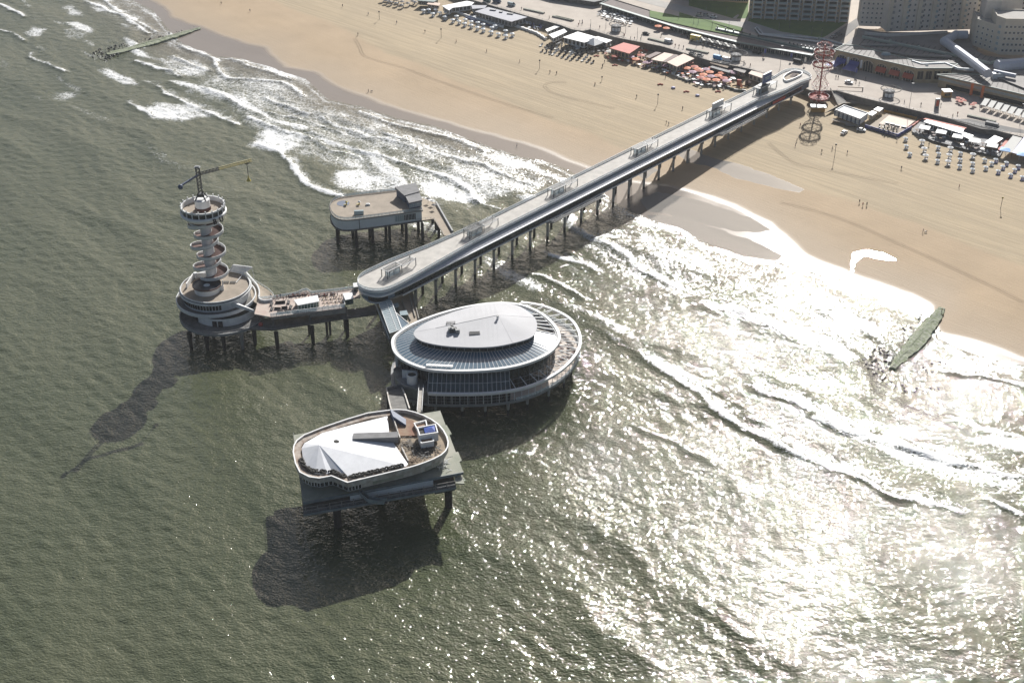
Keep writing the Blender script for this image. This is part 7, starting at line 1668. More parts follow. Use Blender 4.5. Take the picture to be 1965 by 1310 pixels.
def van(x, y, fr_, z, rz, m, lb, L=5.5, h=2.3, cargo=None, name='delivery_van'):
    p = T([(x, y)], z, *fr_)[0]; t = thing(name, lb, 'van', (0, 0, 0)); w_ = 2.0
    mb = MB(); mb.v = [(-L / 2, -w_ / 2, .35), (L / 2, -w_ / 2, .35), (L / 2, w_ / 2, .35), (-L / 2, w_ / 2, .35), (-L / 2, -w_ / 2, h), (L / 2 - 1.5, -w_ / 2, h), (L / 2 - 1.5, w_ / 2, h), (-L / 2, w_ / 2, h), (L / 2, -w_ / 2, 1.1), (L / 2, w_ / 2, 1.1)]
    mb.f = [[0, 1, 8, 5, 4], [1, 2, 9, 8], [8, 9, 6, 5], [2, 3, 7, 6, 9], [3, 0, 4, 7], [4, 5, 6, 7], [3, 2, 1, 0]]; mb.build('body', M[m], t)
    if cargo: mb = MB(); mb.box((-1.0, 0, .7), (L - 1.2, w_ + .3, h + .7)); mb.build('cargo_box', M[cargo], t)
    mb = MB(); mb.v = [(L / 2 - .35, -w_ / 2 + .1, 1.32), (L / 2 - .35, w_ / 2 - .1, 1.32), (L / 2 - 1.35, w_ / 2 - .1, h - .1), (L / 2 - 1.35, -w_ / 2 + .1, h - .1)]; mb.v = [(a + .06, b, c + .06) for a, b, c in mb.v]; mb.f = [[0, 1, 2, 3]]; mb.build('windscreen', M['glass'], t)
    for xx in (-L / 2 + 1, L / 2 - 1):
        for yy in (-.95, .95):
            w2 = MB(); n = 10
            for q_ in (yy - .12, yy + .12):
                for k in range(n): w2.v.append((xx + .38 * math.cos(2 * math.pi * k / n), q_, .38 + .38 * math.sin(2 * math.pi * k / n)))
            for k in range(n): w2.f.append([k, n + k, n + (k + 1) % n, (k + 1) % n])
            w2.f.append(list(range(n))); w2.f.append([n + k for k in range(n)][::-1]); w2.build('wheel', M['tyre'], t)
    t.location = p + Vector((0, 0, .05)); t.rotation_euler = (0, 0, rz); return t
van(1160, 215, B_, ZP, BR, 'white2', 'white van on the promenade behind the red roofed pavilion'); van(1380, 205, B_, ZP, BR, 'white2', 'yellow box truck unloading beside the slatted terrace', 8, 2.5, 'yellow', 'box_truck')
van(1850, 300, B_, ZP, BR, 'dcloth', 'black van on the promenade beside the blue flags', 5.5, 2.2); van(1545, 345, B_, ZP, BR, 'sky', 'light blue van parked behind the orange parasols', 6, 2.6); van(1618, 362, B_, ZP, BR, 'white2', 'white van parked right behind the light blue van', 6, 2.6)
van(1045, 660, C_, ZP, BR, 'dcloth', 'black van in the shade at the end of the teal gallery', 6, 2.2); van(1185, 45, A_, ZP, BR, 'pglass', 'pale turquoise van on the far promenade near the top edge', 5.5, 2.4); van(1700, 435, E_, 8.6, BR, 'slate', 'dark green truck on the ramp behind the white roofed restaurant', 8, 2.4, 'slate', 'flatbed_truck')
van(1000, 15, A_, ZP, BR, 'teal', 'green van at the top edge of the far promenade', 5.5, 2.6); van(1075, 20, A_, ZP, BR, 'slateblue', 'blue van at the top edge of the far promenade', 6, 2.8)
def parasol_proto(nm, r, h, sides=8):
    t = thing(nm, 'x', 'parasol', (0, 0, 0)); mb = MB(); mb.cyl((0, 0, h - .45), r, .55, sides, r2=.05, caps=False); mb.cyl((0, 0, h - .6), r, .15, sides, caps=False); mb.build('canopy', M['orange'], t)
    mb = MB(); mb.cyl((0, 0, 0), .05, h, 6); mb.build('pole', M['steel'], t); KIDS[t.name] = list(t.children); return t
par_big = parasol_proto('terrace_parasol', 2.2, 2.9); par = parasol_proto('beach_parasol', 1.35, 2.2); par_sq = parasol_proto('square_parasol', 3.4, 3.0, 4)
def put_par(proto, p, m, lb, group, rz=0.0, sc=None):
    o = place(proto, ST, p, rz, lb, group, sc)
    for ch in o.children:
        if ch.name.startswith('canopy'): set_mat(ch, m)
    return o
def single(name, fn, m, cat):
    mb = MB(); fn(mb); o = mb.build(name, M[m], None); o['category'] = cat; return o
def lounger_f(mb): mb.box((0, 0, .22), (.65, 1.3, .1)); i = len(mb.v); mb.v += [(-.32, .65, .22), (.32, .65, .22), (.32, 1.15, .75), (-.32, 1.15, .75), (-.32, .65, .32), (.32, .65, .32), (.32, 1.12, .83), (-.32, 1.12, .83)]; mb.f += [[i, i + 1, i + 2, i + 3][::-1], [i + 4, i + 5, i + 6, i + 7], [i, i + 1, i + 5, i + 4], [i + 2, i + 3, i + 7, i + 6], [i + 1, i + 2, i + 6, i + 5], [i + 3, i, i + 4, i + 7]]; mb.box((-.28, -.55, 0), (.06, .06, .22)); mb.box((.28, -.55, 0), (.06, .06, .22)); mb.box((0, .5, 0), (.6, .06, .22))
def table_f(mb): mb.cyl((0, 0, .7), .55, .06, 8); mb.cyl((0, 0, 0), .06, .7, 5)
def chair_f(mb): mb.box((0, 0, .4), (.5, .5, .08)); mb.box((0, .24, .48), (.5, .06, .45)); mb.box((-.2, -.2, 0), (.05, .05, .4)); mb.box((.2, -.2, 0), (.05, .05, .4)); mb.box((0, .2, 0), (.45, .05, .4))
PROTO = {'sun_lounger': single('sun_lounger', lounger_f, 'white2', 'sun lounger'), 'cafe_table': single('cafe_table', table_f, 'white2', 'table'), 'cafe_chair': single('cafe_chair', chair_f, 'white2', 'chair')}
PU = {}
def put(kind, p, rz, m, lb, group, sc=1.0):
    pr_ = PROTO[kind]
    if PU.get(kind): o = pr_.copy(); C.objects.link(o)
    else: o = pr_; PU[kind] = 1
    o.location = p; o.rotation_euler = (0, 0, rz); o.scale = (sc,) * 3; set_mat(o, m); o['label'] = lb; o['group'] = group; return o
def GT(x, y, f): return G(f[0] + x / f[2], f[1] + y / f[2])
# ---- beach parasols and loungers ----
lst = [(960, 530, 0), (965, 595, 0), (995, 660, 0), (1100, 560, 1), (1118, 625, 1), (1130, 685, 1), (1235, 605, 0), (1240, 660, 0), (1230, 720, 0), (1340, 620, 1), (1330, 680, 1), (1320, 735, 1), (1425, 655, 0), (1422, 710, 0), (1418, 765, 0), (1530, 675, 1), (1528, 742, 0), (1528, 795, 0),
       (1630, 712, 0), (1640, 778, 0), (1690, 740, 0), (1725, 712, 0), (1745, 810, 0), (1785, 772, 0), (1815, 738, 0), (1850, 840, 0), (1885, 798, 0), (1915, 765, 0), (1950, 860, 0)]
lst.sort(); k2 = 0
for k, (x, y, w_) in enumerate(lst):
    p = GT(x, y + 8, E_); lb = 'white beach lounger, %s from the left on the sand before the white roofed restaurants' % ordn(k)
    for j in (-1, 1): put('sun_lounger', p + Vector((j * .55, 0, .02)), -.5, 'white2' if x < 1700 else 'lilac', '%s lounger of the %s pair from the left on the right hand beach' % ('left' if j < 0 else 'right', ordn(k)), 'sun loungers in pairs on the right beach', 1.35)
    put_par(par, p + Vector((.2, 1.4, 0)), 'white2' if w_ else 'panelw', ('tall round' if w_ else 'small low') + ' white parasol, %s from the left on the sand at the right' % ordn(k), 'white parasols on the right beach', 0, 1.25 if w_ else .95)
lsl = [(520, 105), (560, 100), (590, 130), (612, 100), (645, 122), (682, 155), (690, 122), (740, 178), (770, 150), (788, 188), (830, 205), (835, 175), (880, 218), (880, 190), (925, 235), (930, 198), (970, 248), (970, 212), (1030, 268), (1037, 235), (1062, 222), (1085, 283), (1140, 297), (1140, 260), (1190, 283)]
lsl.sort()
for k, (x, y) in enumerate(lsl):
    p = GT(x, y, A_)
    for j in (-1, 1): put('sun_lounger', p + Vector((j * .6, 0, .02)), -.4, 'panelw', '%s lounger of the %s pair from the left before the slate roofed club' % ('left' if j < 0 else 'right', ordn(k)), 'sun loungers before the slate roofed club', 1.5)
    put_par(par, p + Vector((0, 1.6, 0)), 'panelw', 'pale blue grey parasol, %s from the left before the slate roofed beach club' % ordn(k), 'pale parasols before the slate roofed club', 0, 1.2)
for k, (x, y) in enumerate(sorted([(210, 15), (240, 28), (250, 8), (270, 38), (285, 15), (315, 48), (320, 25), (355, 62), (360, 36), (403, 48), (440, 32), (460, 40)])):
    p = GT(x, y, A_); put_par(par, p, 'slate', 'dark grey parasol, %s from the left in the cluster at the top edge' % ordn(k), 'dark parasols at the top edge of the beach', 0, 1.3)
    put('sun_lounger', p + Vector((.8, -1.5, .02)), -.4, 'slate', 'dark lounger, %s from the left under the dark parasols at the top edge' % ordn(k), 'dark loungers at the top edge of the beach', 1.4)
n_ = 0
for j in range(4):
    for i in range(9):
        x, y = 1430 + i * 37 + j * 22 - (25 if j == 0 else 0), 350 + i * 8 + j * 22; p = GT(x, y, A_)
        put('sun_lounger', p, -.6, 'dcloth' if (i + j) % 3 else 'wcloth', '%s padded lounger, %s from the left in the %s row before the white tent' % ('black' if (i + j) % 3 else 'white', ordn(i), ordn(j)), 'padded loungers in rows before the white tent', 1.9); n_ += 1
for k, (x, y) in enumerate(((1410, 395), (1440, 403), (1475, 413), (1565, 440), (1598, 450), (1630, 460))): put('sun_lounger', GT(x, y, A_), -.6, 'dcloth', 'dark lounger set apart nearest the sea before the white tent, %s from the left' % ordn(k), 'dark loungers nearest the sea', 1.7)
for k, (x, y) in enumerate(((590, 322), (735, 395), (1092, 545), (1297, 602), (1545, 602))):
    p = GT(x, y, B_); t = thing('beanbag', 'red beanbag cluster on the open sand, %s from the left' % ordn(k), 'beanbag', p, 'red beanbags on the sand'); mb = MB()
    for j in range(3): mb.lathe(p + Vector((j * 1.1 - 1, (j % 2) * .7, 0)), [(.01, 0), (.7, .05), (.75, .3), (.4, .7), (.01, .8)], 8)
    mb.build('cushion', M['redawn'], t)
for k, (x, y) in enumerate(((1195, 572), (1385, 632))): p = GT(x, y, B_); mb = MB(); mb.lathe(p, [(.01, .1), (1.2, .15), (1.4, .5), (.8, .9), (.01, 1.0)], 10); tag(mb.build('sunbed', M['lilac'], None, smooth=True), 'round lilac sunbed on the sand, %s of two' % ['left', 'right'][k], 'sunbed')
# ---- beach pavilions ----
def pav(lb, pts, z, f, wm, rm, h=3.4, zb=6.9, name='beach_pavilion', windows=True, over=.6):
    q = T(pts, z, *f); t, q = block(name, lb, 'building', q, zb, z, wm, rm, over)
    if windows:
        wi = inset(q, over); cnt = 0
        for a, b in zip(wi, wi[1:] + wi[:1]):
            ar = 1
            d_ = b - a
            if d_.length < 3: continue
            nn = Vector((d_.y, -d_.x, 0)); mid = (a + b) / 2; c = sum(wi, Vector()) / len(wi)
            if (mid - c).dot(nn) < 0: a, b = b, a
            if ((a + b) / 2 - c).y < 0: facade(t, a, b, zb + .5, z - .5, max(1, int(d_.length / 2.6)), 1, 2.0, z - zb - 1.4, 'glass', 'white')
    return t
Z1 = 10.4
pav('white and pale blue L shaped wing at the left end of the club', [(660, 45), (850, 8), (905, 20), (880, 42), (740, 60), (715, 80)], Z1, A_, 'panelw', 'white2')
pav('large slate blue flat roof of the beach club', [(908, 88), (1010, 55), (1305, 130), (1185, 165)], Z1 + .6, A_, 'steel', 'slategr')
pav('smaller dark slate roof behind the club courtyard', [(880, 40), (1000, 42), (985, 62), (890, 68)], Z1, A_, 'steel', 'slategr')
for k, (x, y) in enumerate(((1045, 80), (1105, 95), (1175, 108))): p = T([(x, y)], Z1 + .6, *A_)[0]; mb = MB(); mb.box((p.x, p.y, Z1 + .6), (4.2 - (k == 1) * 2, 1.6, .7), -.3); tag(mb.build('roof_skylight', M['steel'], None), 'rectangular skylight box on the slate club roof, %s' % ['left', 'middle', 'right'][k], 'skylight')
pav('long white container cabin at the right end of the club', [(1440, 222), (1552, 180), (1560, 198), (1455, 240)], 9.8, A_, 'white2', 'white2')
pav('white gabled house with pale sides between the club and the white tent', [(1465, 262), (1582, 218), (1605, 240), (1500, 290)], 10.2, A_, 'white2', 'white2')
pav('white membrane roofed hall above the dark tables', [(1572, 282), (1685, 240), (1845, 285), (1735, 322)], 10.8, A_, 'white', 'white2')
pav('low white annex at the right side of the white tent', [(1800, 285), (1835, 275), (1945, 305), (1900, 325)], 10.0, A_, 'white', 'white2')
p = T([(1805, 318)], 9.6, *A_)[0]; t = thing('peaked_tent', 'small white peaked tent in front of the white membrane hall', 'tent', Vector((p.x, p.y, 6.9))); mb = MB(); mb.cyl((p.x, p.y, 9.4), 7.0, 3.0, 4, r2=.2); mb.build('canopy', M['white2'], t)
mb = MB()
for a in range(4): mb.beam((p.x + 6.6 * math.cos(a * math.pi / 2), p.y + 6.6 * math.sin(a * math.pi / 2), 6.9), (p.x + 6.6 * math.cos(a * math.pi / 2), p.y + 6.6 * math.sin(a * math.pi / 2), 9.4), .15)
mb.build('frame', M['white'], t)
pav('pavilion with bright red roof and ochre walls', [(695, 255), (805, 212), (935, 243), (850, 300)], 11.0, B_, 'ochre', 'redroof')
pav('small ochre and brown pavilion left of the cream roofs', [(975, 322), (1060, 285), (1105, 292), (1010, 335)], 10.4, B_, 'ochre', 'brown')
pav('cream flat roofed pavilion, left of the pair above the parasols', [(1020, 345), (1125, 290), (1200, 305), (1110, 362)], 10.6, B_, 'cream', 'pinkroof')
pav('large cream roofed pavilion, right of the pair above the parasols', [(1135, 362), (1275, 300), (1362, 338), (1225, 402)], 10.8, B_, 'cream', 'pinkroof')
mb = MB(); q = T([(1110, 362), (1205, 305), (1240, 312), (1135, 368)], 10.9, *B_); mb.prism([(v.x, v.y) for v in q], 10.7, 10.95); tag(mb.build('roof_awning', M['brown'], None), 'brown roof strip between the two cream pavilion roofs', 'awning')
pav('brown timber hut at the right end of the parasol terrace', [(1480, 372), (1510, 355), (1640, 395), (1620, 412)], 10.2, B_, 'wood', 'wood'); pav('grey roofed shed beside the playground', [(1665, 425), (1680, 408), (1770, 432), (1755, 452)], 10.0, B_, 'wood', 'ribroof')
pav('beige flat roofed hut with pale pink roof beside the pier', [(1785, 455), (1810, 432), (1905, 452), (1895, 492)], 10.6, B_, 'cream', 'pinkroof')
pav('dark slatted roof between the terrace and the promenade', [(1480, 405), (1500, 395), (1650, 435), (1635, 450)], 9.6, B_, 'dsteel', 'slate', windows=False)
pav('green blue roofed pavilion touching the top edge, left part', [(470, 5), (500, -15), (640, -10), (600, 15)], 10, A_, 'teal', 'teal'); 
pav('cream walled low pavilion left of the L shaped wing', [(545, 32), (565, 15), (650, 25), (640, 45)], 9.4, A_, 'cream', 'pinkroof')
# white fences
def fence(pts, f, lb, m='white2', h=1.4, w_=.3, z=None):
    P_ = [GT(x, y, f) if z is None else T([(x, y)], z, *f)[0] for x, y in pts]; t = thing('low_fence', lb, 'fence', P_[0]); mb = MB()
    for a, b in zip(P_[:-1], P_[1:]): mb.beam(a + Vector((0, 0, h / 2)), b + Vector((0, 0, h / 2)), w_, h)
    mb.build('panels', M[m], t); mb = MB()
    for p in resample(P_, 4): mb.box((p.x, p.y, p.z - .1), (w_ * 1.4, w_ * 1.4, h + .25))
    mb.build('posts', M[m], t); return t
fence([(725, 85), (860, 130), (1120, 210)], A_, 'low white fence along the sea side of the club courtyard', w_=.8); fence([(1130, 180), (1250, 215), (1375, 258), (1440, 300)], A_, 'white and pale blue fence in front of the right club terrace', w_=1.2)
fence([(840, 138), (940, 175), (1050, 208)], A_, 'dark blue low fence outside the white courtyard fence', 'navy', 1.0)
fence([(620, 420), (890, 500), (1010, 430)], E_, 'blue fence round the sea side of the sports court', 'bluepaint', 1.8); fence([(780, 290), (1050, 352)], E_, 'orange yellow fence along the back of the sports court', 'ochre', 1.5); fence([(990, 430), (1110, 345)], E_, 'red fence strip between court and restaurant', 'redawn', .8, .8)
fence([(1020, 470), (1190, 530)], E_, 'grey wind screen before the left restaurant terrace', 'steel', 1.2); fence([(1215, 540), (1480, 600)], E_, 'grey wind screen before the middle restaurant terrace', 'steel', 1.2); fence([(1500, 610), (1740, 670)], E_, 'grey wind screen before the right restaurant terrace', 'steel', 1.2)
sheet('court_floor', [Vector((p.x, p.y, 0)) for p in T([(640, 415), (800, 300), (1050, 360), (885, 490)], 7.1, *E_)], 7.15, 'sand_c'); sheet('court_floor', T([(735, 385), (820, 315), (1035, 368), (950, 435)], 7.2, *E_), 7.24, 'pinkroof')
sheet('boardwalk', T([(1010, 440), (1110, 345), (1480, 425), (1850, 490), (1760, 665), (1500, 610), (1190, 530)], 7.1, *E_), 7.16, 'slate')
for k, (x, y) in enumerate(((805, 388), (850, 397), (893, 409), (945, 420))): p = T([(x, y)], 7.2, *E_)[0]; mb = MB(); mb.box((p.x, p.y, 7.25), (2.4, 1.3, .7), -.5); tag(mb.build('black_box', M['black'], None), 'black box on the cream court floor, %s from the left' % ordn(k), 'box')
# modular cabins
t, q = block('modular_cabin', 'long row of white beach cabins with grey roofs and blue corner strips', 'cabin', T([(365, 272), (440, 232), (645, 300), (575, 350)], 10.6, *E_), 7.2, 10.6, 'white2', 'slategr', .1, 'white')
for k in range(7): a = q[0].lerp(q[3], k / 6); mb = MB(); mb.box((a.x, a.y - .1, 7.3), (.7, .3, 3.1), -.4); mb.build('corner_strip', M['slateblue'], t)
facade(t, q[0], q[3], 7.6, 10.0, 6, 1, 1.4, 1.6, 'panelw', 'steel')
block('modular_cabin', 'square white roofed cabin right of the cabin row, nearer the sea', 'cabin', T([(635, 300), (680, 275), (720, 290), (680, 318)], 10, *E_), 7.2, 10, 'cream', 'white2', .2); block('modular_cabin', 'square white roofed cabin farther right behind the court', 'cabin', T([(690, 265), (725, 243), (775, 255), (740, 283)], 10, *E_), 7.2, 10, 'cream', 'white2', .2)
pav('white flat roofed restaurant with red trim behind the small white canopies', [(1115, 370), (1140, 352), (1460, 430), (1440, 470)], 11, E_, 'white', 'white2'); pav('white lower restaurant roof right of the red strip', [(1390, 465), (1430, 450), (1540, 485), (1500, 515)], 10.4, E_, 'white', 'white2')
pav('white roofed pavilion beside the dark red deck strip', [(1630, 545), (1715, 485), (1790, 510), (1705, 570)], 10.4, E_, 'wood', 'white2', windows=False)
mb = MB(); q = T([(1110, 345), (1130, 338), (1480, 420), (1460, 432)], 10.9, *E_); mb.prism([(v.x, v.y) for v in q], 10.5, 10.9); tag(mb.build('roof_trim', M['redawn'], None), 'red strip along the back of the white restaurant roof', 'trim')
mb = MB(); q = T([(1740, 600), (1850, 478), (1870, 484), (1765, 610)], 8.4, *E_); mb.prism([(v.x, v.y) for v in q], 7.2, 8.2); tag(mb.build('deck_strip', M['redawn'], None), 'dark red deck strip left of the lilac tent', 'deck')
for nm, pts, z0, z1, m_, lb in (('left', [(1768, 590), (1870, 490), (1950, 510), (1870, 605)], 9.6, 11.5, 'wcloth', 'white half of the big striped tent at the right edge'), ('right', [(1870, 605), (1965, 500), (2100, 545), (2000, 640)], 9.6, 11.5, 'lilac', 'lilac half of the big tent cut by the right edge')):
    q = T(pts, z1, *E_); t = thing('beach_tent', lb, 'tent', Vector((q[0].x, q[0].y, 7))); mb = MB(); mb.prism([(v.x, v.y) for v in q], [z0, z1, z1, z0] if True else z0, [z0 + .2, z1 + .2, z1 + .2, z0 + .2]); mb.build('canopy', M[m_], t); mb = MB()
    for v in q + [q[0].lerp(q[3], .5)]: mb.box((v.x, v.y, 6.9), (.2, .2, 2.8))
    mb.build('frame', M['white'], t)
for k, (x, y) in enumerate(((1118, 460), (1258, 496), (1398, 534), (1540, 570), (1690, 612))):
    put_par(par_sq, Vector((*T([(x, y)], 7.2, *E_)[0][:2], 7.2)), 'white2', 'large square white parasol, %s from the left in the row before the white restaurants' % ordn(k), 'square white parasols before the restaurants', .35, 1.15)
for k, (x, y) in enumerate(((1800, 630), (1945, 670), (2040, 690))): put_par(par_sq, T([(x, y + 15)], 7.2, *E_)[0], 'sky', 'bright blue square parasol, %s from the left below the lilac tent' % ordn(k), 'bright blue parasols at the right edge', .3, 1.1)
# ---- terrace furniture: many small tables and chairs ----
rr = random.Random(21); SCAT = []; COLN = {'white2': 'white', 'wcloth': 'off white', 'brown': 'brown', 'panelw': 'pale grey', 'dcloth': 'dark', 'orange': 'orange', 'purple': 'mauve', 'redawn': 'red', 'slate': 'grey', 'bluepaint': 'blue', 'lilac': 'lilac', 'wood': 'wooden', 'black': 'black'}
def scatter(poly, f, n, zf, kinds, lb, grp, mats):
    P_ = [GT(x, y, f) if zf is None else T([(x, y)], zf, *f)[0] for x, y in poly]; xs = [p.x for p in P_]; ys = [p.y for p in P_]; out = []; tries = 0
    while len(out) < n and tries < n * 40:
        tries += 1; x, y = rr.uniform(min(xs), max(xs)), rr.uniform(min(ys), max(ys))
        if not in_poly(np.array([x]), np.array([y]), P_)[0]: continue
        if any((x - a) ** 2 + (y - b) ** 2 < 3.2 for a, b in out[-60:]): continue
        out.append((x, y)); z = float(zt(*su((x, y)))) + .05 if zf is None else zf
        k = rr.choice(kinds); m_ = rr.choice(mats); o = put(k, Vector((x, y, z)), rr.uniform(0, 3), m_, 'x', 'x', 1.9 if k == 'cafe_table' else 1.6); SCAT.append((o, k, m_, lb % {'cafe_table': 'table', 'cafe_chair': 'chair'}[k], grp + (' (tables)' if k == 'cafe_table' else ' (seats)')))
    return out
def scatter_labels():
    by = {}
    for o, kd, m_, lb, grp in SCAT: by.setdefault((kd, m_, lb), []).append((o.location.x / o.location.y, o, grp))
    for (kd, m_, lb), L_ in by.items():
        L_.sort(key=lambda q: q[0])
        for k, (v, o, grp) in enumerate(L_): o['label'] = '%s %s, %s of its colour from the left' % (COLN.get(m_, ''), lb, ordn(k)); o['group'] = grp
scatter([(900, 400), (1010, 370), (1220, 430), (1260, 385), (1700, 500), (1600, 590), (1400, 560), (1200, 480)], B_, 190, None, ['cafe_table', 'cafe_chair', 'cafe_table'], '%s among the orange parasols', 'furniture of the parasol terrace', ['white2', 'white2', 'wcloth', 'brown', 'panelw', 'dcloth', 'orange', 'purple'])
scatter([(640, 300), (700, 280), (860, 320), (960, 260), (1010, 300), (960, 370), (900, 395), (700, 355)], B_, 70, None, ['cafe_table', 'cafe_chair'], '%s by the red roofed pavilion', 'furniture round the red roofed pavilion', ['brown', 'dcloth', 'white2', 'redawn'])
scatter([(1510, 330), (1570, 300), (1740, 340), (1960, 340), (1900, 400), (1780, 410), (1500, 345)], A_, 70, None, ['cafe_table', 'cafe_chair'], '%s before the white tent', 'dark furniture before the white tent', ['dcloth', 'dcloth', 'wcloth', 'slate'])
scatter([(860, 130), (1040, 110), (1180, 175), (1300, 150), (1440, 190), (1400, 240), (1150, 190)], A_, 70, None, ['cafe_table', 'cafe_chair'], '%s in the club courtyard', 'furniture in the club courtyard', ['white2', 'panelw', 'bluepaint', 'lilac'])
scatter([(1040, 460), (1130, 430), (1740, 590), (1730, 660), (1500, 600)], E_, 60, 7.2, ['cafe_table', 'cafe_chair'], '%s by the square white parasols', 'furniture under the square white parasols', ['wood', 'white2', 'brown'])
scatter([(590, 0), (640, -30), (880, 30), (860, 80), (800, 75)], B_, 60, ZP, ['cafe_table', 'cafe_chair'], 'pavement cafe %s on the far promenade', 'pale pavement cafe furniture', ['white2', 'panelw', 'slate'])
scatter([(1250, 150), (1300, 140), (1720, 240), (1700, 280), (1600, 270), (1250, 180)], B_, 50, ZP, ['cafe_table', 'cafe_chair'], '%s by the sloping awnings', 'furniture by the slatted screens', ['dcloth', 'white2', 'brown'])
scatter([(720, 410), (780, 395), (900, 430), (880, 470), (790, 460)], E_, 22, 7.25, ['cafe_chair'], '%s on the sports court', 'dark chairs on the court', ['black', 'dcloth'])
scatter_labels()
pars = [(985, 395, 'purple'), (1062, 398, 'orange'), (1135, 420, 'purple'), (1205, 435, 'redawn'), (1275, 412, 'orange'), (1320, 398, 'redawn'), (1385, 448, 'orange'), (1430, 492, 'orange'), (1480, 472, 'orange'), (1500, 438, 'redawn'), (1490, 505, 'purple'), (1575, 478, 'orange'), (1640, 468, 'purple'), (1665, 475, 'purple'), (1400, 460, 'redawn'), (1545, 500, 'orange'), (695, 308, 'wcloth'), (795, 330, 'orange'), (1345, 470, 'purple'), (1410, 515, 'redawn'), (1455, 530, 'orange'), (1530, 535, 'orange'), (1590, 520, 'redawn'), (1610, 540, 'purple'), (1360, 430, 'redawn'), (1455, 450, 'purple'), (940, 340, 'redawn'), (900, 370, 'orange'), (1560, 455, 'orange'), (1300, 440, 'orange'), (740, 345, 'redawn'), (860, 350, 'purple'), (1010, 385, 'purple')]
cn = {'purple': 'mauve', 'orange': 'orange', 'redawn': 'red', 'wcloth': 'white'}; cc_ = {}
for x, y, m_ in sorted(pars):
    cc_[m_] = cc_.get(m_, 0) + 1; put_par(par_big, GT(x, y + 6, B_), m_, '%s round parasol, %s of its colour from the left on the left beach terraces' % (cn[m_], ordn(cc_[m_] - 1)), 'round parasols on the left beach terraces', 0, 1.15)
for k, (x, y) in enumerate(((1075, 115), (1108, 100), (1140, 130), (1175, 115))): put_par(par_big, T([(x, y)], ZP, *B_)[0], 'orange', 'orange red parasol on the promenade in front of the teal gallery, %s from the left' % ordn(k), 'orange parasols on the promenade', 0, 1.1)
for k, (x, y) in enumerate(((1350, 935), (1385, 945), (1405, 960), (1345, 955), (1370, 970), (1500, 985), (1480, 1000))): put_par(par_big, T([(x, y)], ZP, *D_)[0], 'redawn', 'red and white parasol beside the orange banners, %s of seven' % ordn(k), 'red parasols beside the banners', 0, .65)
# slatted terrace screens before the teal gallery
for k in range(12):
    a, b = T([(1340 + k * 32, 150 + k * 8), (1385 + k * 32, 180 + k * 8)], ZP + 2.6, *B_); t = thing('terrace_screen', 'dark and white sloping terrace awning, %s from the left before the teal gallery' % ordn(k), 'awning', Vector((a.x, a.y, ZP)), 'sloping awnings before the teal gallery')
    mb = MB(); mb.beam(a, b, 2.2, .12); mb.build('cloth', M['dcloth' if k % 2 else 'wcloth'], t); mb = MB(); mb.beam(Vector((a.x, a.y, ZP)), a, .12); mb.beam(Vector((b.x, b.y, ZP)), b, .12); mb.build('frame', M['steel'], t)
# round promenade kiosks with disc canopies
for x, y, f, lb in ((745, 122, B_, 'dark kiosk under a ring canopy behind the white tent'), (1685, 350, B_, 'dark kiosk under a ring canopy beside the light blue van'), (700, 900, D_, 'dark kiosk under a ring canopy in front of the arcade')):
    p = T([(x, y)], ZP, *f)[0]; t = thing('promenade_kiosk', lb, 'kiosk', p); mb = MB(); mb.cyl(p, 3.2, 3.4, 8); mb.build('body', M['dconc'], t); mb = MB(); mb.cyl(p + Vector((0, 0, 3.4)), 3.6, .5, 8, r2=2.6); mb.build('roof', M['slate'], t)
    mb = MB(); mb.lathe(p + Vector((1.2, .6, 4.3)), [(5.4, 0), (5.9, 0), (5.9, .2), (5.4, .2), (5.4, 0)], 24)
    for a in range(6): mb.beam(p + Vector((0, 0, 3.8)), p + Vector((1.2 + 5.5 * math.cos(a), .6 + 5.5 * math.sin(a), 4.35)), .12)
    mb.build('ring_canopy', M['tyre'], t); mb = MB()
    for a in (-2.2, -1.57, -.95): mb.box((p.x + 3.1 * math.cos(a), p.y + 3.1 * math.sin(a), ZP + .6), (1.6, .5, 2.1), a + math.pi / 2)
    mb.build('shutter', M['panelw'], t)
p = T([(1240, 900)], ZP, *D_)[0]; t = thing('food_stall', 'orange food stall with white roof in front of the long low building', 'stall', p); mb = MB(); mb.box(p, (4.5, 4.0, 3.4), .1); mb.build('body', M['ochre'], t); mb = MB(); mb.box(p + Vector((0, 0, 3.4)), (5.2, 5.0, .4), .1); mb.build('roof', M['white2'], t); mb = MB(); mb.box(p + Vector((0, -2.05, 1.2)), (3.4, .2, 1.4), .1); mb.build('hatch', M['glass'], t)
p = T([(1150, 1005)], ZP, *D_)[0]; t = thing('info_pillar', 'tall grey and red information pillar at the promenade edge', 'pillar', p); mb = MB(); mb.box(p, (2.4, 1.2, 5.5), .1); mb.build('body', M['steel'], t); mb = MB(); mb.box(p + Vector((0, -.62, 1.2)), (1.6, .08, 3.4), .1); mb.build('panel', M['redawn'], t)
for k, (x, y) in enumerate(((1450, 905), (1550, 930))):
    p = T([(x, y)], ZP, *D_)[0]; t = thing('orange_banner', 'tall orange banner, %s of the pair before the right low building' % ['left', 'right'][k], 'banner', p); mb = MB(); mb.box(p, (.15, .15, 8.5)); mb.build('pole', M['steel'], t); mb = MB(); mb.box(p + Vector((.9, 0, 1.2)), (1.6, .08, 7.0)); mb.build('cloth', M['orange'], t)
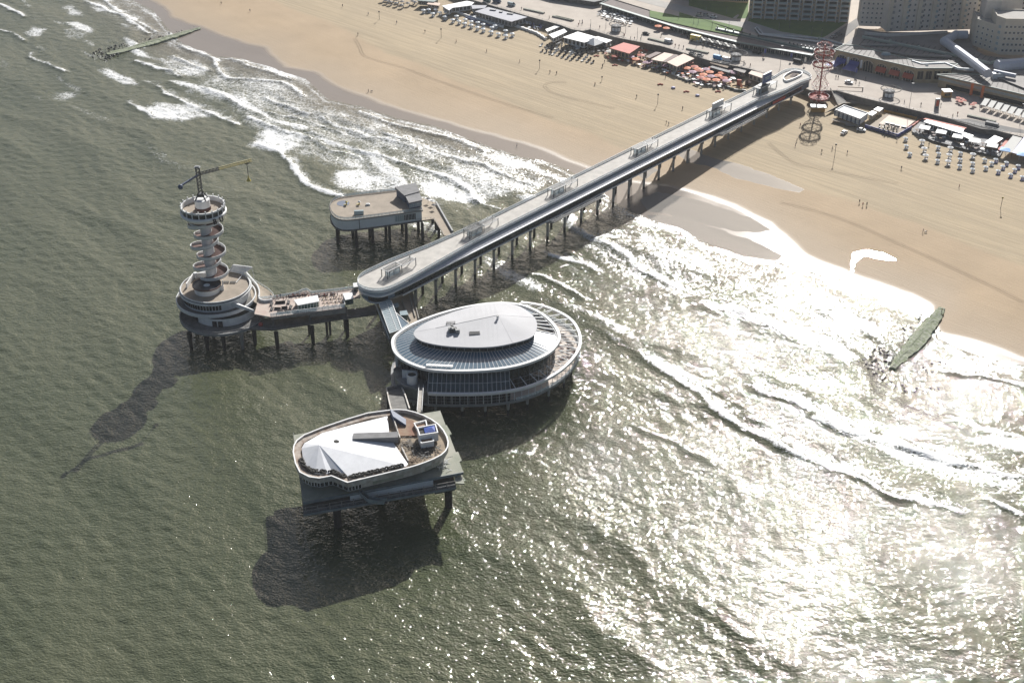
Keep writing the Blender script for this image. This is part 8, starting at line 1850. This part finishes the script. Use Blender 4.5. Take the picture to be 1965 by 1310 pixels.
for k, (x, y, m_) in enumerate(((685, 595, 'bluepaint'), (960, 640, 'bluepaint'), (1105, 685, 'wcloth'), (1640, 800, 'bluepaint'))):
    p = T([(x, y)], ZP, *C_)[0]; t = thing('flag', '%s flag on a pole, %s from the left along the teal gallery' % ('white' if m_ == 'wcloth' else 'blue', ordn(k)), 'flag', p); mb = MB(); mb.box(p, (.1, .1, 5)); mb.build('pole', M['steel'], t); mb = MB(); mb.box(p + Vector((.6, 0, 2.2)), (1.1, .06, 2.6)); mb.build('cloth', M[m_], t)
# low planters / benches
for k, (f, a, b) in enumerate(((B_, (1000, 185), (1150, 222)), (B_, (1300, 265), (1470, 300)), (D_, (1440, 1080), (1700, 1140)), (A_, (1280, 72), (1430, 105)), (A_, (1520, 130), (1650, 160)), (B_, (250, 10), (400, 45)))):
    P_ = T([a, b], ZP, *f); t = thing('long_planter', 'long grey planter bench on the promenade, %s from the left' % ['third', 'fifth', 'rightmost', 'first', 'second', 'fourth'][k], 'planter', P_[0], 'long planter benches on the promenade'); mb = MB(); mb.beam(P_[0] + Vector((0, 0, .4)), P_[1] + Vector((0, 0, .4)), 2.2, .8); mb.build('box', M['conc'], t); mb = MB(); mb.beam(P_[0] + Vector((0, 0, .86)), P_[1] + Vector((0, 0, .86)), 1.7, .12); mb.build('planting', M['algae'], t)
P_ = T([(232, 808), (465, 820)], ZP + 1.5, *D_); t = thing('boom_gate', 'long horizontal boom on a post at the promenade edge right of the lattice tower', 'gate', P_[1]); mb = MB(); mb.beam(P_[0], P_[1], .35, .35); mb.build('boom', M['wood'], t); mb = MB(); mb.box((P_[1].x, P_[1].y, ZP), (.5, .5, 2.0)); mb.build('post', M['dsteel'], t)
# lamp posts
def lamp(p, h, lb, arms=2):
    t = thing('lamp_post', lb, 'lamp post', p); mb = MB(); mb.cyl(p, .14, h, 6, r2=.08); mb.build('pole', M['steel'], t); mb = MB(); mb.box(p + Vector((0, 0, h)), (1.4 if arms > 1 else .5, .35, .25)); mb.build('lamp_head', M['white' if arms > 1 else 'dsteel'], t)
lamp(T([(855, 720)], ZP, *C_)[0], 14, 'tall lamp post on the promenade left of the pier end'); lamp(T([(897, 1000)], ZP, *D_)[0], 14, 'tall lamp post with white heads in front of the right low building'); lamp(T([(1925, 1165)], ZP, *D_)[0], 12, 'tall lamp post at the right edge of the promenade')
for k, (x, y) in enumerate(((78, 150), (293, 150), (955, 300), (843, 325), (1187, 360), (1290, 385), (318, 310))): lamp(T([(x, y)], ZU, *C_)[0], 5, 'short lamp with white globe on the lawns, %s of seven counted by hand from the far left' % ordn(k) if False else 'short white headed lamp, %s of the seven round the lawns' % ordn(k), 1)
for k, (x, y) in enumerate(((1240, 20), (1355, 62), (1390, 68), (1500, 95), (1630, 120))): lamp(T([(x, y)], ZU, *B_)[0], 4, 'dark short post on the strip of lawn, %s from the left' % ordn(k), 1)
for k, (x, y) in enumerate(((545, 120), (665, 105), (912, 185), (820, 140), (1375, 250), (1560, 300))): lamp(T([(x, y)], ZP, *B_)[0], 7, 'slim promenade lamp behind the left pavilions, %s' % ['first', 'second', 'fourth', 'third', 'fifth', 'sixth'][k], 1)
for x, y, h, lb in ((1035.5, 132.3, 5.5, 'beach post with square sign below the white tent loungers'), (728, 38, 5.5, 'beach post near the top edge left of the pale parasols'), (846.7, 73, 6, 'thin beach pole below the pale parasols'), (1262, 200, 6, 'beach post with square sign right of the beanbags'), (1601, 304, 8, 'tall thin pole on the sand right of the pier'), (1920, 400, 6, 'thin pole with yellow top on the far right sand'), (1155, 155, 2.5, 'short stake on the sand before the parasol terrace')):
    p = G(x, y); t = thing('beach_post', lb, 'post', p); mb = MB(); mb.cyl(p, .13, h, 6); mb.build('pole', M['dsteel'], t); mb = MB(); mb.box(p + Vector((0, 0, h - .6)), (.9, .15, .9)); mb.build('sign', M['dsteel' if x < 1900 else 'yellow'], t)
# playground
p = GT(1712, 555, B_); t = thing('play_slide', 'red slide with round orange base in the playground beside the pier', 'slide', p); mb = MB(); mb.box(p + Vector((0, 1, 0)), (2.6, 1.2, 3.6), -.3); mb.build('tower', M['redawn'], t); mb = MB(); mb.beam(p + Vector((.3, 0, 2.8)), p + Vector((1.2, -4, .3)), 1.2, .2); mb.build('slide', M['orange'], t); mb = MB(); mb.lathe(p + Vector((0, -1.5, 0)), [(4.6, 0), (5.2, 0), (5.2, .5), (4.6, .5)], 24, sy=.6); mb.build('ring', M['ochre'], t)
p = GT(1780, 548, B_); mb = MB(); mb.box(p, (3, 2, 2.2), -.4); mb.cyl(p + Vector((0, 0, 2.2)), 2, 1, 4, r2=.1); tag(mb.build('play_house', M['brown'], None), 'small brown play house right of the red slide', 'play house')
for k in range(17):
    f_ = k / 16; p = GT(1250 + 500 * f_, 500 + 100 * f_ + 6 * math.sin(k), B_); mb = MB(); mb.box(p, (2.6, .5, 1.3), -.5 + .2 * math.sin(k)); tag(mb.build('wind_screen', M['gglass' if k % 2 else 'steel'], None), 'glass wind screen on the sea side of the parasol terrace, %s from the left' % ordn(k), 'wind screen', 'wind screens of the parasol terrace')
p = GT(488, 410, E_); mb = MB(); mb.lathe(p + Vector((0, 0, .6)), [(.01, -.4), (.9, 0), (1.0, .5)], 12, sx=2.6, sy=1, rz=-.3); t = thing('small_boat', 'small grey boat on a trailer beside the white cabins', 'boat', p); mb.build('hull', M['silver2'], t); mb = MB(); mb.beam(p + Vector((-3, .8, .3)), p + Vector((3, -.8, .3)), .8, .2); mb.build('trailer', M['dsteel'], t)
# people
kinds = ['dark', 'blue', 'dark', 'red', 'dark', 'white']
pl = []
for x, y in ((105, 113), (320, 178), (533, 246), (768, 320), (998, 393), (1247, 471), (1475, 552), (1525, 560), (1815, 645), (27, 268), (106, 695), (1870, 505)): pl.append((680 + x / 3.93, y / 3.93))
for x, y in ((1192, 24), (1347, 64), (1845, 38), (1928, 190)): pl.append((x / 2.807, y / 2.807))
for x, y in ((580, 548), (907, 645), (1268, 738), (1140, 850), (1133, 495), (640, 405), (655, 372)): pl.append((1000 + x / 4.094, 30 + y / 4.094))
for x, y in ((68, 410), (40, 535), (28, 578), (250, 630), (340, 605), (467, 640), (925, 772), (1415, 927), (570, 1057), (598, 1082), (632, 1080), (888, 532), (1158, 575), (392, 380)): pl.append((1520 + x / 4.416, 150 + y / 4.416))
pl += [(1771, 446), (992, 281), (1283, 240), (1900, 230 + 70)]
pl.sort()
for k, (x, y) in enumerate(pl):
    kd = kinds[k % 6]; person(kd, G(x, y), 'person in %s on the sand, %s from the left on the beach' % (CLOTH[kd], ordn(k)), group='people walking on the beach', sc=1.15)
p = GT(130, 693, A_)
def dog(p, lb):
    t = bpy.data.meshes.new('dog'); bm = bmesh.new(); J = [((0, 0, .42), .12), ((.3, 0, .44), .14), ((.42, 0, .6), .07), ((.52, 0, .66), .08), ((.64, 0, .63), .04), ((.26, .09, .2), .045), ((.28, .09, .03), .035), ((.26, -.09, .2), .045), ((.3, -.09, .03), .035), ((-.28, 0, .42), .11), ((-.24, .09, .24), .06), ((-.3, .09, .03), .035), ((-.24, -.09, .24), .06), ((-.26, -.09, .03), .035), ((-.5, 0, .55), .025)]
    V = [bm.verts.new(a) for a, r in J]
    for a, b in ((0, 1), (1, 2), (2, 3), (3, 4), (1, 5), (5, 6), (1, 7), (7, 8), (0, 9), (9, 10), (10, 11), (9, 12), (12, 13), (9, 14)): bm.edges.new((V[a], V[b]))
    bm.to_mesh(t); bm.free(); o = bpy.data.objects.new('dog', t); C.objects.link(o); o.modifiers.new('skin', 'SKIN')
    for k, (a, r) in enumerate(J): t.skin_vertices[0].data[k].radius = (r, r)
    t.skin_vertices[0].data[0].use_root = True; t.materials.append(M['black']); o.location = p; o.scale = (1.3,) * 3; tag(o, lb, 'dog')
dog(p, 'dark dog walking beside a person on the wet sand edge at the left'); dog(G(1776, 446), 'dark dog beside a lone person on the right sand')
rr = random.Random(5)
pp = []
for x, y in ((213, 730), (235, 732), (400, 770), (430, 790), (490, 745), (755, 815), (850, 960), (1190, 990), (1005, 985), (560, 640), (1300, 1090), (1345, 1070), (1440, 860), (1465, 862)): pp.append((1560 + x / 4.852, y / 4.852))
for x, y in ((860, 185), (890, 190), (810, 165), (1210, 245), (1240, 250), (1275, 258), (1100, 165), (480, 55), (460, 60), (945, 170), (940, 195), (1430, 250), (1800, 400), (1750, 380), (1900, 330)): pp.append((1000 + x / 4.094, 30 + y / 4.094))
for x, y in ((1260, 75), (1470, 140), (1690, 195), (1720, 185), (1850, 215), (1780, 205), (1400, 110)): pp.append((680 + x / 3.93, y / 3.93))
pp.sort()
for k, (x, y) in enumerate(pp):
    kd = kinds[(k * 5) % 6]; person(kd, W(x, y, ZP + .02), 'person in %s on the promenade, %s from the left' % (CLOTH[kd], ordn(k)), group='people on the promenade', sc=1.15)
# tyre tracks on the sand
def tracks(pts, f, lb, w_=.2, gap=1.5):
    P_ = smooth_poly([GT(x, y, f) for x, y in pts], 2, False); P_ = resample([Vector((p.x, p.y, 0)) for p in P_], 3.0); mb = MB()
    for sg in (-1, 1):
        prev = None
        for k in range(len(P_)):
            a, b = P_[max(0, k - 1)], P_[min(len(P_) - 1, k + 1)]; d_ = (b - a).normalized(); nn = Vector((-d_.y, d_.x, 0)); c = P_[k] + nn * sg * gap / 2
            l, r_ = c + nn * w_ / 2, c - nn * w_ / 2
            for v in (l, r_): v.z = float(zt(*su(v))) + .34
            if prev: mb.face([prev[0], prev[1], r_, l])
            prev = (l, r_)
    return tag(mb.build('tyre_tracks', M['track'], None), kind='structure')
M['track'] = mat('dark_track_sand', (0.27, 0.21, 0.14), .9, noise=.3, nscale=1)
tracks([(1965, 820), (1750, 770), (1500, 705), (1440, 670), (1430, 640), (1500, 618), (1600, 625)], A_, '')
tracks([(0, 290), (40, 350), (60, 420), (130, 445), (400, 520), (700, 635), (1000, 740), (1300, 830), (1500, 890)], A_, '')
tracks([(-200, 550), (0, 720), (180, 750), (400, 800), (560, 830), (900, 890)], E_, '')
tracks([(-100, 1050), (200, 1120), (500, 1220), (900, 1400), (1400, 1620), (1965, 1900)], E_, '')
# inland neighbourhood hidden above the frame but closing the view
# ================= HAZE =================
hm = bpy.data.materials.new('haze_air'); hm.use_nodes = True; t = hm.node_tree
t.nodes.remove(t.nodes['Principled BSDF']); pv = t.nodes.new('ShaderNodeVolumePrincipled')
pv.inputs['Color'].default_value = (0.92, 0.95, 1, 1); pv.inputs['Density'].default_value = 0.00005; pv.inputs['Anisotropy'].default_value = 0.3
t.links.new(pv.outputs[0], t.nodes['Material Output'].inputs['Volume'])
hz = MB(); hz.box((0, 0, -8), (15000, 12000, 330)); hzo = hz.build('haze', hm); tag(hzo, kind='stuff')
